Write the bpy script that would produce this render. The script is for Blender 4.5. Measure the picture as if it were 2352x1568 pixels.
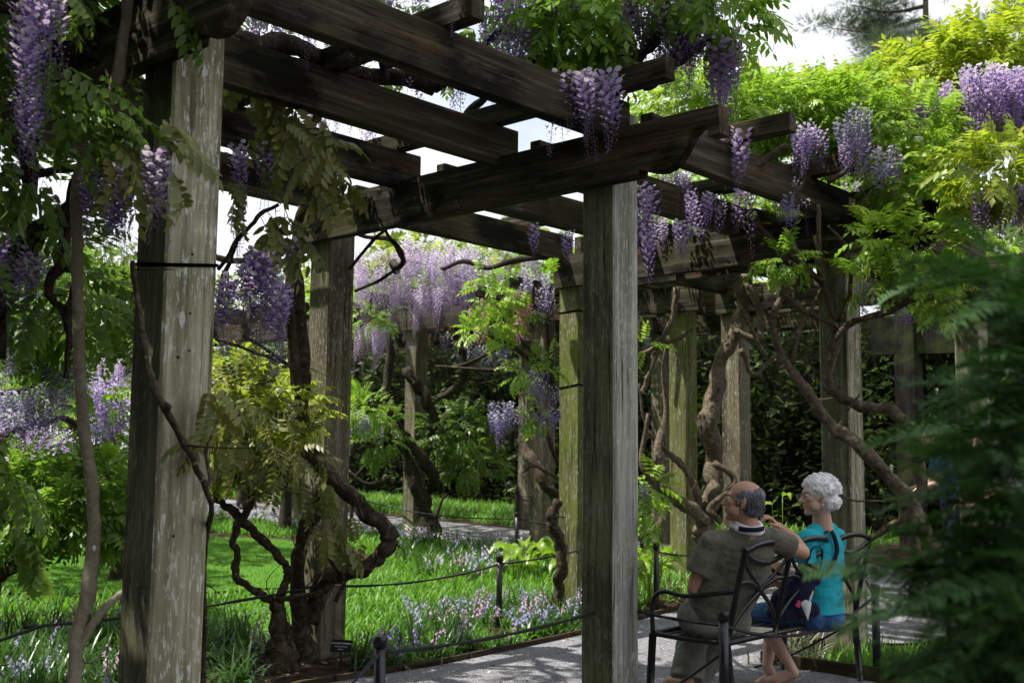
import bpy, bmesh, math, random
import numpy as np
from mathutils import Vector, Matrix

RND = random.Random(11)
NR = np.random.RandomState(11)
SC = bpy.context.scene
COL = SC.collection
for o in list(bpy.data.objects):
    bpy.data.objects.remove(o)

# ------------------------------------------------------------------ camera, sky, sun, exposure
CAM_POS = Vector((-5.1626, -3.951, 1.407))
YAW, PITCH, ROLL = 0.7414, 0.1059, 0.0097
def _basis():
    f = Vector((math.cos(YAW), math.sin(YAW), 0)); r = Vector((math.sin(YAW), -math.cos(YAW), 0)); u = Vector((0, 0, 1))
    f, u = f*math.cos(PITCH)+u*math.sin(PITCH), u*math.cos(PITCH)-f*math.sin(PITCH)
    r, u = r*math.cos(ROLL)+u*math.sin(ROLL), u*math.cos(ROLL)-r*math.sin(ROLL)
    return f, r, u
FW, RT, UPV = _basis()
cam_d = bpy.data.cameras.new('camera'); cam = bpy.data.objects.new('camera', cam_d); COL.objects.link(cam)
mw = Matrix.Identity(4)
for i in range(3):
    mw[i][0], mw[i][1], mw[i][2], mw[i][3] = RT[i], UPV[i], -FW[i], CAM_POS[i]
cam.matrix_world = mw
cam_d.sensor_width = 36; cam_d.lens = 39.22; cam_d.clip_start = 0.05; cam_d.clip_end = 1000
cam_d.dof.use_dof = True; cam_d.dof.focus_distance = 6.5; cam_d.dof.aperture_fstop = 3.5
SC.camera = cam

SUN_DIR = Vector((-.35, .31, .883)).normalized()          # towards the sun
w = bpy.data.worlds.new('World'); SC.world = w; w.use_nodes = True
nt = w.node_tree; nt.nodes.clear()
out = nt.nodes.new('ShaderNodeOutputWorld'); bg = nt.nodes.new('ShaderNodeBackground'); bg.inputs[1].default_value = 0.1
sky = nt.nodes.new('ShaderNodeTexSky'); sky.sky_type = 'NISHITA'; sky.sun_disc = False
sky.sun_elevation = math.asin(SUN_DIR.z); sky.sun_rotation = math.atan2(SUN_DIR.x, SUN_DIR.y)
tc = nt.nodes.new('ShaderNodeTexCoord'); nz = nt.nodes.new('ShaderNodeTexNoise'); nz.inputs['Scale'].default_value = 2.2; nz.inputs['Detail'].default_value = 7
rp = nt.nodes.new('ShaderNodeValToRGB'); rp.color_ramp.elements[0].position = .28; rp.color_ramp.elements[1].position = .42
mx = nt.nodes.new('ShaderNodeMix'); mx.data_type = 'RGBA'; mx.inputs[7].default_value = (6.8, 7.0, 7.4, 1)
nt.links.new(tc.outputs['Generated'], nz.inputs['Vector']); nt.links.new(nz.outputs['Fac'], rp.inputs[0])
nt.links.new(rp.outputs[0], mx.inputs[0]); nt.links.new(sky.outputs[0], mx.inputs[6])
nt.links.new(mx.outputs[2], bg.inputs[0]); nt.links.new(bg.outputs[0], out.inputs[0])

sun_d = bpy.data.lights.new('sun', 'SUN'); sun_d.energy = 5.0; sun_d.angle = math.radians(.5); sun_d.color = (1, .95, .86)
sun = bpy.data.objects.new('sun', sun_d); COL.objects.link(sun)
sun.rotation_euler = SUN_DIR.to_track_quat('Z', 'Y').to_euler(); sun.location = (0, 0, 30)

SC.view_settings.view_transform = 'Standard'; SC.view_settings.look = 'None'
SC.view_settings.exposure = 0.8; SC.view_settings.gamma = 1.0; SC.view_settings.use_curve_mapping = False
SC.render.engine = 'CYCLES'
SC.cycles.max_bounces = 7; SC.cycles.diffuse_bounces = 3; SC.cycles.transmission_bounces = 5; SC.cycles.transparent_max_bounces = 6
SC.cycles.use_denoising = True
SC.cycles.sample_clamp_indirect = 8

# ------------------------------------------------------------------ helpers
def W(px, py, d):
    """a point seen at picture position (2352 x 1568 units) and distance d along the view axis"""
    return CAM_POS + d*(FW + RT*((px-1176)/2562.2) - UPV*((py-784)/2562.2))
def gz(x, y):
    D = (x+y)*.7071
    t = np.clip(D-2.5, 0, 26)
    return .035*t*np.clip((D-1.5)/3, 0, 1)

def link(o, parent=None):
    COL.objects.link(o)
    if parent is not None: o.parent = parent
    return o
def tag(o, label=None, cat=None, group=None, kind=None):
    if label: o['label'] = label
    if cat: o['category'] = cat
    if group: o['group'] = group
    if kind: o['kind'] = kind
    return o
def empty(name, loc=(0, 0, 0), label=None, cat=None, group=None):
    o = bpy.data.objects.new(name, None); o.location = loc; o.empty_display_size = .1
    return tag(link(o), label, cat, group)
def mesh_np(name, V, F, mats, mi=None, smooth=False, tint=None):
    V = np.asarray(V, np.float32); me = bpy.data.meshes.new(name)
    Fs = F if isinstance(F, (list, tuple)) else [F]
    Fs = [np.asarray(f, np.int32) for f in Fs if len(f)]
    nl = sum(f.size for f in Fs); nf = sum(len(f) for f in Fs)
    me.vertices.add(len(V)); me.vertices.foreach_set('co', V.ravel())
    me.loops.add(nl); me.polygons.add(nf)
    me.loops.foreach_set('vertex_index', np.concatenate([f.ravel() for f in Fs]))
    st = np.cumsum(np.concatenate([[0]]+[np.full(len(f), f.shape[1]) for f in Fs]))[:-1]
    me.polygons.foreach_set('loop_start', st.astype(np.int32))
    if mi is not None: me.polygons.foreach_set('material_index', np.asarray(mi, np.int32))
    if smooth: me.polygons.foreach_set('use_smooth', np.ones(nf, bool))
    for m in (mats if isinstance(mats, (list, tuple)) else [mats]): me.materials.append(m)
    if tint is not None:
        a = me.attributes.new('tint', 'FLOAT', 'POINT'); a.data.foreach_set('value', np.asarray(tint, np.float32))
    me.update(calc_edges=True)
    return me
def obj_np(name, V, F, mats, parent=None, **k):
    return link(bpy.data.objects.new(name, mesh_np(name, V, F, mats, **k)), parent)
def obj_bm(name, bm, mat, parent=None, smooth=False, bevel=0):
    if bevel: bmesh.ops.bevel(bm, geom=[e for e in bm.edges], offset=bevel, segments=2, affect='EDGES', profile=.6)
    bmesh.ops.recalc_face_normals(bm, faces=bm.faces)
    me = bpy.data.meshes.new(name); bm.to_mesh(me); bm.free()
    for m in (mat if isinstance(mat, (list, tuple)) else [mat]): me.materials.append(m)
    if smooth:
        for p in me.polygons: p.use_smooth = True
    return link(bpy.data.objects.new(name, me), parent)
def box_bm(bm, lo, hi):
    vs = [bm.verts.new((x, y, z)) for x in (lo[0], hi[0]) for y in (lo[1], hi[1]) for z in (lo[2], hi[2])]
    for f in ((0, 1, 3, 2), (4, 6, 7, 5), (0, 4, 5, 1), (2, 3, 7, 6), (0, 2, 6, 4), (1, 5, 7, 3)):
        bm.faces.new([vs[i] for i in f])
def catmull(P, n=6):
    P = np.asarray(P, float); Q = np.vstack([2*P[0]-P[1], P, 2*P[-1]-P[-2]]); out = []
    t = np.linspace(0, 1, n, endpoint=False)[:, None]
    for i in range(1, len(Q)-2):
        a, b, c, d = Q[i-1], Q[i], Q[i+1], Q[i+2]
        out.append(.5*((2*b)+(-a+c)*t+(2*a-5*b+4*c-d)*t**2+(-a+3*b-3*c+d)*t**3))
    return np.vstack(out+[P[-1:]])
def tube(P, r, sides=8, knot=0.0, seed=0):
    """rings round a polyline; r per point; knot roughens the girth"""
    P = np.asarray(P, float); n = len(P); r = np.broadcast_to(np.asarray(r, float), (n,)).copy()
    T = np.gradient(P, axis=0); T /= np.linalg.norm(T, axis=1)[:, None]+1e-9
    a = np.array([0, 0, 1.]) if abs(T[0][2]) < .9 else np.array([1., 0, 0])
    N = np.cross(T[0], a); N /= np.linalg.norm(N); Ns = [N]
    for i in range(1, n):
        N = Ns[-1]-T[i]*np.dot(Ns[-1], T[i]); N /= np.linalg.norm(N)+1e-9; Ns.append(N)
    N = np.array(Ns); B = np.cross(T, N); th = np.linspace(0, 2*np.pi, sides, endpoint=False)
    rs = np.random.RandomState(seed)
    rr = r[:, None]*np.ones(sides)[None]
    if knot:
        tw = np.linspace(0, n*.12, n)[:, None]
        rr = rr*(1+knot*(.9*np.sin(3*(th[None]+tw))+.6*np.sin(5*(th[None]+1.3*tw)+1)+rs.normal(0, .40, rr.shape)+.7*np.sin(np.linspace(0, n*.9, n)+seed)[:, None]))
    V = (P[:, None]+rr[..., None]*(np.cos(th)[None, :, None]*N[:, None]+np.sin(th)[None, :, None]*B[:, None])).reshape(-1, 3)
    i, j = np.meshgrid(np.arange(n-1), np.arange(sides), indexing='ij'); k = (j+1) % sides
    F = np.stack([i*sides+j, i*sides+k, (i+1)*sides+k, (i+1)*sides+j], -1).reshape(-1, 4)
    V = np.vstack([V, P[:1], P[-1:]]); c0, c1 = len(V)-2, len(V)-1; jj = np.arange(sides); kk = (jj+1) % sides
    F2 = np.vstack([np.stack([np.full(sides, c0), kk, jj], -1), np.stack([np.full(sides, c1), (n-1)*sides+jj, (n-1)*sides+kk], -1)])
    return V, F, F2
def merge(parts):
    V, Q, T, off = [], [], [], 0
    for v, q, t in parts:
        V.append(v); Q.append(np.asarray(q, np.int32).reshape(-1, 4)+off); T.append(np.asarray(t, np.int32).reshape(-1, 3)+off); off += len(v)
    return np.vstack(V), [np.vstack(Q), np.vstack(T)]
def vine_pts(pts, n=6, wob=0.0, seed=0):
    """pts: (px, py, depth, radius) -> world polyline and radii, rounded"""
    A = np.array([list(W(p[0], p[1], p[2]))+[p[3]] for p in pts]); C = catmull(A, n)
    if wob:
        rs = np.random.RandomState(seed+5); e = rs.normal(0, 1, (len(C), 3))
        e = (e+np.roll(e, 1, 0)+np.roll(e, 2, 0))/3; C[:, :3] += e*wob*C[:, 3:4]
    return C[:, :3], np.maximum(C[:, 3], .0025)
def stems(name, lists, mat, parent, sides=8, knot=.1, wob=.5, twigs=2.2):
    o = None
    for i, p in enumerate(lists):
        P, r = vine_pts(p, 6, wob, i*7+len(p)); v, q, t = tube(P, r, sides, knot, i); o = obj_np(name, v, [q, t], mat, parent, smooth=True)
    if twigs:
        parts = []; rs = np.random.RandomState(len(lists)*13+int(abs(lists[0][0][0])))
        for i, p in enumerate(lists):
            P, r = vine_pts(p, 6, wob, i*7+len(p)); L = np.linalg.norm(np.diff(P, axis=0), axis=1).sum()
            for _ in range(int(L*twigs)):
                k = rs.randint(1, len(P)-1); d = P[k]-P[k-1]; d = d/(np.linalg.norm(d)+1e-9); e = rs.normal(0, 1, 3); e -= d*np.dot(e, d)*.7; e /= np.linalg.norm(e); ln = rs.uniform(.08, .38)
                a = P[k]; b1 = a+e*ln*.5+d*ln*.2; c = b1+(e*.4+d*.3+rs.normal(0, .35, 3)+[0, 0, .15])*ln*.6; C = catmull([a, b1, c], 3); parts.append(tube(C, np.linspace(min(.006, r[k]*.35), .0012, len(C)), 4))
        if parts: V, F = merge(parts); o2 = obj_np('twigs', V, F, mat, parent, smooth=True); o2['kind'] = 'stuff'
    return o

# ------------------------------------------------------------------ materials
def mat_new(name):
    m = bpy.data.materials.new(name); m.use_nodes = True; n = m.node_tree; n.nodes.clear()
    o = n.nodes.new('ShaderNodeOutputMaterial'); b = n.nodes.new('ShaderNodeBsdfPrincipled'); n.links.new(b.outputs[0], o.inputs[0])
    return m, n, b, o
def rgb(c): return (c[0], c[1], c[2], 1)
def ramp(n, stops, src=None):
    r = n.nodes.new('ShaderNodeValToRGB'); e = r.color_ramp.elements
    while len(e) < len(stops): e.new(.5)
    for el, (p, c) in zip(e, stops): el.position = p; el.color = rgb(c) if not isinstance(c, (int, float)) else (c, c, c, 1)
    if src is not None: n.links.new(src, r.inputs[0])
    return r
def noise(n, vec, scale, detail=4, rough=.55, dist=0):
    t = n.nodes.new('ShaderNodeTexNoise'); t.inputs['Scale'].default_value = scale; t.inputs['Detail'].default_value = detail
    t.inputs['Roughness'].default_value = rough; t.inputs['Distortion'].default_value = dist; n.links.new(vec, t.inputs['Vector']); return t
def mapping(n, vec, scale, loc=None):
    m = n.nodes.new('ShaderNodeMapping'); m.inputs['Scale'].default_value = scale; n.links.new(vec, m.inputs['Vector'])
    if loc is not None: n.links.new(loc, m.inputs['Location'])
    return m.outputs[0]
def mixc(n, fac, a, b, mode='MIX'):
    m = n.nodes.new('ShaderNodeMix'); m.data_type = 'RGBA'; m.blend_type = mode
    for s, i in ((fac, 0), (a, 6), (b, 7)):
        if hasattr(s, 'is_linked'): n.links.new(s, m.inputs[i])
        elif isinstance(s, (int, float)): m.inputs[i].default_value = s
        else: m.inputs[i].default_value = rgb(s)
    return m.outputs[2]
def bump(n, b, h, strength=.5, dist=.01):
    k = n.nodes.new('ShaderNodeBump'); k.inputs['Strength'].default_value = strength; k.inputs['Distance'].default_value = dist
    n.links.new(h, k.inputs['Height']); n.links.new(k.outputs[0], b.inputs['Normal'])
def objvec(n):
    tc = n.nodes.new('ShaderNodeTexCoord'); oi = n.nodes.new('ShaderNodeObjectInfo')
    mu = n.nodes.new('ShaderNodeMath'); mu.operation = 'MULTIPLY'; mu.inputs[1].default_value = 43.0; n.links.new(oi.outputs['Random'], mu.inputs[0])
    ad = n.nodes.new('ShaderNodeVectorMath'); ad.operation = 'ADD'; n.links.new(tc.outputs['Object'], ad.inputs[0])
    cb = n.nodes.new('ShaderNodeCombineXYZ')
    for i in range(3): n.links.new(mu.outputs[0], cb.inputs[i])
    n.links.new(cb.outputs[0], ad.inputs[1]); return ad.outputs[0]
def wood(name, axis, dark, mid, light, moss=(.07, .085, .02), mossa=.5, lichen=.0, rust=.0, stain=.35, fleck=1):
    m, n, b, _ = mat_new(name); v = objvec(n)
    def st(a, l): s = [a]*3; s['xyz'.index(axis)] = l; return tuple(s)
    g1 = noise(n, mapping(n, v, st(38, 1.6)), 1, 7, .65)          # fine grain
    g2 = noise(n, mapping(n, v, st(11, .35)), 1, 4, .6, .6)       # broad streaks along the grain
    p = noise(n, v, 2.3, 5, .6)                                   # patches
    c = ramp(n, [(.25, dark), (.5, mid), (.78, light)], g1.outputs[0]).outputs[0]
    c = mixc(n, ramp(n, [(.38, .75), (.60, 0.0)], g2.outputs[0]).outputs[0], c, dark)
    c = mixc(n, ramp(n, [(.45, 0), (.68, mossa)], p.outputs[0]).outputs[0], c, moss)
    if stain:
        p2 = noise(n, mapping(n, v, st(3.1, 1.3)), 1, 6, .65)
        c = mixc(n, ramp(n, [(.50, 0), (.60, stain)], p2.outputs[0]).outputs[0], c, tuple(x*.22 for x in dark))
    if rust:
        p3 = noise(n, mapping(n, v, st(3.7, 1.1)), 1, 6, .7)
        c = mixc(n, ramp(n, [(.56, 0), (.64, rust)], p3.outputs[0]).outputs[0], c, (.10, .035, .012))
    if lichen:
        if fleck:
            l1 = noise(n, mapping(n, v, st(75, 15)), 1, 4, .7); l3 = noise(n, v, 3.5, 3)
            lf = mixc(n, 1.0, ramp(n, [(.555, 0), (.60, lichen)], l1.outputs[0]).outputs[0], ramp(n, [(.36, .25), (.55, 1)], l3.outputs[0]).outputs[0], 'MULTIPLY')
            c = mixc(n, lf, c, (.58, .60, .55))
        l2 = noise(n, mapping(n, v, st(5.5, 2.2)), 1, 6, .6)
        c = mixc(n, ramp(n, [(.66, 0), (.69, lichen*.8)], l2.outputs[0]).outputs[0], c, (.38, .42, .38))
    b.inputs['Roughness'].default_value = .85; b.inputs['Specular IOR Level'].default_value = .12
    ck = noise(n, mapping(n, v, st(13, .3)), 1, 4, .55, .3)
    ckr = ramp(n, [(.475, 1), (.5, 0), (.525, 1)], ck.outputs[0])
    cg = noise(n, v, 2.1, 3); ckm = mixc(n, ramp(n, [(.46, 0), (.6, 1)], cg.outputs[0]).outputs[0], (1, 1, 1), ckr.outputs[0])
    ad = n.nodes.new('ShaderNodeMath'); ad.operation = 'MULTIPLY_ADD'; ad.inputs[1].default_value = .35
    n.links.new(mixc(n, ramp(n, [(0, .85), (.9, 0)], ckm).outputs[0], c, tuple(x*.15 for x in dark)), b.inputs['Base Color']); n.links.new(ckm, ad.inputs[0]); n.links.new(g1.outputs[0], ad.inputs[2]); bump(n, b, ad.outputs[0], .8, .006)
    return m
M = {}
for ax in 'xyz':
    M['post_'+ax] = wood('weathered post wood '+ax, ax, (.11, .103, .062), (.37, .35, .24), (.54, .515, .39), lichen=.8, mossa=.5, stain=.3)
    M['beam_'+ax] = wood('old beam wood '+ax, ax, (.014, .0125, .009), (.064, .056, .038), (.20, .178, .125), moss=(.05, .055, .012), mossa=.45, lichen=.22, rust=.5, stain=.9, fleck=0)
M['post_shade_algae'] = wood('algae green post face darkened as shade', 'z', (.055, .056, .032), (.165, .168, .10), (.27, .27, .185), moss=(.08, .10, .028), mossa=.7, lichen=.2, stain=.5)  # algae green wood, darkened further so the colour carries the face's shade
M['post_dark'] = wood('dark brown post wood', 'z', (.05, .042, .028), (.17, .145, .10), (.27, .24, .18), lichen=.35, mossa=.6, stain=.5)  # darker brown wood of the left row and far posts
M['post_grey'] = wood('silvered post wood', 'z', (.13, .128, .105), (.36, .36, .31), (.56, .56, .52), lichen=.55, mossa=.3, stain=.15)
M['post_moss'] = wood('mossy post wood', 'z', (.05, .05, .02), (.15, .15, .06), (.24, .24, .13), moss=(.10, .13, .015), mossa=.9, lichen=.3, stain=.3)

def bark(name, a, b_, c, scale=14, knot=1.0):
    m, n, b, _ = mat_new(name); v = objvec(n)
    x = noise(n, v, scale, 8, .7, 1.2); y = noise(n, v, scale*.25, 4); z = noise(n, v, scale*3.2, 3)
    col = ramp(n, [(.3, a), (.52, b_), (.72, c)], x.outputs[0]).outputs[0]
    col = mixc(n, ramp(n, [(.5, 0), (.7, .6)], y.outputs[0]).outputs[0], col, a)
    col = mixc(n, ramp(n, [(.66, 0), (.7, .5)], z.outputs[0]).outputs[0], col, (.35, .35, .28))
    n.links.new(col, b.inputs['Base Color']); b.inputs['Roughness'].default_value = .9; b.inputs['Specular IOR Level'].default_value = .12; bump(n, b, x.outputs[0], 1.0, .012*knot); return m
M['bark'] = bark('wisteria bark', (.012, .009, .006), (.055, .042, .028), (.16, .13, .09))
M['bark_tan'] = bark('pale tan vine bark', (.03, .024, .017), (.12, .097, .068), (.27, .23, .165), 18)
M['bark_dark'] = bark('dark vine bark', (.012, .010, .008), (.04, .032, .024), (.09, .075, .055))
M['bark_pale'] = bark('smooth young bark', (.13, .112, .075), (.25, .22, .155), (.34, .31, .235), 22, .25)
M['bark_tree'] = bark('tree bark', (.03, .024, .018), (.09, .075, .055), (.16, .135, .10), 5)

def leafmat(name, stops, trans=.45, rough=.42, tw=1.35, coord_var=True):
    m, n, b, o = mat_new(name)
    at = n.nodes.new('ShaderNodeAttribute'); at.attribute_name = 'tint'
    oi = n.nodes.new('ShaderNodeObjectInfo')
    ad = n.nodes.new('ShaderNodeMath'); ad.operation = 'MULTIPLY_ADD'; ad.inputs[1].default_value = .30
    n.links.new(oi.outputs['Random'], ad.inputs[0]); n.links.new(at.outputs['Fac'], ad.inputs[2])
    sb = n.nodes.new('ShaderNodeMath'); sb.operation = 'SUBTRACT'; sb.inputs[1].default_value = .15; n.links.new(ad.outputs[0], sb.inputs[0])
    c = ramp(n, stops, sb.outputs[0]).outputs[0]
    n.links.new(c, b.inputs['Base Color']); b.inputs['Roughness'].default_value = rough
    tr = n.nodes.new('ShaderNodeBsdfTranslucent'); ms = n.nodes.new('ShaderNodeMixShader'); ms.inputs[0].default_value = trans
    tcx = mixc(n, 1.0, c, (tw, tw*1.03, tw*.65), 'MULTIPLY')
    n.links.new(tcx, tr.inputs[0]); n.links.new(b.outputs[0], ms.inputs[1]); n.links.new(tr.outputs[0], ms.inputs[2]); n.links.new(ms.outputs[0], o.inputs[0])
    return m
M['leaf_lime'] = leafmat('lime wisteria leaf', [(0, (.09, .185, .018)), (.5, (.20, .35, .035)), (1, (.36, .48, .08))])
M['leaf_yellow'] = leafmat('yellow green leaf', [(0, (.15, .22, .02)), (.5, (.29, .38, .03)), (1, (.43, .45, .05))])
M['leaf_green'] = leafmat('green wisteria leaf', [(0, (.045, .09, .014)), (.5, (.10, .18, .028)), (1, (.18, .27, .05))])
M['leaf_olive'] = leafmat('olive bronze leaf', [(0, (.07, .095, .022)), (.45, (.155, .175, .042)), (.75, (.22, .21, .068)), (1, (.25, .17, .075))], trans=.35)
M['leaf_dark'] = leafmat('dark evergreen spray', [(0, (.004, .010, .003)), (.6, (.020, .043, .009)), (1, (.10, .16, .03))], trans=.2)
M['leaf_yew'] = leafmat('dark conifer needle', [(0, (.018, .055, .014)), (.5, (.042, .115, .028)), (1, (.10, .22, .055))], trans=.25, rough=.8)
M['leaf_tree'] = leafmat('tree leaf', [(0, (.04, .085, .02)), (.5, (.09, .15, .03)), (1, (.20, .24, .04))])
M['leaf_pine'] = leafmat('pine needle', [(0, (.03, .055, .035)), (.5, (.06, .10, .06)), (1, (.12, .15, .07))], trans=.2)
M['grass'] = leafmat('grass blade', [(0, (.05, .14, .012)), (.5, (.11, .27, .022)), (1, (.21, .40, .045))], trans=.4, rough=.52)
M['grass_deep'] = leafmat('strap leaf', [(0, (.022, .06, .012)), (.5, (.055, .13, .025)), (1, (.13, .23, .06))], trans=.35, rough=.3)
M['hosta'] = leafmat('hosta leaf', [(0, (.10, .20, .02)), (.5, (.20, .33, .035)), (1, (.32, .42, .06))], trans=.4, rough=.3)
M['stalk'] = leafmat('flower stalk', [(0, (.07, .10, .03)), (1, (.13, .16, .06))], trans=.2)
M['petal'] = leafmat('violet banner petal', [(0, (.28, .18, .55)), (.5, (.48, .36, .77)), (1, (.70, .64, .90))], trans=.4, rough=.6, tw=1.1)
M['keel'] = leafmat('deep violet keel', [(0, (.12, .045, .33)), (.6, (.25, .12, .53)), (1, (.40, .26, .68))], trans=.35, rough=.6, tw=1.1)
M['petal_pale'] = leafmat('pale lilac petal', [(0, (.38, .28, .70)), (.5, (.59, .50, .87)), (1, (.83, .80, .96))], trans=.4, rough=.6, tw=1.1)
M['keel_pale'] = leafmat('lilac keel', [(0, (.32, .15, .54)), (.6, (.50, .31, .70)), (1, (.66, .5, .8))], trans=.35, rough=.6, tw=1.1)
M['petal_blue'] = leafmat('blue violet petal', [(0, (.22, .2, .5)), (.5, (.4, .38, .68)), (1, (.68, .67, .86))], trans=.4, rough=.6, tw=1.1)
M['petal_pink'] = leafmat('pink petal', [(0, (.55, .2, .35)), (.5, (.7, .38, .52)), (1, (.82, .6, .68))], trans=.4, rough=.6, tw=1.1)
M['bell_pink'] = leafmat('pink lilac bell', [(0, (.45, .26, .50)), (.5, (.62, .42, .66)), (1, (.80, .66, .80))], trans=.4, rough=.6, tw=1.1)
M['bell_white'] = leafmat('white bell', [(0, (.6, .62, .55)), (1, (.85, .85, .8))], trans=.3, rough=.6, tw=1.0)

def ground_mat(name, cols, scale, bstr=.7, fine=60, gravel=False):
    m, n, b, _ = mat_new(name); tcn = n.nodes.new('ShaderNodeTexCoord'); v = tcn.outputs['Object']
    a = noise(n, v, scale, 6, .65); f = noise(n, v, fine, 3, .6)
    c = ramp(n, [(.3, cols[0]), (.5, cols[1]), (.72, cols[2])], a.outputs[0]).outputs[0]
    h = f.outputs[0]
    if gravel:
        vo = n.nodes.new('ShaderNodeTexVoronoi'); vo.inputs['Scale'].default_value = 95; n.links.new(v, vo.inputs['Vector'])
        vc = ramp(n, [(.1, (.09, .09, .105)), (.5, (.22, .22, .245)), (.9, (.42, .41, .41))], vo.outputs['Color']).outputs[0]
        c = mixc(n, .65, c, vc); h = ramp(n, [(0, 1), (.6, 0)], vo.outputs['Distance']).outputs[0]
        bg_ = noise(n, v, 1.4, 5); c = mixc(n, ramp(n, [(.5, 0), (.75, .35)], bg_.outputs[0]).outputs[0], c, (.13, .12, .11))
    else:
        c = mixc(n, ramp(n, [(.4, .7), (.62, 0)], f.outputs[0]).outputs[0], c, tuple(x*.35 for x in cols[0]))
    n.links.new(c, b.inputs['Base Color']); b.inputs['Roughness'].default_value = .95; b.inputs['Specular IOR Level'].default_value = .15; bump(n, b, h, bstr, .012); return m
M['soil'] = ground_mat('bark mulch', ((.022, .014, .009), (.05, .03, .019), (.10, .062, .04)), 9, 1.0, 45)
M['lawn'] = ground_mat('lawn turf', ((.05, .14, .014), (.085, .21, .02), (.12, .27, .03)), 2.2, .5, 120)
M['gravel'] = ground_mat('grey gravel', ((.15, .15, .17), (.23, .23, .255), (.32, .32, .33)), 6, 1.0, 80, True)

def plain(name, c, rough=.6, metal=0, nscale=0, var=.25, bstr=0, bscale=None, spec=None):
    m, n, b, _ = mat_new(name); b.inputs['Roughness'].default_value = rough; b.inputs['Metallic'].default_value = metal
    if spec is not None: b.inputs['Specular IOR Level'].default_value = spec
    v = objvec(n); t = noise(n, v, nscale or 8, 5, .6)
    col = ramp(n, [(.3, tuple(x*(1-var) for x in c)), (.7, tuple(min(1, x*(1+var)) for x in c))], t.outputs[0]).outputs[0]
    n.links.new(col, b.inputs['Base Color'])
    if bstr: k = noise(n, v, bscale or 200, 3); bump(n, b, k.outputs[0], bstr, .004)
    return m
M['black'] = plain('black painted iron', (.008, .008, .010), .35, 0, 30, .4, .3, 120)
M['rope'] = plain('black braided rope', (.010, .010, .013), .8, 0, 90, .5, .8, 260)
M['bolt'] = plain('rusted bolt', (.02, .014, .010), .7, .3, 40, .5, .5)
M['strap'] = plain('dark green webbing', (.010, .022, .016), .6, 0, 60, .4, .4, 300)
# ------------------------------------------------------------------ ground, lawn, path
g1 = np.concatenate([-150*np.linspace(1, .1, 10)**1.0, np.arange(-14, 34, .5), 34+np.linspace(2, 150, 12)])
g1 = np.unique(np.round(g1, 3)); gx, gy = np.meshgrid(g1, g1, indexing='ij'); n_ = len(g1)
V = np.stack([gx, gy, gz(gx, gy)], -1).reshape(-1, 3)
i, j = np.meshgrid(np.arange(n_-1), np.arange(n_-1), indexing='ij')
F = np.stack([i*n_+j, (i+1)*n_+j, (i+1)*n_+j+1, i*n_+j+1], -1).reshape(-1, 4)
tag(obj_np('ground', V, F, M['soil'], smooth=True), 'dark bark mulch soil under the beds', kind='structure')

EX = [-9, -5, -3, -2, -.9, .2, 1.4, 2.2, 3.2, 5.95]; EY = [-1.5, .2, .85, 1.3, 1.70, 1.64, 1.74, 1.82, 1.92, 2.05]
def y_edge(x): return np.interp(x, EX, EY)
def y_low(x): return np.interp(x, [-9, -6, 1.6, 1.86, 1.95, 3.2, 3.5, 9], [-3.5, -2.2, -.95, -.75, .12, .16, -.3, -.4])
xs = np.arange(-9, 8.06, .2); rows = 13; t = np.linspace(0, 1, rows)
gx = np.repeat(xs[:, None], rows, 1); hi = np.where(xs < 5.95, y_edge(xs), 2.05); gy = y_low(xs)[:, None]*(1-t)+hi[:, None]*t
V1 = np.stack([gx, gy, gz(gx, gy)+.02], -1).reshape(-1, 3)
i, j = np.meshgrid(np.arange(len(xs)-1), np.arange(rows-1), indexing='ij')
F1 = np.stack([i*rows+j, (i+1)*rows+j, (i+1)*rows+j+1, i*rows+j+1], -1).reshape(-1, 4)
ys = np.arange(2.05, 26, .5); gx, gy = np.meshgrid(np.linspace(5.95, 8.05, 6), ys, indexing='ij'); gx = gx+np.clip(gy-13, 0, 99)**2*.012
V2 = np.stack([gx, gy, gz(gx, gy)+.02], -1).reshape(-1, 3); m_ = len(ys)
i, j = np.meshgrid(np.arange(5), np.arange(m_-1), indexing='ij')
F2 = np.stack([i*m_+j, (i+1)*m_+j, (i+1)*m_+j+1, i*m_+j+1], -1).reshape(-1, 4)+len(V1)
tag(obj_np('gravel_path', np.vstack([V1, V2]), np.vstack([F1, F2]), M['gravel'], smooth=True), 'pale grey gravel path under the pergola', kind='structure')

LAWN = [(-14, 14), (-7, 11), (-2.5, 8.3), (-.4, 7.0), (.95, 5.75), (2.2, 5.35), (3.4, 6.2), (4.2, 7.8), (4.4, 9.2), (3.6, 10.6), (2.6, 12.2), (.5, 14.5), (-4, 18), (-12, 22)]
bm = bmesh.new(); bm.faces.new([bm.verts.new((x, y, float(gz(x, y))+.02)) for x, y in LAWN]); bmesh.ops.triangulate(bm, faces=bm.faces[:])
tag(obj_bm('lawn', bm, M['lawn']), 'bright mown lawn beyond the bluebell bed', kind='structure')

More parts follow.
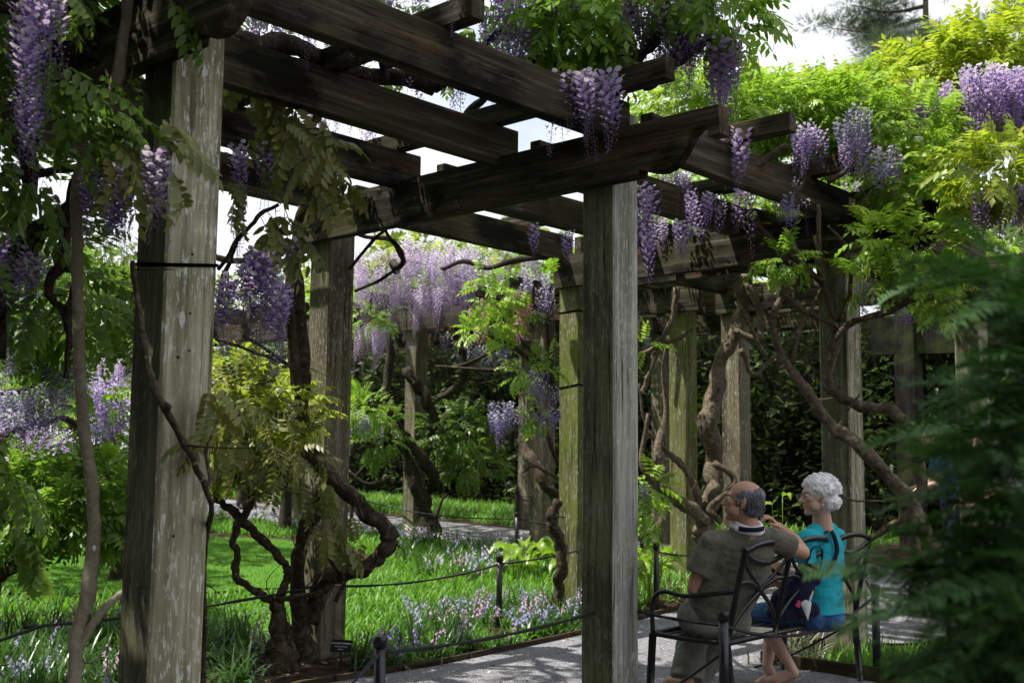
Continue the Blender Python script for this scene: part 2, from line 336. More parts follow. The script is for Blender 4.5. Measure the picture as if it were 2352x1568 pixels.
def inpoly(x, y, P):
    r = np.zeros(x.shape, bool); n = len(P)
    for a in range(n):
        x1, y1 = P[a]; x2, y2 = P[(a+1) % n]
        c = ((y1 > y) != (y2 > y)) & (x < (x2-x1)*(y-y1)/(y2-y1+1e-12)+x1); r ^= c
    return r
def scatter(P, dens, rs):
    xs_, ys_ = zip(*P); x0, x1, y0, y1 = min(xs_), max(xs_), min(ys_), max(ys_)
    n = int((x1-x0)*(y1-y0)*dens); x = rs.uniform(x0, x1, n); y = rs.uniform(y0, y1, n); k = inpoly(x, y, P); return x[k], y[k]
def blades(x, y, z, h, wd, lean, segs, rs, arch=.6):
    """tapering leaf strips rooted at x,y,z; lean is the tilt, arch the droop"""
    n = len(x); az = rs.uniform(0, 2*np.pi, n); h = h*rs.uniform(.65, 1.25, n); le = lean*rs.uniform(.2, 1.3, n); wd = wd*rs.uniform(.7, 1.3, n)
    d = np.stack([np.cos(az), np.sin(az), np.zeros(n)], -1); s = np.stack([-np.sin(az), np.cos(az), np.zeros(n)], -1)
    p = np.stack([x, y, z], -1); V = []; T = []
    for k in range(segs+1):
        t = k/segs; wk = wd*(1-t**2.2)*.5 if k < segs else wd*.02
        V += [p-s*wk[:, None], p+s*wk[:, None]]; T += [np.full(n, t), np.full(n, t)]
        a = le+arch*le*t*2.2
        p = p+(d*np.sin(a)[:, None]+np.array([0, 0, 1.])*np.cos(a)[:, None])*(h/segs)[:, None]
    V = np.stack(V, 1); tv = np.stack(T, 1); q = 2*(segs+1)
    base = (np.arange(n)*q)[:, None, None]; f = np.array([[2*k, 2*k+1, 2*k+3, 2*k+2] for k in range(segs)])[None]
    tint = np.clip(.25+.45*tv+rs.normal(0, .16, n)[:, None], 0, 1)
    return V.reshape(-1, 3), (base+f).reshape(-1, 4), tint.ravel()
def blade_obj(name, lists, mat, label):
    V, F, T, off = [], [], [], 0
    for v, f, t in lists: V.append(v); F.append(f+off); T.append(t); off += len(v)
    return tag(obj_np(name, np.vstack(V), np.vstack(F), mat, tint=np.concatenate(T)), label, kind='stuff')
rs = np.random.RandomState(3)
LV = [(-4, 9.2), (-2.2, 8.1), (-.4, 7.0), (.95, 5.75), (2.2, 5.35), (3.4, 6.2), (4.2, 7.8), (4.4, 9.2), (3.6, 10.6), (2.6, 12.2), (-1.5, 12.5)]
x, y = scatter(LV, 2400, rs)
blade_obj('lawn_grass', [blades(x, y, gz(x, y)+.015, .034, .0045, .5, 2, rs)], M['grass'], 'short bright blades of the mown lawn')

# bed between path and lawn: bright grassy cover on the sunny side, strap leaves near the path
BED = [(.2, 1.85), (1.4, 1.95), (2.4, 2.05), (3.6, 2.3), (5.6, 2.4), (5.75, 6), (5.7, 9.5), (5.6, 14), (3.9, 13.5), (4.4, 10.4), (4.75, 9.2), (4.5, 7.6), (3.6, 5.95), (2.3, 5.1), (1.0, 5.5), (.3, 6.1), (-.1, 4.5)]
x, y = scatter(BED, 900, rs); dx_, dy_ = x-1.82, y-2.56; al = -(dx_*.73+dy_*.68); la = np.abs(-dx_*.68+dy_*.73); kp = ~((al > -.05) & (al < .75) & (la < .10)); x, y = x[kp], y[kp]
k = rs.uniform(0, 1, len(x)) < np.clip(1.15-((x-4.6)**2+(y-2.9)**2 < 1.2)*.8, 0, 1); x, y = x[k], y[k]
A = blades(x, y, gz(x, y), .13, .020, .8, 3, rs, .9)
BED2 = [(8.3, 3), (11.2, 3), (11.2, 18), (8.6, 18)]
x, y = scatter(BED2, 240, rs); B_ = blades(x, y, gz(x, y), .18, .02, .6, 2, rs, .8)
BEDL = [(-3.6, 4.9), (-.1, 4.4), (.3, 6.1), (-.5, 6.9), (-2.4, 8.1), (-4.5, 9.3), (-6, 8)]
x, y = scatter(BEDL, 420, rs); C_ = blades(x, y, gz(x, y), .17, .018, .7, 3, rs, .9)
BEDR = [(1.95, -1.7), (2.0, -.1), (3.1, -.05), (3.3, -.45), (5.4, -.5), (5.4, -2.2), (3, -2.6)]
x, y = scatter(BEDR, 700, rs); D_ = blades(x, y, gz(x, y), .15, .013, .6, 3, rs, .8)
blade_obj('ground_cover', [A, B_, C_, D_], M['grass'], 'lush grassy ground cover filling the sunny bed')

# bluebell clumps: arching strap leaves, flower stalks with nodding bells
def clump_positions():
    out = []
    def put(P, n, sc):
        x, y = scatter(P, 40, rs); k = rs.permutation(len(x))[:n]
        out.extend([(x[i], y[i], sc) for i in k])
    put([(-3.9, .9), (-2.9, 1.15), (-2, 1.65), (-.9, 2.1), (-.25, 2.3), (-.2, 4.2), (-2, 5.0), (-4.2, 4.4)], 330, 1.0)
    put([(-.2, 1.76), (.2, 1.74), (1.4, 1.84), (2.6, 1.95), (2.7, 2.3), (1.4, 2.25), (-.2, 2.15)], 60, .8)
    put([(.3, 2.1), (1.4, 2.15), (2.6, 2.2), (2.65, 3.0), (1.9, 3.3), (.9, 2.75)], 46, .95)
    put([(2.9, 4.3), (4.7, 4.6), (5.6, 5.6), (5.6, 7.6), (4.6, 7.0), (3.6, 5.6)], 34, .9)
    put([(5.0, 5.4), (5.85, 5.4), (5.85, 10), (5.2, 10)], 44, .95)
    put([(5.0, 9), (5.8, 9), (5.8, 14), (5.0, 13)], 26, .9)
    return out
CL = [c for c in clump_positions() if not ((-.1 < -((c[0]-1.82)*.73+(c[1]-2.56)*.68) < .8) and abs(-(c[0]-1.82)*.68+(c[1]-2.56)*.73) < .2)]; Ls = []
for cx, cy, sc in CL:
    n = 26; x = cx+rs.normal(0, .045, n); y = cy+rs.normal(0, .045, n)
    Ls.append(blades(x, y, gz(x, y), .33*sc, .016, .75, 5, rs, 1.1))
blade_obj('bluebell_leaves', Ls, M['grass_deep'], 'arching dark strap leaves of the bluebell clumps')
def bells(sel, mat, name, label, per=(2, 5), dens=9):
    parts_s, Vb, Fb, Tb, off = [], [], [], [], 0
    Vs, Fs_, Ts, so = [], [], [], 0
    for cx, cy, sc in sel:
        for _ in range(rs.randint(*per)):
            h = .31*sc*rs.uniform(.75, 1.15); az = rs.uniform(0, 6.28); ln = rs.uniform(.05, .3)
            p0 = np.array([cx+rs.normal(0, .1), cy+rs.normal(0, .1), 0]); p0[2] = gz(p0[0], p0[1])
            d = np.array([math.cos(az)*ln, math.sin(az)*ln, 1.])
            P = np.array([p0+d*h*t+np.array([math.cos(az), math.sin(az), -.15])*(t**4*.06) for t in np.linspace(0, 1, 6)])
            v, q, f = tube(P, .0025, 3); Vs.append(v); Fs_.append(np.vstack([np.hstack([q[:, [0, 1, 2]]]), q[:, [0, 2, 3]]])+so); so += len(v)
            for k in range(dens):
                t = .55+.45*k/dens; q0 = P[0]+(P[-1]-P[0])*t; q0 = np.array([np.interp(t, np.linspace(0, 1, 6), P[:, c]) for c in range(3)])
                a = rs.uniform(0, 6.28); s = .017*(1.15-.45*(t-.55)/.45)*rs.uniform(.85, 1.2)
                o = np.array([math.cos(a), math.sin(a), -.5])*s; top = q0+o*.9; axis = np.array([math.cos(a)*.45, math.sin(a)*.45, -1.]); axis /= np.linalg.norm(axis)
                e1 = np.cross(axis, [1, .2, 0]); e1 /= np.linalg.norm(e1); e2 = np.cross(axis, e1)
                ring = [top+axis*s*1.2+(e1*math.cos(u)+e2*math.sin(u))*s*.55 for u in np.linspace(0, 6.28, 6)[:-1]]
                fl = [top+axis*s*1.75+(e1*math.cos(u)+e2*math.sin(u))*s*.95 for u in np.linspace(0, 6.28, 6)[:-1]]
                vv = np.array([top]+ring+fl); Vb.append(vv)
                ff = [[0, 1+i, 1+(i+1) % 5] for i in range(5)]+[[1+i, 6+i, 1+(i+1) % 5] for i in range(5)]
                Fb.append(np.array(ff)+off); off += 11; Tb.append(np.concatenate([[.2], np.full(5, .45), np.full(5, .8)])+rs.normal(0, .15))
    o = obj_np(name, np.vstack(Vb), np.vstack(Fb), mat, tint=np.clip(np.concatenate(Tb), 0, 1)); tag(o, label, kind='stuff')
    s = obj_np('flower_stalks', np.vstack(Vs), np.vstack(Fs_), M['stalk'], o, tint=np.full(so, .5)); s['kind'] = 'stuff'
kk = rs.permutation(len(CL))
near = [CL[i] for i in kk if CL[i][1] < 4.2 and CL[i][0] < 0]; mid = [CL[i] for i in kk if 0 <= CL[i][0] < 2.8 and CL[i][1] < 3.4]; far = [CL[i] for i in kk if CL[i][1] > 4.2]
bells(near[:22]+mid[:18]+far[:14], M['petal_blue'], 'bluebells', 'nodding blue violet bluebells on leaning stalks')
bells(near[40:54]+mid[18:34]+far[10:26], M['bell_pink'], 'pink_bluebells', 'pale pink bluebells mixed among the blue ones', (1, 3))
bells(far[26:40], M['bell_white'], 'white_bluebells', 'small patch of white bluebells by the far path')
bells(far[20:60], M['petal_pale'], 'lilac_bluebells', 'lilac bluebells along the far path edge')

# wooden edging board of the bed
pe = empty('path_edging', (0, 0, 0), 'low brown edging boards along the gravel path'); pe['kind'] = 'structure'
m_board = wood('edging board', 'x', (.02, .012, .008), (.06, .04, .028), (.12, .085, .06), mossa=.3)
for a, b in zip(np.arange(-4.2, 5.5, 1.2), np.arange(-3.02, 6.6, 1.2)):
    bm = bmesh.new(); n = 5; ya = [float(y_edge(a+(b-a)*k/n)) for k in range(n+1)]
    for k in range(n):
        pass
    vs = []
    for k in range(n+1):
        x_ = a+(b-a)*k/n; z0 = float(gz(x_, ya[k]))
        vs.append([bm.verts.new((x_, ya[k]+dy, z0+dz)) for dy, dz in ((.005, -.05), (.04, -.05), (.04, .055), (.005, .055))])
    for k in range(n):
        for c in range(4): bm.faces.new([vs[k][c], vs[k][(c+1) % 4], vs[k+1][(c+1) % 4], vs[k+1][c]])
    bm.faces.new(vs[0]); bm.faces.new(vs[-1]); obj_bm('board', bm, m_board, pe)
for (a, b) in (((1.9, -.74), (1.9, .1)), ((1.9, .12), (3.2, .15))):
    bm = bmesh.new(); d = Vector((b[0]-a[0], b[1]-a[1], 0)); L = d.length; box_bm(bm, (0, -.018, -.05), (L, .018, .10))
    o = obj_bm('board', bm, m_board, pe); o.location = (a[0], a[1], 0); o.rotation_euler.z = math.atan2(d.y, d.x)

# ------------------------------------------------------------------ pergola
S, H, HB, TB = .235, 2.99, .30, .09
def post_mesh(name, h, mat, s=S):
    bm = bmesh.new(); q = s/2; c = .010; secs = [0]+[h*k/6 for k in range(1, 7)]; rings = []
    for z in secs:
        e = RND.uniform(-.0015, .0015)
        pts = [(-q+c, -q), (q-c, -q), (q, -q+c), (q, q-c), (q-c, q), (-q+c, q), (-q, q-c), (-q, -q+c)]
        rings.append([bm.verts.new((x+e, y-e, z-.15 if z == 0 else z)) for x, y in pts])
    for a, b in zip(rings, rings[1:]):
        for k in range(8): bm.faces.new([a[k], a[(k+1) % 8], b[(k+1) % 8], b[k]])
    bm.faces.new(rings[0]); bm.faces.new(rings[-1]); return bm
def add_post(par, x, y, h, mat, label=None, s=S):
    bm = post_mesh('post', h, mat, s); bm.normal_update(); bmesh.ops.recalc_face_normals(bm, faces=bm.faces)
    for f in bm.faces: f.material_index = 1 if f.normal.x < -.8 else 0  # faces towards -x take the copy with shade in its colour
    o = obj_bm('post', bm, [mat, M['post_shade_algae'] if mat.name in ('weathered post wood z', 'silvered post wood') else mat], par); o.location = (x, y, float(gz(x, y)))
    if label: o['label'] = label
    return o
def prism_y(bm, prof, x0, x1):
    """profile in (y, z) pushed from x0 to x1"""
    a = [bm.verts.new((x0, y, z)) for y, z in prof]; b = [bm.verts.new((x1, y, z)) for y, z in prof]; n = len(prof)
    for k in range(n): bm.faces.new([a[k], a[(k+1) % n], b[(k+1) % n], b[k]])
    for f in (a, b): bm.faces.new(f)
def cross_profile(y_end, y_tip, tip2=0):
    """a beam with a square left end and a scrolled right end; z measured from the beam's underside"""
    s = y_tip+.89
    right = [(-.355, 0), (-.36, .035), (-.42, .012), (-.50, .0), (-.555, .012), (-.60, .04), (-.64, .085), (-.67, .13), (-.70, .175), (-.735, .20), (-.78, .205), (-.805, .19), (-.812, .135), (-.885, .14), (-.875, .298)]
    return [(y_end, 0)]+[(y+s, z) for y, z in right]+[(y_end, .298)]
def bolt(par, x, y, z, nx=-1):
    P = [(x+nx*d, y, z) for d in (0, .006, .012, .018)]
    v, q, t = tube(np.array(P), [.024, .024, .02, .008], 10); obj_np('bolt', v, [q, t], M['bolt'], par)

M['hole'] = plain('dark hole', (.006, .005, .004), .9)
perg = empty('wooden_pergola', (0, 0, 0), 'weathered timber pergola with scrolled beam ends over the gravel path', 'pergola')
PX = [-2.76, 0, 2.85, 5.7]; PY0 = [.12, 0, -.045, 0]; PYL = [2.6, 2.6, 2.57, 2.6]
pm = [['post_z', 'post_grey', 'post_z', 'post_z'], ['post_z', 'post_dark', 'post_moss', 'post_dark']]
for k, xx in enumerate(PX):
    p0_ = add_post(perg, xx, PY0[k], H+.46, M[pm[0][k]])
    if k == 0:
        for hx, hz, hr in ((.0, 2.22, .006), (.0, 1.98, .005), (.004, 1.83, .005), (-.045, 1.80, .007), (.006, 1.44, .004), (-.035, 1.10, .006)):
            th_ = np.linspace(0, 6.28, 9); v_, q_, t_ = tube(np.array([(hx, -S/2-.0012, hz), (hx, -S/2+.01, hz)]), hr, 10); obj_np('nail_hole', v_, [q_, t_], M['hole'], p0_)
        kn = [(0, .042), (.012, .02), (.013, -.004), (.006, -.03), (0, -.042), (-.010, -.018), (-.014, .008), (-.008, .026)]
        bm = bmesh.new(); bm.faces.new([bm.verts.new((a-.035, -S/2-.0015, b+1.95)) for a, b in kn]); r_ = bmesh.ops.extrude_face_region(bm, geom=bm.faces[:]); bmesh.ops.translate(bm, vec=(0, .004, 0), verts=[v for v in r_['geom'] if isinstance(v, bmesh.types.BMVert)]); obj_bm('knot_scar', bm, plain('pale knot scar', (.42, .43, .40), .8, 0, 60, .4), p0_)
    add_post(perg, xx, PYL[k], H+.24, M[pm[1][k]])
    z0 = float(gz(xx, 1.3))*.7
    for side in ((-1,) if k < 2 else (-1, 1)):
        bm = bmesh.new(); x0 = xx+side*(S/2+TB/2)-TB/2
        prof = [(y_+PY0[k]*.9, z_+H+z0) for y_, z_ in cross_profile(2.72, -.89+(0 if side < 0 else -.05))]
        prism_y(bm, prof, x0, x0+TB)
        cb = obj_bm('cross_beam', bm, M['beam_y'], perg)
        for yb in (PY0[k], PYL[k]-.05): bolt(cb, x0 if side < 0 else x0+TB, yb-.02, H+.075+z0, side)
segs = [(-5.6, -2.86), (-2.74, -.03), (.19, 2.80), (2.92, 5.66)]
for yb in (-.175, .71, 1.62, 2.575):
    for (a, b) in segs:
        bm = bmesh.new(); e = RND.uniform(-.012, .012); z0 = float(gz((a+b)/2, 1.3))*.6
        box_bm(bm, (a, yb+e, H+.25+z0), (b, yb+.088+e, H+.50+z0)); bmesh.ops.bevel(bm, geom=bm.edges[:], offset=.006, segments=1, affect='EDGES')
        obj_bm('rafter', bm, M['beam_x'], perg)
for xx, ye in ((-4.1, -.5), (-2.85, -.4), (-1.5, -.36), (-.2, -.57), (1.12, -.6), (2.25, -.5), (3.5, -.6), (4.8, -.6)):
    bm = bmesh.new(); z0 = float(gz(xx, 1.3))*.6; box_bm(bm, (xx-.045, ye, H+.505+z0), (xx+.045, 2.95, H+.63+z0)); bmesh.ops.bevel(bm, geom=bm.edges[:], offset=.005, segments=1, affect='EDGES')
    obj_bm('purlin', bm, M['beam_y'], perg)

far_p = empty('wooden_pergola', (5.7, 5.5, 0), 'second weathered timber pergola arm turning away behind the first', 'pergola')
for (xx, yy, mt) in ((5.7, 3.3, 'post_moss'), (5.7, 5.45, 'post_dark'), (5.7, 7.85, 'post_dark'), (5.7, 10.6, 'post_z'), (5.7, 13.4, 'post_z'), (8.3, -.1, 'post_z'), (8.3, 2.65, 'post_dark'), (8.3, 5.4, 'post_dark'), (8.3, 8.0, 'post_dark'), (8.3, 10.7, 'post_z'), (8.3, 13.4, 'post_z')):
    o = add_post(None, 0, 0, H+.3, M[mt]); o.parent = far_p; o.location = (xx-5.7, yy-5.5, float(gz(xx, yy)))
for xx in (5.7, 8.3):
    for side in (-1, 1):
        for (a, b) in ((2.95, 5.44), (5.46, 7.84), (7.86, 10.59), (10.61, 13.9)):
            bm = bmesh.new(); x0 = xx+side*(S/2+TB/2)-TB/2; za, zb = float(gz(xx, a)), float(gz(xx, b))
            prof = [(a, H+za), (b, H+zb), (b, H+.29+zb), (a, H+.29+za)]; prism_y(bm, [(y_-5.5, z_) for y_, z_ in prof], x0-5.7, x0+TB-5.7)
            obj_bm('cross_beam', bm, M['beam_y'], far_p)
for yy in np.arange(3.5, 14, .93):
    bm = bmesh.new(); z0 = float(gz(7, yy)); box_bm(bm, (-.75, yy-5.5, H+.25+z0), (3.35, yy-5.41, H+.49+z0)); obj_bm('rafter', bm, M['beam_x'], far_p)
# low dark trellis beyond, seen at the right
M['trellis_z'] = wood('blackened trellis wood', 'z', (.004, .004, .004), (.012, .011, .010), (.03, .028, .025), stain=0)
dk = empty('trellis_frame', (10.4, 2.6, 0), 'dark post and heavy top rail standing before the hedge', 'trellis')
o = add_post(dk, 0, 0, 3.18, M['trellis_z'], s=.30); o.location = (0, 0, float(gz(10.4, 2.6)))
o = add_post(dk, 0, 0, 3.18, M['trellis_z'], s=.30); o.location = (1.2, -3.4, float(gz(11.6, -.8)))
bm = bmesh.new(); d = Vector((1.2, -3.4, 0)); L = d.length; box_bm(bm, (-.5, -.10, 2.75), (L+1.6, .10, 3.3))
o = obj_bm('top_rail', bm, M['trellis_z'], dk); o.rotation_euler.z = math.atan2(d.y, d.x); o.location = (0, 0, float(gz(10.4, 2.6))-.02)

# webbing straps holding vines to posts
def strap(x, y, z, s, label, tilt=.0, mat='strap'):
    q = s/2+.004; bm = bmesh.new(); hh = .015
    P = [(-q, -q), (q, -q), (q, q), (-q, q)]; lo, hi2 = [], []
    for k, (a, b) in enumerate(P):
        dz = tilt*(a+b); lo.append(bm.verts.new((a, b, dz-hh/2))); hi2.append(bm.verts.new((a, b, dz+hh/2)))
    for k in range(4): bm.faces.new([lo[k], lo[(k+1) % 4], hi2[(k+1) % 4], hi2[k]])
    r = bmesh.ops.solidify(bm, geom=bm.faces[:], thickness=.003)
    o = obj_bm('strap', bm, M[mat]); o.location = (x, y, z); return tag(o, label, 'strap', 'straps round the posts')
strap(-2.76, .12, 2.19, S, 'dark webbing strap round the pale speckled post nearest the camera', .12)
strap(2.85, 2.57, 2.72+.05, S, 'upper dark strap round the mossy sunlit post', -.03)
strap(2.85, 2.57, 2.02+.05, S, 'lower dark strap round the mossy sunlit post', -.12)

# rope fences
def rope_post(x, y, h, label):
    t = empty('rope_post', (x, y, float(gz(x, y))), label, 'post', 'black rope fence posts')
    r = .026; v, q, f = tube(np.array([(0, 0, -.1), (0, 0, h*.5), (0, 0, h-.05)]), r, 14); obj_np('shaft', v, [q, f], M['black'], t, smooth=False)
    v, q, f = tube(np.array([(0, 0, h-.05), (0, 0, h-.049), (0, 0, h-.004), (0, 0, h)]), [r, r*1.2, r*1.2, r*1.08], 14); obj_np('cap', v, [q, f], M['black'], t)
    a = np.linspace(0, 6.28, 9); v, q, f = tube(np.stack([r*1.2+.012+.012*np.cos(a), 0*a, h-.075+.012*np.sin(a)], -1), .0035, 5); obj_np('eyelet', v, [q, f], M['black'], t)
    return t
def rope(a, b, sag, label, r=.0085):
    a, b = np.array(a), np.array(b); t = np.linspace(0, 1, 28)[:, None]; P = a*(1-t)+b*t; P[:, 2] -= sag*4*t[:, 0]*(1-t[:, 0])
    n = len(P); v, q, f = tube(P, r, 7, .16, 3)
    return tag(obj_np('rope', v, [q, f], M['rope'], smooth=True), label, 'rope', 'black ropes of the low fence')
RP = {}
for key, x, y, h, lab in (('a', -1.70, .02, .60, 'black rope post standing alone on the gravel before the bluebell bed'),
        ('b', 1.82, 2.56, .60, 'black rope post among the pink and blue bluebells'),
        ('c', .075, -.70, .62, 'black rope post behind the near end of the bench'),
        ('d', 1.97, -.68, .62, 'black rope post at the corner of the grass patch past the bench'),
        ('e', 3.3, 2.0, .64, 'black rope post between the hosta leaves and the man in khaki'),
        ('f', 4.95, 5.2, .62, 'nearer black rope post in front of the far hedge border'),
        ('g', 8.15, 8.1, .62, 'black rope post on the far side of the second path'),
        ('h', 5.85, 9.4, .62, 'black rope post left of the twisted vine column'),
        ('i', 8.6, 15.6, .6, 'distant black rope post on the sunny gravel curve'),
        ('j', 5.85, 4.0, .62, 'black rope post beside the shaded path corner')):
    rope_post(x, y, h, lab); RP[key] = np.array([x, y, float(gz(x, y))+h-.075])
P3l, P3r = np.array([-.12, .02, .56]), np.array([.10, -.125, .56]); P1r = np.array([-2.6, .3, .57])
rope(P1r+np.array([.1, 1.6, -.05]), np.array([-.25, 2.35, .53]), .03, 'rope running past the knotted stems before the shaded post')
rope(np.array([-4.6, 1.0, .42]), np.array([-2.4, 1.9, .52]), .05, 'rope crossing the dark bed beside the pale leaning stem')
rope(np.array([-.25, 2.35, .53]), RP['b'], .06, 'rope rising to the post among the bluebells')
rope(RP['b'], np.array([2.85, 2.45, .62]), .015, 'rope from the bluebell post to the mossy post')
rope(np.array([-3.3, -.9, .38]), RP['a'], .07, 'rope dropping away in front of the plant label')
rope(RP['a'], P3l, .03, 'rope along the gravel edge to the silvery post')
rope(P3r, RP['c'], .008, 'rope from the silvery post behind the bench')
rope(RP['c'], RP['d'], .14, 'sagging rope behind the seated couple')
rope(RP['d'], np.array([2.85, -.17, .63]), .02, 'short rope to the post behind the woman in turquoise')
rope(RP['e'], np.array([5.6, 2.5, .6]), .1, 'rope over the hostas by the shaded path')
rope(RP['h'], RP['f'], .1, 'rope across the foot of the hedge border')
rope(RP['f'], RP['j'], .08, 'rope behind the mossy post towards the shaded path')
rope(RP['g'], np.array([8.3, 5.4, .75]), .08, 'rope in front of the dark hedge between far posts')

# plant label
pl = empty('plant_label', (-.30, 2.02, 0), 'small black plant label with white lettering at the post foot', 'plant sign')
bm = bmesh.new(); box_bm(bm, (-.005, -.003, 0), (.005, .003, .14)); obj_bm('stake', bm, M['black'], pl)
dirc = math.atan2(-FW.y, -FW.x)+math.pi/2-.25
bm = bmesh.new(); box_bm(bm, (-.075, -.002, -.042), (.075, .002, .042)); pn = obj_bm('panel', bm, M['black'], pl, bevel=.001)
pn.location = (0, 0, .165); pn.rotation_euler = (math.radians(-28), 0, dirc)
M['white_print'] = plain('white print', (.75, .76, .78), .6)
for txt, sz, zz in (('JAPANESE WISTERIA', .0155, .016), ('Wisteria floribunda', .0115, -.004), ('Fabaceae', .0105, -.022)):
    cu = bpy.data.curves.new('lettering', 'FONT'); cu.body = txt; cu.size = sz; cu.align_x = 'CENTER'; cu.extrude = .0003; cu.materials.append(M['white_print'])
    tmp = link(bpy.data.objects.new('tmp', cu)); me = bpy.data.meshes.new_from_object(tmp.evaluated_get(bpy.context.evaluated_depsgraph_get())); bpy.data.objects.remove(tmp)
    o = link(bpy.data.objects.new('lettering', me), pn); o['kind'] = 'stuff'; o.location = (0, -.0028, zz-.004); o.rotation_euler = (math.radians(90), 0, 0)

# fallen petals and leaf litter
def litter(name, P, dens, mats_, size, label, zoff, rs):
    x, y = scatter(P, dens, rs); n = len(x); a = rs.uniform(0, 6.28, n); s = size*rs.uniform(.5, 1.4, n); c = np.stack([x, y, gz(x, y)+zoff], -1)
    u = np.stack([np.cos(a), np.sin(a), rs.normal(0, .25, n)], -1)*s[:, None]; v = np.stack([-np.sin(a), np.cos(a), rs.normal(0, .25, n)], -1)*(s*.55)[:, None]
    V = np.stack([c-u, c+v+[0, 0, .002], c+u, c-v+[0, 0, .001]], 1).reshape(-1, 3); F = (np.arange(n)*4)[:, None]+np.array([[0, 1, 2, 3]])
    tag(obj_np(name, V, F, mats_, tint=np.repeat(rs.uniform(0, 1, n), 4)), label, kind='stuff')
PATH = [(-4, -.6), (1.7, -.65), (1.8, .2), (3.3, .25), (5.8, 0), (5.8, 1.95), (2.2, 1.95), (-.9, 1.85), (-3.5, .6)]
M['dry_leaf'] = leafmat('dry leaf litter', [(0, (.05, .03, .015)), (.5, (.14, .085, .045)), (1, (.30, .22, .13))], trans=.1, rough=.8)
litter('fallen_petals', PATH, 60, M['petal_pale'], .011, 'faded wisteria petals fallen on the gravel', .024, rs); litter('leaf_litter', PATH, 16, M['dry_leaf'], .016, 'dry leaf scraps on the gravel', .026, rs)
litter('leaf_litter', [(-4, 1.5), (-.9, 2.1), (5.7, 2.1), (5.7, 4.4), (2.4, 5.2), (-.2, 4.4), (-4, 4.6)], 130, M['dry_leaf'], .022, 'dry leaves and bark scraps on the mulch', .012, rs)
# ------------------------------------------------------------------ bench
def sweep(P, wv, tv):
    """flat bar along P; wv/tv are half-width and half-thickness vectors (fixed or per point)"""
    P = np.asarray(P, float); n = len(P); wv = np.broadcast_to(np.asarray(wv, float), (n, 3)); tv = np.broadcast_to(np.asarray(tv, float), (n, 3))
    V = np.stack([P+wv+tv, P-wv+tv, P-wv-tv, P+wv-tv], 1).reshape(-1, 3)
    F = [[4*i+k, 4*i+(k+1) % 4, 4*i+4+(k+1) % 4, 4*i+4+k] for i in range(n-1) for k in range(4)]+[[0, 1, 2, 3], [4*n-1, 4*n-2, 4*n-3, 4*n-4]]
    return V, np.array(F)
bench = empty('park_bench', (1.0, -.4, 0), 'black iron garden bench with interlaced hoop back on the gravel', 'bench')
BO = np.array([1.0, -.4, 0])
bx0, bx1, yF, yR, SZ = .235, 1.78, -.13, -.62, .425
def bpart(name, V, F): return obj_np(name, V-BO, F, M['black'], bench)
def btube(name, P, r, sides=8, n=6):
    v, q, t = tube(catmull(P, n), r, sides); return bpart(name, v, [q, t])
def backpt(x, s): return np.array([x, yR-.005-.10*s-.02*s*s, SZ+.505*s])
for x in (bx0, bx1):
    for y, z1, fl in ((yF, SZ, .03), (yR, SZ, -.04)):
        V_, F_ = sweep([(x, y+fl, 0), (x, y, z1)], (.016, 0, 0), (0, .016, 0)); bpart('leg', V_, F_)
    b66 = backpt(x, .56)
    btube('armrest', [(x, yF, SZ), (x, yF+.004, SZ+.15), (x, yF-.02, SZ+.215), (x, yF-.085, SZ+.243), (x, yF-.24, SZ+.232), tuple(b66)], .0135)
    btube('side_rail', [(x, yF, SZ), (x, (yF+yR)/2, SZ-.006), (x, yR, SZ)], .015, 6)
    btube('brace', [(x, yR-.01, SZ-.03), (x-.03*(1 if x < 1 else -1)*-4, (yF+yR)/2+.12, .16), (x-.03*(1 if x < 1 else -1)*-7, yF+.12, .05)], .008, 6)
for y in (yF, yR): btube('seat_rail', [(bx0, y, SZ), (1.0, y, SZ), (bx1, y, SZ)], .017, 6, 2)
for k in range(6):
    y = yF-.06-k*.076; V_, F_ = sweep([(bx0, y, SZ), (.8, y, SZ-.012), (1.2, y, SZ-.012), (bx1, y, SZ)], (0, .019, 0), (0, 0, .003)); bpart('slat', V_, F_)
for k in range(7):
    x = bx0+.1+k*.224; V_, F_ = sweep([(x, yF, SZ-.014), (x, yR, SZ-.014)], (.014, 0, 0), (0, 0, .003)); bpart('slat', V_, F_)
ux = [bx0+(bx1-bx0)*k/3 for k in range(4)]
for k, x in enumerate(ux):
    P = [backpt(x, s) for s in np.linspace(-.02, 1, 8)]; V_, F_ = sweep(P, (.013, 0, 0), (0, .011, .002)); bpart('upright', V_, F_)
    c = backpt(x, 1.0); v, q, t = tube(np.array([c+(-.016, 0, .004), c+(.016, 0, .004)]), .018, 10); bpart('finial', v, [q, t])
def arc(a, xs, ss, name='hoop', hw=.016):
    P = catmull([backpt(a+(bx1-bx0)/3*u, s) for u, s in zip(xs, ss)], 6); T = np.gradient(P, axis=0); T /= np.linalg.norm(T, axis=1)[:, None]
    nrm = np.array([0, -.98, -.2]); wv = np.cross(T, nrm); wv /= np.linalg.norm(wv, axis=1)[:, None]
    V_, F_ = sweep(P, wv*hw, nrm*.005); bpart(name, V_, F_)
for k in range(3):
    a = ux[k]
    arc(a, (0, .22, .5, .78, 1), (.985, 1.045, 1.068, 1.045, .985)); arc(a, (0, .22, .5, .78, 1), (.985, .89, .845, .89, .985))
    arc(a, (0, .2, .42, .7, .88, 1), (.64, .645, .57, .4, .25, .08), hw=.012); arc(a, (1, .8, .58, .3, .12, 0), (.64, .645, .57, .4, .25, .08), hw=.012)
    arc(a, (1, .85, .6, .5), (.93, .78, .62, .54), hw=.010); arc(a, (0, .15, .4, .5), (.93, .78, .62, .54), hw=.010)

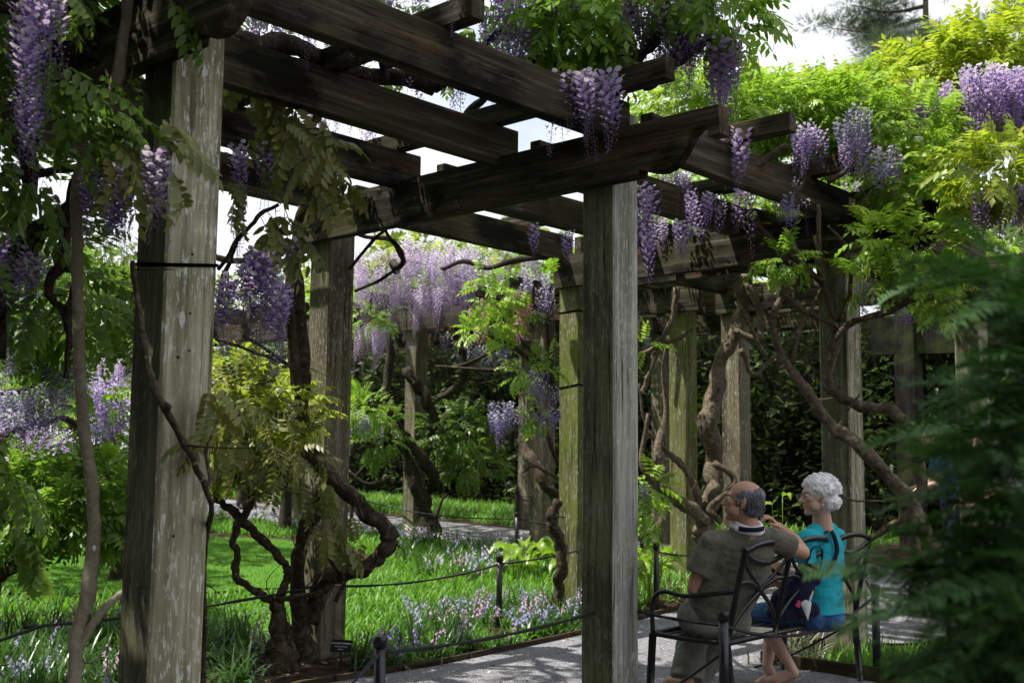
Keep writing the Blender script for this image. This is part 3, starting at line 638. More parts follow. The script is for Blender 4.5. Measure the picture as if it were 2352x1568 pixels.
# ------------------------------------------------------------------ figures
class Blob:
    def __init__(s): s.V, s.F, s.off = [], [], 0
    def add(s, v, fs):
        s.V.append(np.asarray(v, float)); s.F += [[i+s.off for i in f] for f in fs]; s.off += len(v)
    def cap(s, a, b, r0, r1, flat=False, seg=14):
        a, b = np.array(a, float), np.array(b, float); d = b-a; L = np.linalg.norm(d)+1e-9; d = d/L
        if flat: P, r = [a, a+d*.001, b-d*.001, b], [r0*.02, r0, r1, r1*.02]
        else:
            th = np.linspace(-np.pi/2, 0, 5)[:-1]; P = [a+d*r0*math.sin(t) for t in th]+[a, b]+[b+d*r1*math.sin(-t) for t in th[::-1]]
            r = [max(r0*math.cos(t), r0*.05) for t in th]+[r0, r1]+[max(r1*math.cos(t), r1*.05) for t in th[::-1]]
        v, q, t = tube(np.array(P), np.array(r), seg); s.add(v, q.tolist()+t.tolist())
    def chain(s, pts):
        for p, q in zip(pts, pts[1:]): s.cap(p[0], q[0], p[1], q[1])
    def ell(s, c, axes, n=14):
        """axes: three vectors, the half axes"""
        u, v = np.meshgrid(np.linspace(0, 2*np.pi, n*2, endpoint=False), np.linspace(.04, np.pi-.04, n), indexing='ij')
        A = np.array([np.array(a, float) for a in axes]); X = np.stack([np.cos(u)*np.sin(v), np.sin(u)*np.sin(v), np.cos(v)], -1)@A+np.array(c, float)
        m, k = X.shape[:2]; fs = [[i*k+j, i*k+j+1, ((i+1) % m)*k+j+1, ((i+1) % m)*k+j] for i in range(m) for j in range(k-1)]
        fs += [[i*k for i in range(m)], [i*k+k-1 for i in range(m)][::-1]]; s.add(X.reshape(-1, 3), fs)
    def loft(s, rings, k=5, seg=28):
        """rings: (centre, half axis, half axis), joined smoothly"""
        A = catmull(np.array([np.concatenate(r) for r in rings]), k); th = np.linspace(0, 2*np.pi, seg, endpoint=False); n = len(A)
        c, e = np.cos(th), np.sin(th); c = np.sign(c)*np.abs(c)**.85; e = np.sign(e)*np.abs(e)**.85
        X = (A[:, None, :3]+c[None, :, None]*A[:, None, 3:6]+e[None, :, None]*A[:, None, 6:9]).reshape(-1, 3)
        fs = [[i*seg+j, i*seg+(j+1) % seg, (i+1)*seg+(j+1) % seg, (i+1)*seg+j] for i in range(n-1) for j in range(seg)]+[list(range(seg))[::-1], [(n-1)*seg+j for j in range(seg)]]
        s.add(X, fs)
    def bake(s, name, mat, parent, origin, voxel=.006, smooth=6, wrinkle=0, seed=0, folds=None):
        me = bpy.data.meshes.new('tmp'); me.from_pydata(np.vstack(s.V).tolist(), [], s.F); me.update()
        o = bpy.data.objects.new('tmp', me); link(o)
        r = o.modifiers.new('r', 'REMESH'); r.mode = 'VOXEL'; r.voxel_size = voxel; r.use_smooth_shade = True
        if smooth: k = o.modifiers.new('s', 'SMOOTH'); k.iterations = smooth; k.factor = .5
        dg = bpy.context.evaluated_depsgraph_get(); m2 = bpy.data.meshes.new_from_object(o.evaluated_get(dg))
        bpy.data.objects.remove(o); bpy.data.meshes.remove(me); m2.name = name
        n = len(m2.vertices); co = np.empty(n*3, np.float32); m2.vertices.foreach_get('co', co); co = co.reshape(-1, 3)
        if wrinkle:
            nn = np.empty(n*3, np.float32); m2.vertices.foreach_get('normal', nn); nn = nn.reshape(-1, 3); rs_ = np.random.RandomState(seed); h = np.zeros(n)
            for kk in range(9):
                dvec = rs_.normal(0, 1, 3); dvec /= np.linalg.norm(dvec); fr = rs_.uniform(16, 62); e = rs_.normal(0, 1, 3); e /= np.linalg.norm(e)
                h += np.sin(co@dvec*fr+1.5*np.sin(co@e*14+kk)+kk*1.7)**3/9*2
            co = co+nn*(h*wrinkle)[:, None]
        co = co-np.array(origin, np.float32); m2.vertices.foreach_set('co', co.ravel()); m2.materials.clear(); m2.materials.append(mat)
        m2.polygons.foreach_set('use_smooth', np.ones(len(m2.polygons), bool)); m2.update()
        return link(bpy.data.objects.new(name, m2), parent)
FWn, RTn, UPn, Z3 = np.array(FW), np.array(RT), np.array(UPV), np.array([0, 0, 1.])
def nrm_(v): v = np.array(v, float); return v/np.linalg.norm(v)
def w3(px, py, d): return np.array(W(px, py, d))
def hand(b, wrist, d, pn, k=1.0, curl=(.5, .7, .6), thumb=1, spread=.16):
    """palm and five fingers; d from the wrist to the knuckles, pn the way the palm faces"""
    d = nrm_(d); pn = nrm_(np.array(pn)-d*np.dot(pn, d)); s = np.cross(d, pn)*thumb; wrist = np.array(wrist)
    b.ell(wrist+d*.045*k, (d*.052*k, s*.040*k, pn*.016*k), 8)
    for j, (ln, off) in enumerate(((.072, .030), (.080, .010), (.075, -.010), (.058, -.029))):
        dd = nrm_(d+s*spread*(1.5-j)*.35); p = wrist+d*.085*k+s*off*k; r = (.0098, .0098, .0095, .0085)[j]*k; a = 0; b.cap(wrist+d*.05*k+s*off*.8*k, p, r*1.1, r)
        for seg, c in enumerate(curl):
            a += c*(1+.08*j); q = p+(dd*math.cos(a)+pn*math.sin(a))*ln*k*(.45, .32, .23)[seg]; b.cap(p, q, r*(1-.07*seg), r*(.93-.07*seg), seg=9); p = q
    p = wrist+d*.02*k+s*.03*k; q = p+(d*.6+s*.7+pn*.25)*.042*k; b.cap(p, q, .0145*k, .0115*k, seg=9); r2 = q+nrm_(d*.9+s*.1+pn*.45)*.038*k; b.cap(q, r2, .0112*k, .009*k, seg=9)
def head(b, c, f, u, k=1.0, male=True):
    """skull, face and ears; c centre, f where the face looks, u up"""
    f = nrm_(f); u = nrm_(np.array(u)-f*np.dot(u, f)); l = np.cross(u, f)
    P = lambda x, y, z: np.array(c)+(f*x+l*y+u*z)*k
    E = lambda x, y, z, a, b_, c_: b.ell(P(x, y, z), (f*a*k, l*b_*k, u*c_*k), 10)
    E(-.016, 0, .032, .098, .077, .088); E(.022, 0, -.03, .070, .062, .082); E(.045, 0, -.075, .042, .040, .036)
    b.ell(P(.066, 0, -.096), (f*.023*k, l*.026*k, u*.019*k), 8)                       # chin
    E(.068, 0, .032, .026, .052, .018)                                                # brow
    b.cap(P(.084, 0, .016), P(.108, 0, -.024), .0085*k, .0135*k); E(.096, .011, -.028, .012, .009, .009); E(.096, -.011, -.028, .012, .009, .009)
    for sgn in (1, -1):
        E(.058, .036*sgn, -.012, .026, .022, .020); E(.03, .052*sgn, -.055, .035, .016, .03)   # cheek, jaw
        b.ell(P(-.010, .078*sgn, -.010), ((f*.015-l*.006*sgn-u*.002)*k, (l*.007*sgn+f*.004)*k, (u*.030-f*.006)*k), 8)
        b.ell(P(-.004, .076*sgn, -.036), (f*.008*k, l*.006*k, u*.010*k), 6)
        b.ell(P(-.018, .083*sgn, .0), (f*.006*k, l*.005*k, u*.026*k), 6)
    E(.086, 0, -.052, .012, .021, .0055); E(.085, 0, -.063, .012, .019, .006)         # lips
    return P
def eyes(P, f, par, origin, k, mats, iris):
    for sgn in (1, -1):
        b = Blob(); c = P(.0725, .031*sgn, .012); b.ell(c, (np.array([.0125*k, 0, 0]), np.array([0, .0125*k, 0]), np.array([0, 0, .0125*k])), 8)
        e = obj_np('eye', np.vstack(b.V)-origin, [np.array([q for q in b.F if len(q) == 4])], mats[0], par, smooth=True)
        v, q, t = tube(np.array([c+nrm_(f)*.0108*k, c+nrm_(f)*.0128*k]), [.0055*k, .0045*k], 10); obj_np('iris', v-origin, [q, t], iris, e)
def glasses(P, par, origin, mat, k, lens_mat):
    g = None; parts = []
    for sgn in (1, -1):
        a = np.linspace(0, 2*np.pi, 17); ring = np.array([P(.098-.006*abs(math.cos(t)), .033*sgn+.023*math.cos(t), .008+.016*math.sin(t)) for t in a]); parts.append(tube(ring, .0012*k, 5))
        parts.append(tube(np.array([P(.092, .055*sgn, .012), P(.05, .076*sgn, .012), P(-.005, .082*sgn, .008), P(-.02, .083*sgn, -.006)]), .0013*k, 5))
    parts.append(tube(np.array([P(.099, .011, .011), P(.104, 0, .014), P(.099, -.011, .011)]), .0013*k, 5))
    V_, F_ = merge(parts); return obj_np('glasses_frame', V_-origin, F_, mat, par, smooth=True)
def skin(name, c, red=(.35, .10, .07)):
    m, n, b, _ = mat_new(name); v = objvec(n); a = noise(n, v, 9, 4); f = noise(n, v, 160, 3)
    col = ramp(n, [(.3, tuple(x*.82 for x in c)), (.7, c)], a.outputs[0]).outputs[0]; col = mixc(n, ramp(n, [(.45, 0), (.8, .25)], f.outputs[0]).outputs[0], col, red)
    n.links.new(col, b.inputs['Base Color']); b.inputs['Roughness'].default_value = .5; b.inputs['Subsurface Weight'].default_value = .12; b.inputs['Subsurface Radius'].default_value = (.012, .005, .003)
    bump(n, b, f.outputs[0], .15, .002); return m
M['skin_m'] = skin('tanned skin', (.47, .265, .175), (.42, .17, .11)); M['skin_w'] = skin('fair skin', (.58, .37, .28), (.5, .22, .16))
def cloth(name, c, var=.16, weave=420, worn=None):
    m, n, b, _ = mat_new(name); v = objvec(n); a = noise(n, v, 11, 5, .6); f = noise(n, v, weave, 2)
    col = ramp(n, [(.3, tuple(x*(1-var) for x in c)), (.7, tuple(x*(1+var) for x in c))], a.outputs[0]).outputs[0]
    if worn: z = noise(n, v, 26, 6, .7); col = mixc(n, ramp(n, [(.52, 0), (.66, .7)], z.outputs[0]).outputs[0], col, worn)
    n.links.new(col, b.inputs['Base Color']); b.inputs['Roughness'].default_value = .9; b.inputs['Specular IOR Level'].default_value = .2; b.inputs['Sheen Weight'].default_value = .1
    fo = noise(n, mapping(n, v, (1.3, 1, .7)), 5.5, 2, .4, 1.4); am = n.nodes.new('ShaderNodeMath'); am.operation = 'MULTIPLY_ADD'; am.inputs[1].default_value = .04; n.links.new(f.outputs[0], am.inputs[0]); n.links.new(ramp(n, [(.3, 0), (.48, 1), (.55, .35), (.75, .9)], fo.outputs[0]).outputs[0], am.inputs[2]); bump(n, b, am.outputs[0], .3, .014); return m
M['khaki'] = cloth('faded khaki cotton', (.112, .108, .082)); M['trouser'] = cloth('grey green trousers', (.16, .165, .135)); M['turq'] = cloth('turquoise jersey', (.012, .34, .42), .1)
M['denim'] = cloth('blue denim', (.03, .09, .22), .35); M['floral'] = cloth('blue patterned cotton', (.03, .10, .36), .3, 300, (.35, .30, .42)); M['navy'] = cloth('navy canvas', (.008, .010, .030)); M['white_cloth'] = cloth('white towelling', (.72, .72, .74), .06)
M['tan'] = cloth('tan straw', (.36, .21, .11), .25, 300); M['sole'] = plain('sandal sole', (.36, .32, .24), .7, 0, 40); M['eye_white'] = plain('eye white', (.7, .68, .64), .3); M['iris'] = plain('brown iris', (.03, .02, .012), .2)
M['wire'] = plain('thin metal wire', (.30, .28, .26), .3, .9); M['paper'] = plain('cream paper', (.62, .60, .50), .8)
def hairmat(name, lo, mid, hi, sc):
    m, n, b, _ = mat_new(name); v = objvec(n); a = noise(n, mapping(n, v, (90, 90, 26)), 1, 5, .65, 1.0); z = noise(n, v, sc, 3)
    col = ramp(n, [(.32, lo), (.5, mid), (.7, hi)], a.outputs[0]).outputs[0]; col = mixc(n, ramp(n, [(.4, .6 if sc < 20 else .2), (.6, 0)], z.outputs[0]).outputs[0], col, lo)
    n.links.new(col, b.inputs['Base Color']); b.inputs['Roughness'].default_value = .6; bump(n, b, a.outputs[0], 1.0 if sc < 20 else .4, .006); return m
def shirt_print(m, c, r0):
    n = m.node_tree; b = [x for x in n.nodes if x.type == 'BSDF_PRINCIPLED'][0]; src = b.inputs['Base Color'].links[0].from_socket; tcn = n.nodes.new('ShaderNodeTexCoord')
    sb = n.nodes.new('ShaderNodeVectorMath'); sb.operation = 'DISTANCE'; sb.inputs[1].default_value = tuple(c); n.links.new(tcn.outputs['Object'], sb.inputs[0])
    k = ramp(n, [(0, .1), (.55, .35), (.8, 1), (.9, 1), (1, 0)], None); dv = n.nodes.new('ShaderNodeMath'); dv.operation = 'DIVIDE'; dv.inputs[1].default_value = r0; n.links.new(sb.outputs['Value'], dv.inputs[0]); n.links.new(dv.outputs[0], k.inputs[0])
    z = noise(n, tcn.outputs['Object'], 110, 3, .7); f = mixc(n, 1.0, k.outputs[0], ramp(n, [(.46, 0), (.56, .55)], z.outputs[0]).outputs[0], 'MULTIPLY'); n.links.new(mixc(n, f, src, (.02, .02, .018)), b.inputs['Base Color'])
shirt_print(M['khaki'], w3(1738, 1318, 6.21)-np.array([.62, -.42, .43]), .088)
M['hair_m'] = hairmat('grey hair', (.035, .037, .045), (.11, .115, .13), (.38, .38, .40), 12); M['hair_w'] = hairmat('white hair', (.74, .74, .76), (.90, .90, .92), (.98, .98, .99), 30)

# --- man in khaki
D0 = 6.3
mo = np.array([.62, -.42, .43]); man = empty('person', tuple(mo), 'balding man in faded khaki tee with one arm over the bench back', 'person')
b = Blob(); f_m = nrm_(-RTn*.95+FWn*.30+Z3*.08); u_m = nrm_(Z3+RTn*.10-f_m*.06)
hc = w3(1706, 1152, 6.30); KM = 1.0
Pm = head(b, hc, f_m, u_m, KM)
C7 = w3(1722, 1218, 6.30)
b.cap(w3(1712, 1180, 6.31), w3(1719, 1226, 6.30), .062, .070)
L_m = nrm_(RTn*.97+FWn*.1)
for (px, py, d, hw, hd, hh) in ((1703, 1262, 6.33, .17, .095, .12), (1680, 1335, 6.35, .18, .11, .12), (1650, 1405, 6.36, .165, .12, .10)):
    b.ell(w3(px, py, d), (L_m*hw, FWn*hd, Z3*hh), 12)
shL, shR = w3(1633, 1246, 6.30), w3(1776, 1238, 6.34)
b.cap(shL, shR, .055, .055)
elL, wrL = w3(1594, 1352, 6.30), w3(1652, 1388, 6.62)
b.chain([(shL, .056), (w3(1610, 1300, 6.28), .048), (elL, .040)]); b.chain([(elL, .041), (w3(1615, 1372, 6.45), .038), (wrL, .027)])
hand(b, wrL, w3(1690, 1398, 6.75)-wrL, -Z3, .98, (.35, .5, .4), -1)
elR, wrR = w3(1843, 1268, 6.42), w3(1786, 1208, 6.52)
b.chain([(shR, .058), (w3(1812, 1255, 6.38), .052), (elR, .042)]); b.chain([(elR, .043), (w3(1822, 1240, 6.48), .042), (wrR, .027)])
hand(b, wrR, w3(1764, 1184, 6.50)-wrR, -RTn*.9-Z3*.5, .95, (.75, .8, .6), 1, .1)
hipL, hipR = w3(1600, 1418, 6.36), w3(1682, 1425, 6.42)
kneeL, anL = w3(1598, 1408, 6.80), w3(1580, 1572, 6.62)
kneeR, anR = w3(1668, 1412, 6.88), w3(1598, 1570, 6.86)
for h_, k_, a_ in ((hipL, kneeL, anL), (hipR, kneeR, anR)):
    b.chain([(h_, .085), (k_, .058)]); b.chain([(k_, .056), (k_*.6+a_*.4, .052), (a_, .034)])
    toe = a_+nrm_(f_m*[1, 1, 0])*.16; toe[2] = .05; hl = a_.copy(); hl[2] = .05; b.cap(a_, hl, .034, .036); b.cap(hl, toe, .036, .034)
body = b.bake('body', M['skin_m'], man, mo, .0048, 5)
eyes(Pm, f_m, man, mo, KM, [M['eye_white']], M['iris']); glasses(Pm, man, mo, M['wire'], KM, None)
b = Blob()                                                                             # grey fringe of hair
Pp = lambda x, y, z: Pm(x, y, z)
fm, lm, um = f_m, np.cross(u_m, f_m), u_m
b.ell(Pm(-.036, 0, .0), (fm*.084, lm*.0795, um*.072), 14); b.ell(Pm(-.055, 0, .03), (fm*.066, lm*.072, um*.062), 12); b.ell(Pm(-.064, 0, .042), (fm*.058, lm*.071, um*.052), 12); b.ell(Pm(-.055, 0, -.045), (fm*.055, lm*.064, um*.042), 12)
for sg in (1, -1):
    b.ell(Pm(-.022, .067*sg, .036), (fm*.056, lm*.014, um*.032), 10); b.ell(Pm(.022, .066*sg, -.004), (fm*.012, lm*.010, um*.024), 8)
hr = b.bake('hair', M['hair_m'], man, mo, .004, 4, .0022, 3)
V_, Q_ = [], []
rs2 = np.random.RandomState(5); hp = []
for _ in range(150):                                                                    # loose strands
    a = rs2.uniform(-2.4, 2.4); z = rs2.uniform(-.06, .06); p = Pm(-.035-.082*math.cos(a)*math.sqrt(max(.1, 1-(z/.1)**2)), .080*math.sin(a)*math.sqrt(max(.1, 1-(z/.1)**2)), z)
    e = p+(-um*rs2.uniform(.02, .045)-fm*rs2.uniform(0, .02)); m_ = (p+e)/2+(p-Pm(-.03, 0, 0))*.06; hp.append(tube(catmull([p, m_, e], 3), [.0016]*6+[.0006], 4))
V_, F_ = merge(hp); obj_np('hair_strands', V_-mo, F_, M['hair_m'], man, smooth=True)['kind'] = 'stuff'
b = Blob()                                                                             # shirt
b.loft([(w3(px, py, d), L_m*hw, FWn*hd) for px, py, d, hw, hd in ((1650, 1440, 6.37, .170, .135), (1654, 1398, 6.36, .186, .136), (1670, 1352, 6.35, .204, .130), (1690, 1302, 6.34, .206, .120), (1703, 1262, 6.33, .185, .108), (1710, 1234, 6.32, .125, .09), (1714, 1216, 6.31, .078, .078), (1714, 1207, 6.31, .070, .072))])
b.cap(w3(1640, 1246, 6.31), w3(1772, 1238, 6.34), .068, .068); b.cap(w3(1690, 1226, 6.31), w3(1745, 1224, 6.32), .052, .052)
b.cap(w3(1633, 1246, 6.30), w3(1603, 1318, 6.28), .071, .077, True); b.cap(shL, w3(1620, 1280, 6.29), .071, .070)
b.cap(shR, w3(1816, 1256, 6.385), .070, .072, True); b.cap(w3(1740, 1240, 6.33), shR, .07, .070)
sh = b.bake('shirt', M['khaki'], man, mo, .0055, 6, .0085, 4)
b = Blob()                                                                             # trousers
b.ell(w3(1640, 1428, 6.38), (L_m*.185, FWn*.17, Z3*.105), 12)
b.chain([(hipL, .112), (kneeL, .088)]); b.chain([(hipR, .112), (kneeR, .088)])
b.cap(kneeL, w3(1578, 1556, 6.64), .090, .098, True); b.cap(kneeL, kneeL*.5+w3(1578, 1556, 6.64)*.5, .088, .09); b.cap(kneeR, w3(1600, 1556, 6.88), .088, .09, True)
b.bake('trousers', M['trouser'], man, mo, .0065, 6, .009, 9)
b = Blob(); a = np.linspace(0, 2*np.pi, 22)                                            # white collar cloth and dark strap
ring = np.array([C7+np.array([0, 0, .018])+RTn*.078*math.cos(t)-RTn*.012+FWn*.066*math.sin(t)+Z3*(.018*math.sin(t)-.01*math.cos(t)) for t in a])
for p, q in zip(ring, ring[1:]): b.cap(p, q, .019, .019, seg=8); b.cap(p+Z3*.022-(p-C7)*.06, q+Z3*.022-(q-C7)*.06, .015, .015, seg=8)
b.bake('collar_towel', M['white_cloth'], man, mo, .004, 3, .003, 2)
t_ = np.linspace(-2.35, -.75, 10); P_ = np.array([C7+np.array([0, 0, .030])+RTn*(.099*math.cos(t)-.006)+FWn*.092*math.sin(t)+Z3*(.01*math.sin(t)) for t in t_])
V_, F_ = sweep(P_, Z3*.013, np.stack([-(RTn*np.cos(t)+FWn*np.sin(t))*.002 for t in t_])); obj_np('neck_strap', V_-mo, F_, M['navy'], man)
for sg, a_ in ((1, anL), (1, anR)):
    hl = a_.copy(); fd = nrm_(f_m*[1, 1, 0]); 
    b = Blob(); b.ell(np.array([hl[0], hl[1], .022])+fd*.075, (fd*.145, np.cross(Z3, fd)*.052, Z3*.018), 10); b.bake('shoe', M['sole'], man, mo, .006, 3)

# --- woman in turquoise
wo = np.array([1.5, -.40, .43]); wom = empty('person', tuple(wo), 'white haired woman in turquoise top with dark shoulder strap', 'person')
b = Blob(); f_w = nrm_(-RTn*.985-FWn*.06-Z3*.02); u_w = nrm_(Z3-RTn*.03); hw_ = w3(1877, 1140, 6.80); KW = .97
Pw = head(b, hw_, f_w, u_w, KW)
b.cap(w3(1886, 1170, 6.81), w3(1890, 1214, 6.83), .051, .064)
Lw = nrm_(np.array([1., -.12, 0])); Aw = nrm_(np.array([.12, 1., 0]))
for (px, py, hw, hd, hh) in ((1888, 1262, .12, .08, .09), (1886, 1325, .12, .09, .11), (1880, 1392, .13, .10, .09)): b.ell(w3(px, py, 6.86), (Lw*hw, Aw*hd, Z3*hh), 12)
sL, sR = w3(1853, 1237, 6.70), w3(1922, 1234, 6.98); b.cap(sL, sR, .048, .048)
eL, wL = w3(1846, 1318, 6.68), w3(1800, 1338, 6.90); b.chain([(sL, .047), (eL, .038)]); b.chain([(eL, .040), (wL, .024)]); hand(b, wL, w3(1772, 1330, 6.95)-wL, FWn*.6+Z3*.5, .9, (.6, .7, .5), -1)
eR, wR = w3(1900, 1330, 7.15), w3(1830, 1350, 7.2); b.chain([(sR, .047), (eR, .038)]); b.chain([(eR, .038), (wR, .024)]); hand(b, wR, w3(1800, 1345, 7.15)-wR, -Z3, .9, (.5, .6, .5), 1)
hL, hR = w3(1862, 1414, 6.78), w3(1905, 1412, 6.98)
kL, kR = w3(1742, 1412, 7.14), w3(1778, 1408, 7.30); aL, aR = w3(1812, 1522, 6.98), w3(1762, 1528, 7.10)
for h_, k_, a_ in ((hL, kL, aL), (hR, kR, aR)):
    b.chain([(h_, .082), (k_, .055)]); b.chain([(k_, .054), (k_*.62+a_*.38, .052), (a_, .033)])
# heels raised, toes on the gravel
ftL, ftR = nrm_(np.array([-.35, .8, -.42])), nrm_(np.array([-.1, .75, -.65]))
for a_, ft in ((aL, ftL), (aR, ftR)):
    hl = a_+np.array([.012, -.025, -.055]); b.cap(a_, hl, .033, .034); tp = hl+ft*.13; b.cap(hl, tp, .033, .036); b.cap(tp, tp+nrm_(ft*[1, 1, .2])*.05, .034, .022)
b.bake('body', M['skin_w'], wom, wo, .0048, 5)
eyes(Pw, f_w, wom, wo, KW, [M['eye_white']], M['iris']); glasses(Pw, wom, wo, M['wire'], KW, None)
b = Blob(); fw_, lw_, uw_ = f_w, np.cross(u_w, f_w), u_w                                  # short curly hair
b.ell(Pw(-.028, 0, .045), (fw_*.104, lw_*.092, uw_*.090), 14); b.ell(Pw(-.06, 0, -.02), (fw_*.060, lw_*.076, uw_*.068), 12)
rs2 = np.random.RandomState(8)
for _ in range(520):
    v = nrm_(rs2.normal(0, 1, 3)); x, y, z = v
    if x > .62 and z < .35: continue
    if z < -.75: continue
    if x > .15 and z < -.05: continue
    p = Pw(-.03+.112*x, .098*y, .035+.098*z) if z > -.2 else Pw(-.052+.085*x, .085*y, .0+.105*z)
    r = rs2.uniform(.007, .014); t1 = nrm_(np.cross(v, rs2.normal(0, 1, 3))); ax = fw_*t1[0]+lw_*t1[1]+uw_*t1[2]; b.ell(p, (ax*r*1.7, nrm_(np.cross(ax, [.3, .2, 1]))*r*.8, nrm_(np.cross(ax, [1, .2, .1]))*r*.8), 6)
b.ell(Pw(-.050, 0, -.052), (fw_*.046, lw_*.062, uw_*.052), 10); b.ell(Pw(-.066, 0, .0), (fw_*.062, lw_*.078, uw_*.07), 12)
b.bake('hair', M['hair_w'], wom, wo, .0036, 4, .0016, 5)
hp = []
for _ in range(800):                                                                    # curls
    v = nrm_(rs2.normal(0, 1, 3)); x, y, z = v
    if (x > .5 and z < .3) or z < -.7 or (x > .15 and z < 0): continue
    p = Pw(-.03+.118*x, .104*y, .038+.104*z) if z > -.2 else Pw(-.055+.09*x, .09*y, .0+.11*z)
    ax = nrm_(np.cross(v, rs2.normal(0, 1, 3))); r = rs2.uniform(.006, .013); e1 = nrm_(np.cross(ax, v)); e2 = v
    cur = np.array([p+(fw_*e1[0]+lw_*e1[1]+uw_*e1[2])*r*math.cos(t)+(fw_*e2[0]+lw_*e2[1]+uw_*e2[2])*r*math.sin(t) for t in np.linspace(0, 4.2, 8)]); hp.append(tube(cur, np.linspace(.0026, .0008, 8), 4))
V_, F_ = merge(hp); obj_np('hair_curls', V_-wo, F_, M['hair_w'], wom, smooth=True)['kind'] = 'stuff'
b = Blob(); b.ell(Pw(-.005, -.083, -.048), (fw_*.006, lw_*.006, uw_*.006), 6); b.ell(Pw(-.005, .083, -.048), (fw_*.006, lw_*.006, uw_*.006), 6)
obj_np('earring', np.vstack(b.V)-wo, [np.array([q for q in b.F if len(q) == 4])], M['white_print'], wom, smooth=True)
b = Blob()
b.loft([(w3(px, py, 6.86), Lw*hw, Aw*hd) for px, py, hw, hd in ((1881, 1406, .166, .138), (1884, 1362, .153, .122), (1888, 1312, .150, .112), (1889, 1258, .150, .104), (1889, 1229, .112, .085), (1889, 1211, .060, .064))])
b.cap(sL, sR, .062, .062); b.cap(w3(1870, 1220, 6.78), w3(1906, 1218, 6.90), .05, .05)
b.cap(sL, w3(1848, 1292, 6.68), .064, .068, True); b.cap(sR, w3(1908, 1296, 7.08), .062, .068, True)
b.bake('top', M['turq'], wom, wo, .0055, 6, .007, 12)
a = np.linspace(0, 2*np.pi, 25); V_, q_, t_ = tube(np.array([w3(1889, 1213, 6.845)+Lw*.063*math.cos(t)+Aw*.066*math.sin(t)+Z3*(.010*math.sin(t)) for t in a]), .0055, 7); obj_np('neck_band', V_-wo, [q_, t_], M['turq'], wom, smooth=True)
b = Blob(); b.ell(w3(1884, 1418, 6.88), (Lw*.165, Aw*.15, Z3*.085), 12); b.chain([(hL, .095), (kL, .078)]); b.chain([(hR, .095), (kR, .078)])
b.cap(kL, kL*.72+aL*.28, .078, .078, True); b.cap(kR, kR*.72+aR*.28, .078, .078, True)
b.bake('trousers', M['denim'], wom, wo, .0065, 6, .006, 15)
for a_, ft in ((aL, ftL), (aR, ftR)):
    sd = nrm_(np.cross(ft, [0, .3, 1])); dn = nrm_(np.cross(sd, ft)); dn = dn if dn[2] < 0 else -dn
    hl = a_+np.array([.012, -.025, -.055])+dn*.045-ft*.03; b = Blob()
    b.ell(hl+ft*.04, (ft*.05, sd*.036, dn*.009), 10); b.ell(hl+ft*.10, (ft*.07, sd*.034, dn*.009), 10); b.ell(hl+ft*.17, (ft*.065, sd*.043, dn*.010), 10); so = b.bake('sandal', M['sole'], wom, wo, .004, 2)
    c = hl+ft*.15-dn*.045; P_ = np.array([c+sd*.046*math.cos(t)-dn*.040*math.sin(t)+dn*.03 for t in np.linspace(0, np.pi, 9)]); V_, F_ = sweep(P_, ft*.016, dn*.002); obj_np('sandal_strap', V_-wo, F_, M['tan'], so)
P_ = catmull([w3(1897, 1224, 6.74), w3(1905, 1213, 6.80), w3(1916, 1232, 6.745), w3(1922, 1268, 6.735), w3(1902, 1310, 6.70), w3(1872, 1330, 6.66)], 5)
V_, F_ = sweep(P_, RTn*.013, -FWn*.003); obj_np('shoulder_strap', V_-wo, F_, M['navy'], wom)

# --- things on the bench
bo = w3(1815, 1425, 6.62); bag = empty('tote_bag', tuple(bo), 'navy canvas tote bag slumped on the bench between the couple', 'bag')
b = Blob()
for p, q, r0, r1 in ((w3(1780, 1405, 6.62), w3(1862, 1398, 6.66), .055, .05), (w3(1790, 1372, 6.62), w3(1866, 1330, 6.66), .05, .045), (w3(1835, 1322, 6.62), w3(1868, 1300, 6.64), .03, .028), (w3(1775, 1392, 6.62), w3(1850, 1308, 6.62), .035, .03)): b.cap(p, q, r0, r1)
b.ell(w3(1828, 1370, 6.64), (RTn*.115+Z3*.05, FWn*.06, Z3*.10), 12); b.bake('bag_body', M['navy'], bag, bo, .006, 5, .009, 21)
M['pink'] = plain('pink plastic', (.5, .03, .14), .4); M['tissue'] = plain('white tissue', (.66, .72, .74), .7, 0, 30, .1)
P_ = catmull([w3(1868, 1356, 6.545), w3(1862, 1372, 6.54), w3(1858, 1385, 6.54)], 3); V_, F_ = sweep(P_, RTn*.006, -FWn*.002); obj_np('zip_cord', V_-bo, F_, M['white_cloth'], bag)
V_ = np.array([w3(1838, 1384, 6.535), w3(1850, 1376, 6.525), w3(1864, 1382, 6.535), w3(1862, 1398, 6.53), w3(1856, 1424, 6.53), w3(1846, 1402, 6.525), w3(1850, 1396, 6.515)])-bo
obj_np('tissue_pack', V_, [np.array([[0, 1, 6], [1, 2, 6], [2, 3, 6], [3, 4, 6], [4, 5, 6], [5, 0, 6]])], M['tissue'], bag)
bm = bmesh.new(); bmesh.ops.create_cube(bm, size=1); o = obj_bm('key_fob', bm, M['pink'], bag, bevel=.08); o.location = tuple(w3(1834, 1386, 6.53)-bo); o.scale = (.026, .012, .038); o.rotation_euler = (0, .5, -.8)
for pts in ([(1850, 1300, 6.6), (1868, 1255, 6.64), (1888, 1262, 6.66), (1884, 1312, 6.63)],):
    P_ = catmull([w3(*p) for p in pts], 5); V_, F_ = sweep(P_, FWn*.012, RTn*.003); obj_np('bag_handle', V_-bo, F_, M['navy'], bag)
hq = w3(1772, 1318, 6.82); hat = empty('sun_hat', tuple(hq), 'tan sun hat held in the woman\'s lap', 'hat')
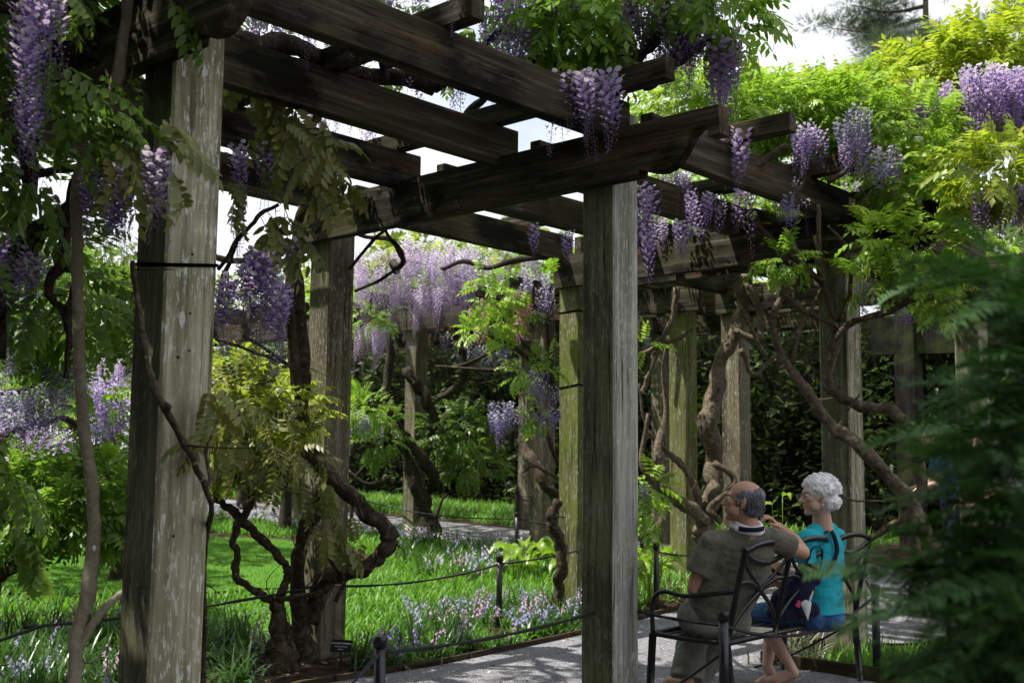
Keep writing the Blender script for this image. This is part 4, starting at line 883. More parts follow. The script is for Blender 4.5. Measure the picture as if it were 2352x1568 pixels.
prof = [(.0, .085), (.05, .082), (.075, .065), (.085, .03), (.092, .0), (.13, -.012), (.155, -.03), (.152, -.034), (.125, -.018), (.088, -.006), (.078, .028), (.0, .078)]
a = np.linspace(0, 2*np.pi, 28, endpoint=False); V_ = np.array([(r*math.cos(t), r*.85*math.sin(t), z+.008*math.sin(3*t)*(r > .1)) for r, z in prof for t in a]); n = 28
F_ = np.array([[i*n+j, i*n+(j+1) % n, (i+1)*n+(j+1) % n, (i+1)*n+j] for i in range(len(prof)-1) for j in range(n)]); o = obj_np('hat_body', V_, F_, M['tan'], hat, smooth=True); o.rotation_euler = (.45, .35, .3)
a = np.linspace(0, 2*np.pi, 29); V_, F_ = sweep([(.091*math.cos(t), .078*math.sin(t), .012) for t in a], (0, 0, .011), (0, 0, 0.001)); V_[:, :] = V_; ob = obj_np('hat_band', V_*[1.02, 1.02, 1], F_, M['navy'], o)
bm = bmesh.new(); box_bm(bm, (-.10, -.07, 0), (.10, .07, .006)); o = obj_bm('booklet', bm, M['paper'], bevel=.002); c = w3(1742, 1432, 6.52); o.location = (c[0], c[1], SZ+.008); o.rotation_euler.z = .25
tag(o, 'cream folded leaflet lying flat on the bench seat', 'leaflet')

# --- passers-by half hidden behind the dark conifer
def passer(px, py, d, shirt_mat, label, hair_mat, lean):
    c = w3(px, py, d); base = np.array([c[0], c[1], float(gz(c[0], c[1]))]); t = empty('person', tuple(base), label, 'person'); b = Blob()
    f = nrm_(-RTn+FWn*.2); u = Z3; hz = base[2]
    hip = base+Z3*.92; ch = hip+(Z3*.42+f*lean); nk = ch+(Z3*.12+f*lean*.35); hd = nk+(Z3*.13+f*(.03+lean*.3)); sd = np.cross(Z3, f)
    P = head(b, hd, nrm_(f-Z3*lean), Z3, .95); b.cap(nk, hd, .052, .05)
    for (q, hw) in ((hip, .15), ((hip+ch)/2, .14), (ch, .16)): b.ell(q, (sd*hw, f*.10, Z3*.15), 10)
    for s in (1, -1):
        s0 = ch+sd*.18*s+Z3*.06; e = s0+f*.08-Z3*.27; w_ = e+f*.2-Z3*.08; b.chain([(s0, .05), (e, .04)]); b.chain([(e, .04), (w_, .026)]); hand(b, w_, f-Z3*.2, -Z3, .9)
        h_ = hip+sd*.09*s; k_ = h_-Z3*.46+f*.06*s; a_ = k_-Z3*.40-f*.03; b.chain([(h_, .085), (k_, .055)]); b.chain([(k_, .055), (a_, .036)]); b.cap(a_-Z3*.02, a_+f*.15-Z3*.03, .038, .034)
    b.bake('body', M['skin_w'], t, base, .009, 4)
    b = Blob()
    for (q, hw) in (((hip*.8+ch*.2), .165), ((hip+ch)/2, .16), (ch, .178)): b.ell(q, (sd*hw, f*.115, Z3*.15), 10)
    for s in (1, -1): s0 = ch+sd*.18*s+Z3*.06; e = s0+f*.08-Z3*.27; b.cap(s0, s0*.35+e*.65, .064, .066, True)
    b.bake('shirt', shirt_mat, t, base, .009, 5, .006, 3)
    b = Blob(); b.ell(hip-Z3*.03, (sd*.17, f*.125, Z3*.12), 10)
    for s in (1, -1): h_ = hip+sd*.09*s; k_ = h_-Z3*.46+f*.06*s; b.cap(h_, k_, .10, .08); b.cap(k_, k_-Z3*.36-f*.03, .078, .075, True)
    b.bake('trousers', M['navy'], t, base, .009, 5, .006, 6)
    b = Blob(); b.ell(P(-.03, 0, .04), (f*.10, sd*.085, Z3*.082), 10); b.ell(P(-.055, 0, -.01), (f*.065, sd*.078, Z3*.07), 10); b.bake('hair', hair_mat, t, base, .007, 3, .002, 2)
passer(2352, 1180, 9.6, M['white_cloth'], 'bystander in a loose white shirt half hidden behind the dark conifer', M['hair_m'], .16)
passer(2190, 1200, 11.5, M['denim'], 'bystander in a blue top mostly hidden by the dark conifer', M['bark_dark'], .1)
# ------------------------------------------------------------------ plant templates
def leaf_template(npairs, L, ll, lw, curl, fine=True, droop=.55, seed=0):
    """a pinnate leaf along +x, arching down; returns V, F(tri), tint"""
    r = np.random.RandomState(seed); V, F, T = [], [], []
    n = npairs+2; s = np.linspace(0, 1, n); ang = .25-curl*s; st = L/(n-1)
    P = np.array([[0, 0, 0.]]+[[0, 0, 0.]]*(n-1))
    for i in range(1, n): P[i] = P[i-1]+np.array([math.cos(ang[i]), 0, math.sin(ang[i])])*st
    def add(v, f, t):
        o = sum(len(x) for x in V); V.append(np.array(v)); F.extend([[i+o for i in q] for q in f]); T.extend(t)
    if fine:
        v, q, t = tube(P, np.linspace(.0022, .0010, n), 3); add(v, [list(x[:3]) for x in q]+[[x[0], x[2], x[3]] for x in q], [.35]*len(v))
    else:
        w_ = np.array([0, .0016, 0]); add(np.vstack([P-w_, P+w_]), [[i, i+1, n+i+1] for i in range(n-1)]+[[i, n+i+1, n+i] for i in range(n-1)], [.35]*(2*n))
    def leaflet(p, d, up, l, w_):
        d = nrm_(d); s_ = nrm_(np.cross(up, d)); nn = np.cross(d, s_); q = lambda a, b_, c: p+d*a*l+s_*b_*w_+nn*c*w_; b0 = r.normal(0, .08); e = -.35*r.uniform(.5, 1.4)
        if fine: add([q(0, 0, 0), q(.28, .95, .1), q(.66, .8, .05+e*.4), q(1, 0, e), q(.66, -.8, .05+e*.4), q(.28, -.95, .1), q(.3, 0, -.12), q(.66, 0, -.14+e*.4)],
            [[0, 5, 6], [0, 6, 1], [6, 5, 4], [6, 4, 7], [6, 7, 2], [6, 2, 1], [7, 4, 3], [7, 3, 2]], [.5+b0, .55+b0, .55+b0, .62+b0, .55+b0, .55+b0, .38+b0, .38+b0])
        else: add([q(0, 0, 0), q(.42, 1, .12), q(1, 0, e), q(.42, -1, .12)], [[0, 3, 2], [0, 2, 1]], [.45+b0, .52+b0, .58+b0, .52+b0])
    for i in range(1, n-1):
        k = .72+.5*math.sin(math.pi*(i+.6)/n)
        for sg in (1, -1):
            d = np.array([.45, .8*sg, -droop*r.uniform(.6, 1.4)]); leaflet(P[i], d, np.array([0, 0, 1.])+np.array([.2, 0, 0]), ll*k*r.uniform(.88, 1.1), lw*k)
    leaflet(P[-1], np.array([math.cos(ang[-1]), 0, math.sin(ang[-1])-.2]), np.array([0, 0, 1.]), ll*.95, lw*.9)
    return np.vstack(V), np.array(F), np.array(T)
LF_FINE = [leaf_template(5+k % 2, .27, .072, .0165, .9+.3*k, True, .7, k) for k in range(3)]
LF_MID = [leaf_template(5, .26, .075, .0175, .7+.3*k, False, .6, 10+k) for k in range(3)]
LF_BIG = [leaf_template(4, .26, .10, .027, .8, False, .5, 20)]
def frames(D, roll, r):
    """rotation matrices whose x axis follows D, z roughly up"""
    D = D/np.linalg.norm(D, axis=1)[:, None]; up = np.array([0, 0, 1.])+r.normal(0, roll, D.shape)
    Y = np.cross(up, D); Y /= np.linalg.norm(Y, axis=1)[:, None]+1e-9; Z = np.cross(D, Y); return np.stack([D, Y, Z], -1)
def spread(tpl, P, R, sc, r, tv=.16):
    V, F, T = tpl; n = len(P)
    X = np.einsum('nij,kj->nki', R, V)*np.asarray(sc)[:, None, None]+P[:, None]
    return X.reshape(-1, 3), (F[None]+(np.arange(n)*len(V))[:, None, None]).reshape(-1, F.shape[1]), np.clip(T[None]+r.normal(0, tv, n)[:, None], 0, 1).ravel()
def spread_many(tpls, P, R, sc, r, tv=.16):
    k = r.randint(0, len(tpls), len(P)); out = [spread(t, P[k == i], R[k == i], sc[k == i], r, tv) for i, t in enumerate(tpls) if (k == i).any()]
    V, F, T, o = [], [], [], 0
    for v, f, t in out: V.append(v); F.append(f+o); T.append(t); o += len(v)
    return np.vstack(V), np.vstack(F), np.concatenate(T)
def clump_pts(c, rad, n, r, shell=.55, flat=1.0):
    """points and outward directions through a clump; rad = (across, along view, up)"""
    v = r.normal(0, 1, (n, 3)); v /= np.linalg.norm(v, axis=1)[:, None]; q = r.uniform(shell**3, 1, n)**(1/3)
    A = np.stack([RTn, FWn*[1, 1, 0], Z3]); X = (v*q[:, None]*np.array(rad))@A+np.array(c); D = v@A+np.array([0, 0, .15])+r.normal(0, .35, (n, 3)); return X, D
def foliage(par, clumps, mat, tpls, size=1.0, name='foliage', r=None, label=None, droop=0.0):
    """clumps: (px, py, depth, rx, ry(depth), rz, count)"""
    r = r or np.random.RandomState(int(abs(clumps[0][0]))+int(clumps[0][1]))
    X, D = [], []
    for c in clumps: x, d = clump_pts(w3(*c[:3]), c[3:6], c[6], r); X.append(x); D.append(d)
    X, D = np.vstack(X), np.vstack(D); D[:, 2] -= droop
    V, F, T = spread_many(tpls, X, frames(D, .35, r), size*r.uniform(.7, 1.2, len(X)), r)
    o = obj_np(name, V, F, mat, par, tint=T); o['kind'] = 'stuff'
    if label: o['label'] = label
    return o
def raceme(L, R0, nfl, s0, seed, fine=True, openf=.75, power=.75):
    """hanging flower cluster, top at the origin; slots: 0 banner, 1 keel, 2 stalk"""
    r = np.random.RandomState(seed); V, F, T, MI = [], [], [], []; off = 0
    def add(v, f, t, m):
        nonlocal off
        V.append(np.array(v)); F.extend([[i+off for i in q] for q in f]); T.extend(t); MI.extend([m]*len(f)); off += len(v)
    bend = r.uniform(-.06, .06, 2)
    ax = lambda t: np.array([bend[0]*t*t*L*3*.3, bend[1]*t*t*L*3*.3, -L*t])
    P = np.array([ax(t) for t in np.linspace(-.04, 1, 7)]); v, q, t = tube(P, np.linspace(.0026, .0008, 7), 3)
    add(v, [list(x[:3]) for x in q]+[[x[0], x[2], x[3]] for x in q], [.5]*len(v), 2)
    for i in range(nfl):
        t = (i+.5)/nfl; t = t**.92; a = i*2.39996+r.uniform(-.3, .3); op = max(0, 1-t/openf)
        rad = R0*((1-t)**power*.9+.12)*r.uniform(.75, 1.12); s = s0*(.42+.58*min(1, op*1.7+.05))*r.uniform(.85, 1.15)
        o = np.array([math.cos(a), math.sin(a), 0]); tg = np.array([-math.sin(a), math.cos(a), 0]); p = ax(t)+o*rad+np.array([0, 0, -.1*rad])
        if fine: c = ax(t); add([c, c+np.array([0, 0, .0016]), p], [[0, 1, 2]], [.5]*3, 2)
        tb = np.clip(.28+.5*op+r.normal(0, .12), 0, 1)
        up = nrm_(np.array([0, 0, 1.])*(.25+.6*op)+o*.75); dn = nrm_(o*.7-np.array([0, 0, 1.])*.75)
        if op > .08:
            w_ = s*.62*(.6+.4*op); b0 = p; 
            if fine: add([b0, b0+up*s*.35+tg*w_, b0+up*s*.85+tg*w_*.7+o*s*.1, b0+up*s*.95+o*s*.22, b0+up*s*.85-tg*w_*.7+o*s*.1, b0+up*s*.35-tg*w_, b0+up*s*.45-o*s*.08],
                [[6, 0, 1], [6, 1, 2], [6, 2, 3], [6, 3, 4], [6, 4, 5], [6, 5, 0]], [tb-.25, tb, tb+.1, tb+.1, tb+.1, tb, tb+.15], 0)
            else: add([b0, b0+up*s*.5+tg*w_, b0+up*s*.95+o*s*.15, b0+up*s*.5-tg*w_], [[0, 1, 2], [0, 2, 3]], [tb-.2, tb, tb+.12, tb], 0)
        kl = s*(.8 if op > .08 else .75); kw = s*(.26 if op > .08 else .24); tk = np.clip(.35+.3*(1-op)*r.uniform(.5, 1.3), 0, 1)
        add([p, p+dn*kl*.5+tg*kw, p+dn*kl, p+dn*kl*.5-tg*kw, p+dn*kl*.5+nrm_(np.cross(dn, tg))*kw*.9], [[0, 1, 4], [1, 2, 4], [2, 3, 4], [3, 0, 4]], [tk, tk, tk-.2, tk, tk+.2], 1)
    return np.vstack(V), np.array(F), np.clip(np.array(T), 0, 1), MI
RAC = {}
def rac_set(key, mats, specs):
    RAC[key] = []
    for k, (L, R0, nf, s0, fine, op, pw) in enumerate(specs):
        V, F, T, MI = raceme(L, R0, nf, s0, 50+k+len(key), fine, op, pw); RAC[key].append((mesh_np('flower_cluster', V, F, mats, mi=MI, tint=T), L))
rac_set('near', [M['petal'], M['keel'], M['stalk']], [(.36, .036, 70, .026, True, .75, .7), (.28, .034, 54, .027, True, .9, .5), (.42, .034, 78, .024, True, .55, .7), (.32, .028, 56, .020, True, .3, .5), (.40, .031, 66, .023, True, .5, .4)])
rac_set('mid', [M['petal'], M['keel'], M['stalk']], [(.32, .034, 50, .027, False, .9, .55), (.25, .033, 40, .028, False, 1.0, .4), (.38, .030, 54, .024, False, .7, .6), (.30, .026, 44, .021, False, .35, .5)])
rac_set('blue', [M['petal_blue'], M['keel'], M['stalk']], [(.30, .042, 50, .028, False, .7, .7), (.22, .044, 40, .030, False, .9, .5), (.30, .030, 46, .020, False, .25, .6)])
rac_set('long', [M['petal_pale'], M['keel_pale'], M['stalk']], [(.62, .050, 104, .027, False, .75, .55), (.50, .050, 88, .028, False, .85, .5), (.74, .046, 116, .025, False, .65, .6)])
rac_set('pink', [M['petal_pink'], M['petal_pink'], M['stalk']], [(.26, .05, 44, .034, False, 1.0, .5), (.2, .05, 36, .034, False, 1, .5)])
rac_set('bud', [M['petal_pale'], M['keel_pale'], M['stalk']], [(.30, .024, 60, .014, False, .18, .5), (.24, .022, 50, .013, False, .1, .5)])
def hang(par, kind, boxes, r, name='flower_cluster'):
    """boxes: (px0, px1, py0, py1, d0, d1, n, scale0, scale1); tops of the clusters fall in the box"""
    bo = np.array(par.location)
    for (x0, x1, y0, y1, d0, d1, n, s0, s1) in boxes:
        for _ in range(n):
            me, L = RAC[kind][r.randint(len(RAC[kind]))]; o = bpy.data.objects.new(name, me); link(o, par)
            p = w3(r.uniform(x0, x1), r.uniform(y0, y1), r.uniform(d0, d1)); o.location = tuple(p-bo); s = r.uniform(s0, s1); o.scale = (s*r.uniform(.9, 1.15), s*r.uniform(.9, 1.15), s)
            o.rotation_euler = (r.normal(0, .07), r.normal(0, .07), r.uniform(0, 6.28))
LFM = {}
def leaf_objs(par, boxes, mat, r, kind='fine'):
    """single large leaves as parts: (px0, px1, py0, py1, d0, d1, n, scale, dir px, dir py)"""
    bo = np.array(par.location)
    if mat not in LFM: LFM[mat] = [mesh_np('leaf', t[0], t[1], M[mat], tint=t[2]) for t in LF_FINE]
    for (x0, x1, y0, y1, d0, d1, n, sc, dx, dy) in boxes:
        for _ in range(n):
            o = bpy.data.objects.new('leaf', LFM[mat][r.randint(3)]); link(o, par); p = w3(r.uniform(x0, x1), r.uniform(y0, y1), r.uniform(d0, d1))
            D = RTn*(dx+r.normal(0, .6))+Z3*(-dy+r.normal(0, .3))-FWn*r.uniform(-.5, .7); R = frames(D[None], .35, r)[0]; s = sc*r.uniform(.75, 1.15)
            m = Matrix.Identity(4)
            for a in range(3):
                for b_ in range(3): m[a][b_] = R[a, b_]*s
                m[a][3] = p[a]-bo[a]
            o.matrix_local = m
def vine(px, py, d, label, group='wisteria vines on the pergola', cat='vine', name='wisteria_vine'):
    p = w3(px, py, d); p[2] = float(gz(p[0], p[1])); return empty(name, (0, 0, 0), label, cat, group)
RV = np.random.RandomState(77)

# ------------------------------------------------------------------ vines of the near bay
v = vine(172, 1800, 4.3, 'smooth pale wisteria stem leaning beside the speckled post')
stems('trunk', [[(172, 1980, 4.3, .027), (172, 1640, 4.3, .027), (172, 1500, 4.35, .027), (182, 1430, 4.4, .027), (205, 1340, 4.45, .031), (216, 1230, 4.5, .026), (212, 1130, 4.55, .025), (195, 1000, 4.6, .024), (185, 860, 4.6, .023), (178, 700, 4.6, .023), (176, 560, 4.6, .023), (174, 450, 4.6, .024), (195, 370, 4.6, .024), (240, 290, 4.6, .026), (280, 150, 4.6, .029), (292, 40, 4.6, .028), (300, -60, 4.6, .026)]], M['bark_pale'], v, 12, .035, .12)
stems('branch', [[(178, 1490, 4.37, .018), (196, 1462, 4.42, .018), (230, 1410, 4.6, .016), (276, 1365, 4.75, .015), (350, 1330, 4.9, .013)]], M['bark_pale'], v, 8, .04, .2)
pk = w3(221, 1256, 4.47); M['paint'] = plain('white paint dab', (.7, .72, .7), .6)
b = Blob(); b.ell(pk-FWn*.022, (RTn*.008, FWn*.005, Z3*.012), 8); obj_np('paint_dab', np.vstack(b.V), [np.array([q for q in b.F if len(q) == 4])], M['paint'], v)
leaf_objs(v, [(190, 300, 170, 260, 4.3, 4.7, 9, .95, .6, .3), (180, 330, 250, 330, 4.2, 4.7, 14, 1.0, .3, .7), (150, 260, 180, 240, 4.3, 4.8, 6, .9, -.6, .3), (380, 420, -20, 10, 4.2, 4.5, 4, .9, .3, .9)], 'leaf_green', RV)
leaf_objs(v, [(220, 360, 300, 360, 4.1, 4.6, 12, 1.0, .5, .8), (350, 400, 260, 330, 3.98, 4.05, 5, .85, .9, .3), (385, 405, 390, 420, 4.0, 4.05, 2, .85, .2, 1.2)], 'leaf_olive', RV)
hang(v, 'near', [(195, 225, 370, 392, 4.4, 4.7, 4, .7, .9), (280, 312, 375, 395, 4.3, 4.5, 4, .95, 1.15), (255, 285, 375, 400, 4.35, 4.55, 5, .9, 1.1), (350, 378, 335, 350, 4.0, 4.1, 3, 1.0, 1.2), (232, 255, 385, 400, 4.5, 4.7, 2, .8, .9)], RV)

v = vine(480, 1500, 4.3, 'thin grey vine clasped to the speckled post by a strap')
stems('trunk', [[(304, 600, 4.34, .009), (308, 640, 4.30, .011), (318, 700, 4.25, .011), (336, 820, 4.19, .012), (352, 890, 4.12, .013), (383, 945, 4.14, .014), (425, 1020, 4.20, .013), (455, 1080, 4.25, .012), (477, 1135, 4.30, .011), (486, 1170, 4.38, .011), (478, 1215, 4.5, .012), (470, 1300, 4.62, .012), (466, 1600, 4.7, .013), (460, 1900, 4.7, .014)],
    [(383, 945, 4.14, .010), (387, 935, 4.11, .011), (382, 925, 4.10, .006)], [(471, 1120, 4.31, .008), (482, 1095, 4.36, .008), (474, 1040, 4.42, .006), (490, 990, 4.5, .005), (520, 900, 4.6, .005)]], M['bark'], v, 9, .08, .25)
leaf_objs(v, [(470, 500, 880, 960, 4.35, 4.5, 5, .7, .3, .6), (470, 520, 985, 1010, 4.35, 4.5, 4, .8, -.5, .2)], 'leaf_olive', RV)

# dark vine over the left end
v = vine(60, 700, 5.6, 'dark twisted wisteria trunk crossing the corner beside the leaning stem')
stems('trunk', [[(-200, 900, 5.7, .075), (-60, 640, 5.6, .065), (20, 570, 5.6, .06), (90, 530, 5.55, .055), (160, 470, 5.5, .05), (200, 400, 5.45, .045), (230, 330, 5.3, .04), (215, 200, 5.0, .035), (300, 90, 4.95, .03), (420, -20, 4.9, .03)],
    [(-10, 820, 5.7, .05), (-6, 700, 5.7, .05), (20, 600, 5.65, .045), (70, 420, 5.6, .04), (40, 330, 5.5, .04), (-60, 260, 5.4, .04)]], M['bark_dark'], v, 10, .12, .35)
stems('branch', [[(190, 470, 5.5, .03), (150, 540, 5.5, .028), (140, 610, 5.5, .028), (112, 650, 5.5, .024), (120, 690, 5.5, .018), (150, 720, 5.5, .018), (160, 800, 5.5, .016), (150, 870, 5.5, .012)], [(140, 610, 5.5, .022), (180, 630, 5.5, .02), (165, 680, 5.5, .018), (150, 760, 5.5, .02)],
    [(100, 130, 4.7, .022), (150, 85, 4.7, .024), (190, 100, 4.75, .022), (240, 150, 4.75, .02), (275, 150, 4.8, .018)], [(0, 410, 5.2, .022), (90, 400, 5.2, .02), (180, 380, 5.2, .018)], [(-20, 470, 5.2, .02), (70, 520, 5.2, .018), (140, 520, 5.2, .02)], [(-30, 260, 4.6, .025), (40, 300, 4.6, .022), (90, 330, 4.7, .016)], [(140, 130, 4.7, .035), (260, 60, 4.8, .032), (360, -30, 4.9, .03)]], M['bark_dark'], v, 8, .1, .5)
foliage(v, [(-60, -40, 4.8, .5, .4, .35, 90), (150, -60, 5.1, .5, .4, .25, 90), (-80, 420, 5.0, .3, .4, .5, 40), (60, 480, 5.8, .45, .4, .3, 60), (120, 640, 6.0, .35, .3, .25, 50)], M['leaf_green'], LF_MID)
leaf_objs(v, [(80, 150, 130, 200, 4.1, 4.4, 7, .85, .2, .9), (0, 60, 250, 380, 4.2, 4.5, 6, .9, .1, 1.), (80, 130, 350, 430, 4.2, 4.4, 5, .85, -.1, 1.1), (-10, 20, 180, 330, 4.1, 4.3, 5, .9, .1, 1.1), (100, 190, -20, 20, 4.3, 4.6, 8, .9, .3, .9), (0, 40, 0, 60, 4.6, 5, 8, 1, .4, .6)], 'leaf_green', RV)
hang(v, 'near', [(40, 130, -60, 0, 3.9, 4.3, 9, .9, 1.2), (35, 80, 40, 90, 3.9, 4.2, 3, .9, 1.1), (50, 100, 190, 230, 3.9, 4.2, 5, .7, .95), (-10, 30, 500, 560, 5., 5.4, 5, .8, 1.0), (0, 60, 540, 600, 5.4, 5.8, 5, 1., 1.2), (20, 100, 560, 620, 5.4, 5.8, 5, .9, 1.2)], RV)

# ------------------------------------------------------------------ the knotted shrub and the vines of the shaded post
v = vine(640, 1500, 7.5, 'two stemmed wisteria with crossing zigzag stems rising from a swollen foot')
stems('trunk', [[(640, 1545, 7.45, .11), (640, 1505, 7.45, .085), (640, 1465, 7.48, .055), (636, 1410, 7.5, .045), (632, 1382, 7.5, .042)], [(668, 1550, 7.5, .07), (664, 1495, 7.5, .055), (655, 1450, 7.52, .04), (645, 1400, 7.5, .03)], [(610, 1550, 7.4, .06), (620, 1505, 7.42, .05), (634, 1455, 7.45, .04)],
    [(632, 1385, 7.5, .034), (590, 1360, 7.48, .026), (555, 1335, 7.46, .024), (538, 1312, 7.45, .026), (541, 1265, 7.45, .022), (538, 1240, 7.45, .025), (552, 1195, 7.45, .026), (572, 1160, 7.45, .026), (578, 1140, 7.45, .028), (566, 1118, 7.45, .028), (535, 1092, 7.4, .026), (520, 1050, 7.4, .02)],
    [(638, 1395, 7.5, .036), (655, 1345, 7.5, .028), (665, 1312, 7.5, .030), (642, 1278, 7.5, .027), (610, 1248, 7.5, .028), (565, 1205, 7.5, .032), (545, 1178, 7.5, .03), (510, 1155, 7.5, .022), (497, 1135, 7.5, .02), (500, 1060, 7.5, .016)],
    [(640, 1378, 7.48, .02), (700, 1365, 7.45, .018), (745, 1358, 7.4, .016), (770, 1330, 7.4, .012)], [(578, 1140, 7.45, .014), (640, 1125, 7.4, .012), (690, 1100, 7.3, .008)]], M['bark'], v, 10, .12, .4)
foliage(v, [(560, 1010, 7.2, .32, .3, .2, 62), (640, 1030, 7.2, .26, .3, .2, 50), (540, 930, 7.2, .22, .3, .2, 40)], M['leaf_olive'], LF_MID, .8)
foliage(v, [(560, 890, 7.6, .3, .3, .13, 70), (650, 930, 7.6, .22, .3, .18, 60), (520, 1050, 7.6, .22, .2, .12, 40), (600, 980, 7.7, .3, .3, .2, 60)], M['leaf_yellow'], LF_MID, .8, name='young_foliage')
leaf_objs(v, [(500, 650, 900, 960, 6.6, 7.1, 8, .9, .2, .6), (500, 560, 960, 1040, 6.5, 6.9, 7, .95, .1, .7), (600, 690, 1000, 1060, 6.6, 7.1, 6, .9, .2, .7)], 'leaf_olive', RV)

v = vine(690, 1500, 7.8, 'thick grey wisteria trunk curling out past the dark shaded post')
stems('trunk', [[(705, 1560, 7.75, .11), (700, 1500, 7.75, .085), (690, 1430, 7.75, .065), (684, 1330, 7.75, .05), (690, 1250, 7.75, .05), (705, 1205, 7.76, .05), (725, 1180, 7.78, .045), (740, 1130, 7.8, .045)],
    [(700, 470, 7.7, .03), (685, 540, 7.7, .035), (682, 640, 7.7, .04), (690, 740, 7.7, .045), (697, 830, 7.7, .05), (690, 920, 7.68, .05), (695, 990, 7.66, .055), (722, 1050, 7.62, .058), (770, 1105, 7.6, .055), (830, 1160, 7.55, .056), (880, 1208, 7.5, .052), (896, 1235, 7.5, .055), (878, 1268, 7.5, .05), (862, 1285, 7.52, .045), (835, 1305, 7.55, .05), (795, 1318, 7.62, .055), (740, 1330, 7.8, .06), (715, 1420, 7.8, .07)],
    [(668, 560, 7.6, .03), (662, 700, 7.6, .03), (672, 800, 7.62, .04), (688, 900, 7.66, .045)]], M['bark'], v, 11, .1, .25)
stems('branch', [[(682, 620, 7.7, .02), (720, 490, 7.65, .025), (755, 460, 7.6, .03), (790, 430, 7.6, .02)], [(815, 668, 7.9, .010), (870, 645, 7.9, .012), (905, 620, 7.9, .012), (926, 602, 7.9, .014), (920, 572, 7.9, .013), (895, 545, 7.9, .012), (880, 520, 7.9, .012)], [(800, 620, 8.1, .012), (850, 560, 8.1, .013), (890, 520, 8.1, .012)], [(735, 1240, 7.5, .012), (760, 1290, 7.45, .012), (790, 1330, 7.4, .014), (770, 1380, 7.4, .014)]], M['bark_dark'], v, 8, .08, .4)
stems('twig', [[(712, 300, 6.2, .003), (735, 245, 6.2, .003), (770, 195, 6.2, .0025), (812, 178, 6.2, .002)], [(540, 640, 6.3, .006), (600, 560, 6.3, .007), (650, 520, 6.3, .006)], [(500, 620, 6.0, .010), (540, 560, 6.0, .012), (590, 500, 6.05, .012), (640, 470, 6.1, .01)], [(505, 700, 6.1, .015), (520, 620, 6.1, .013), (545, 555, 6.1, .008)], [(497, 780, 6.3, .008), (560, 800, 6.4, .009), (640, 830, 6.5, .01), (700, 850, 6.7, .01)], [(560, 770, 6.2, .01), (610, 800, 6.3, .01), (680, 850, 6.4, .008)]], M['bark'], v, 6, .08, .5)
leaf_objs(v, [(560, 610, 140, 160, 5.8, 6.1, 5, 1.1, .3, .9), (560, 660, 170, 260, 5.8, 6.2, 12, 1.1, .3, .9), (600, 720, 250, 330, 5.7, 6.2, 16, 1.1, .4, .8), (680, 780, 300, 390, 5.7, 6.2, 18, 1.1, .5, .7), (720, 790, 380, 420, 5.8, 6.1, 8, 1.1, .3, 1.), (600, 680, 470, 520, 5.8, 6.2, 9, 1.1, .4, .7), (520, 570, 400, 480, 5.9, 6.2, 5, 1.0, .2, .9), (690, 760, 1090, 1140, 7.2, 7.4, 6, .95, .3, .9), (690, 850, 1170, 1260, 7.2, 7.45, 12, 1.0, .3, .9), (640, 690, 530, 560, 5.9, 6.1, 4, 1.1, .5, .8)], 'leaf_olive', RV)
hang(v, 'near', [(510, 530, 625, 640, 5.6, 5.8, 2, 1.15, 1.3), (500, 525, 630, 650, 5.7, 5.9, 2, 1.0, 1.2), (570, 615, 560, 590, 5.6, 5.8, 6, 1.1, 1.4), (600, 630, 590, 630, 5.7, 5.9, 4, 1.1, 1.3), (625, 655, 640, 680, 5.6, 5.8, 5, 1.1, 1.4), (560, 580, 600, 630, 5.8, 6., 2, 1.1, 1.2), (655, 680, 540, 560, 5.8, 6.0, 2, 1.1, 1.3), (540, 570, 330, 350, 6.0, 6.2, 3, .9, 1.0), (600, 630, 325, 345, 5.9, 6.1, 3, .95, 1.1), (530, 560, 470, 500, 6.2, 6.4, 3, .8, 1.)], RV)

# ------------------------------------------------------------------ crown of wisteria lying on the pergola
def on_top(par, n, x0, x1, y0, y1, z0, z1, mat, r, size=1.0, name='foliage', holes=()):
    X = np.stack([r.uniform(x0, x1, n), r.uniform(y0, y1, n), r.uniform(z0, z1, n)], -1)
    for hx, hy, hr in holes: X = X[(X[:, 0]-hx)**2+(X[:, 1]-hy)**2 > hr*hr]
    D = np.stack([r.normal(0, 1, len(X)), r.normal(0, 1, len(X)), r.uniform(-.2, .7, len(X))], -1)
    V, F, T = spread_many(LF_MID, X, frames(D, .3, r), size*r.uniform(.8, 1.2, len(X)), r); o = obj_np(name, V, F, mat, par, tint=T); o['kind'] = 'stuff'; return o
def hang_w(par, kind, n, x0, x1, y0, y1, z0, z1, r, s0=.8, s1=1.1):
    for _ in range(n):
        me, L = RAC[kind][r.randint(len(RAC[kind]))]; o = bpy.data.objects.new('flower_cluster', me); link(o, par); o.location = (r.uniform(x0, x1), r.uniform(y0, y1), r.uniform(z0, z1)); s = r.uniform(s0, s1); o.scale = (s, s, s); o.rotation_euler = (r.normal(0, .1), r.normal(0, .1), r.uniform(0, 6.28))
def ramble(par, n, x0, x1, y0, y1, z0, z1, r, mat='bark_dark', rad=.03, name='branch'):
    parts = []
    for i in range(n):
        a = np.array([r.uniform(x0, x1), r.uniform(y0, y1), r.uniform(z0, z1)]); th = r.uniform(0, 6.28); P = [a]
        for k in range(7):
            th += r.normal(0, .5); a = a+np.array([math.cos(th)*.3, math.sin(th)*.3, r.normal(0, .05)]); a[2] = np.clip(a[2], z0, z1+.08); P.append(a)
        q0 = rad*r.uniform(.4, 1.2); C = catmull(P, 4); parts.append(tube(C, np.linspace(q0, q0*.4, len(C)), 7, .12, i))
    V, F = merge(parts); return obj_np(name, V, F, M[mat], par, smooth=True)
v = vine(600, 60, 6, 'wisteria crown spread over the near bay beams with purple clusters showing between them')
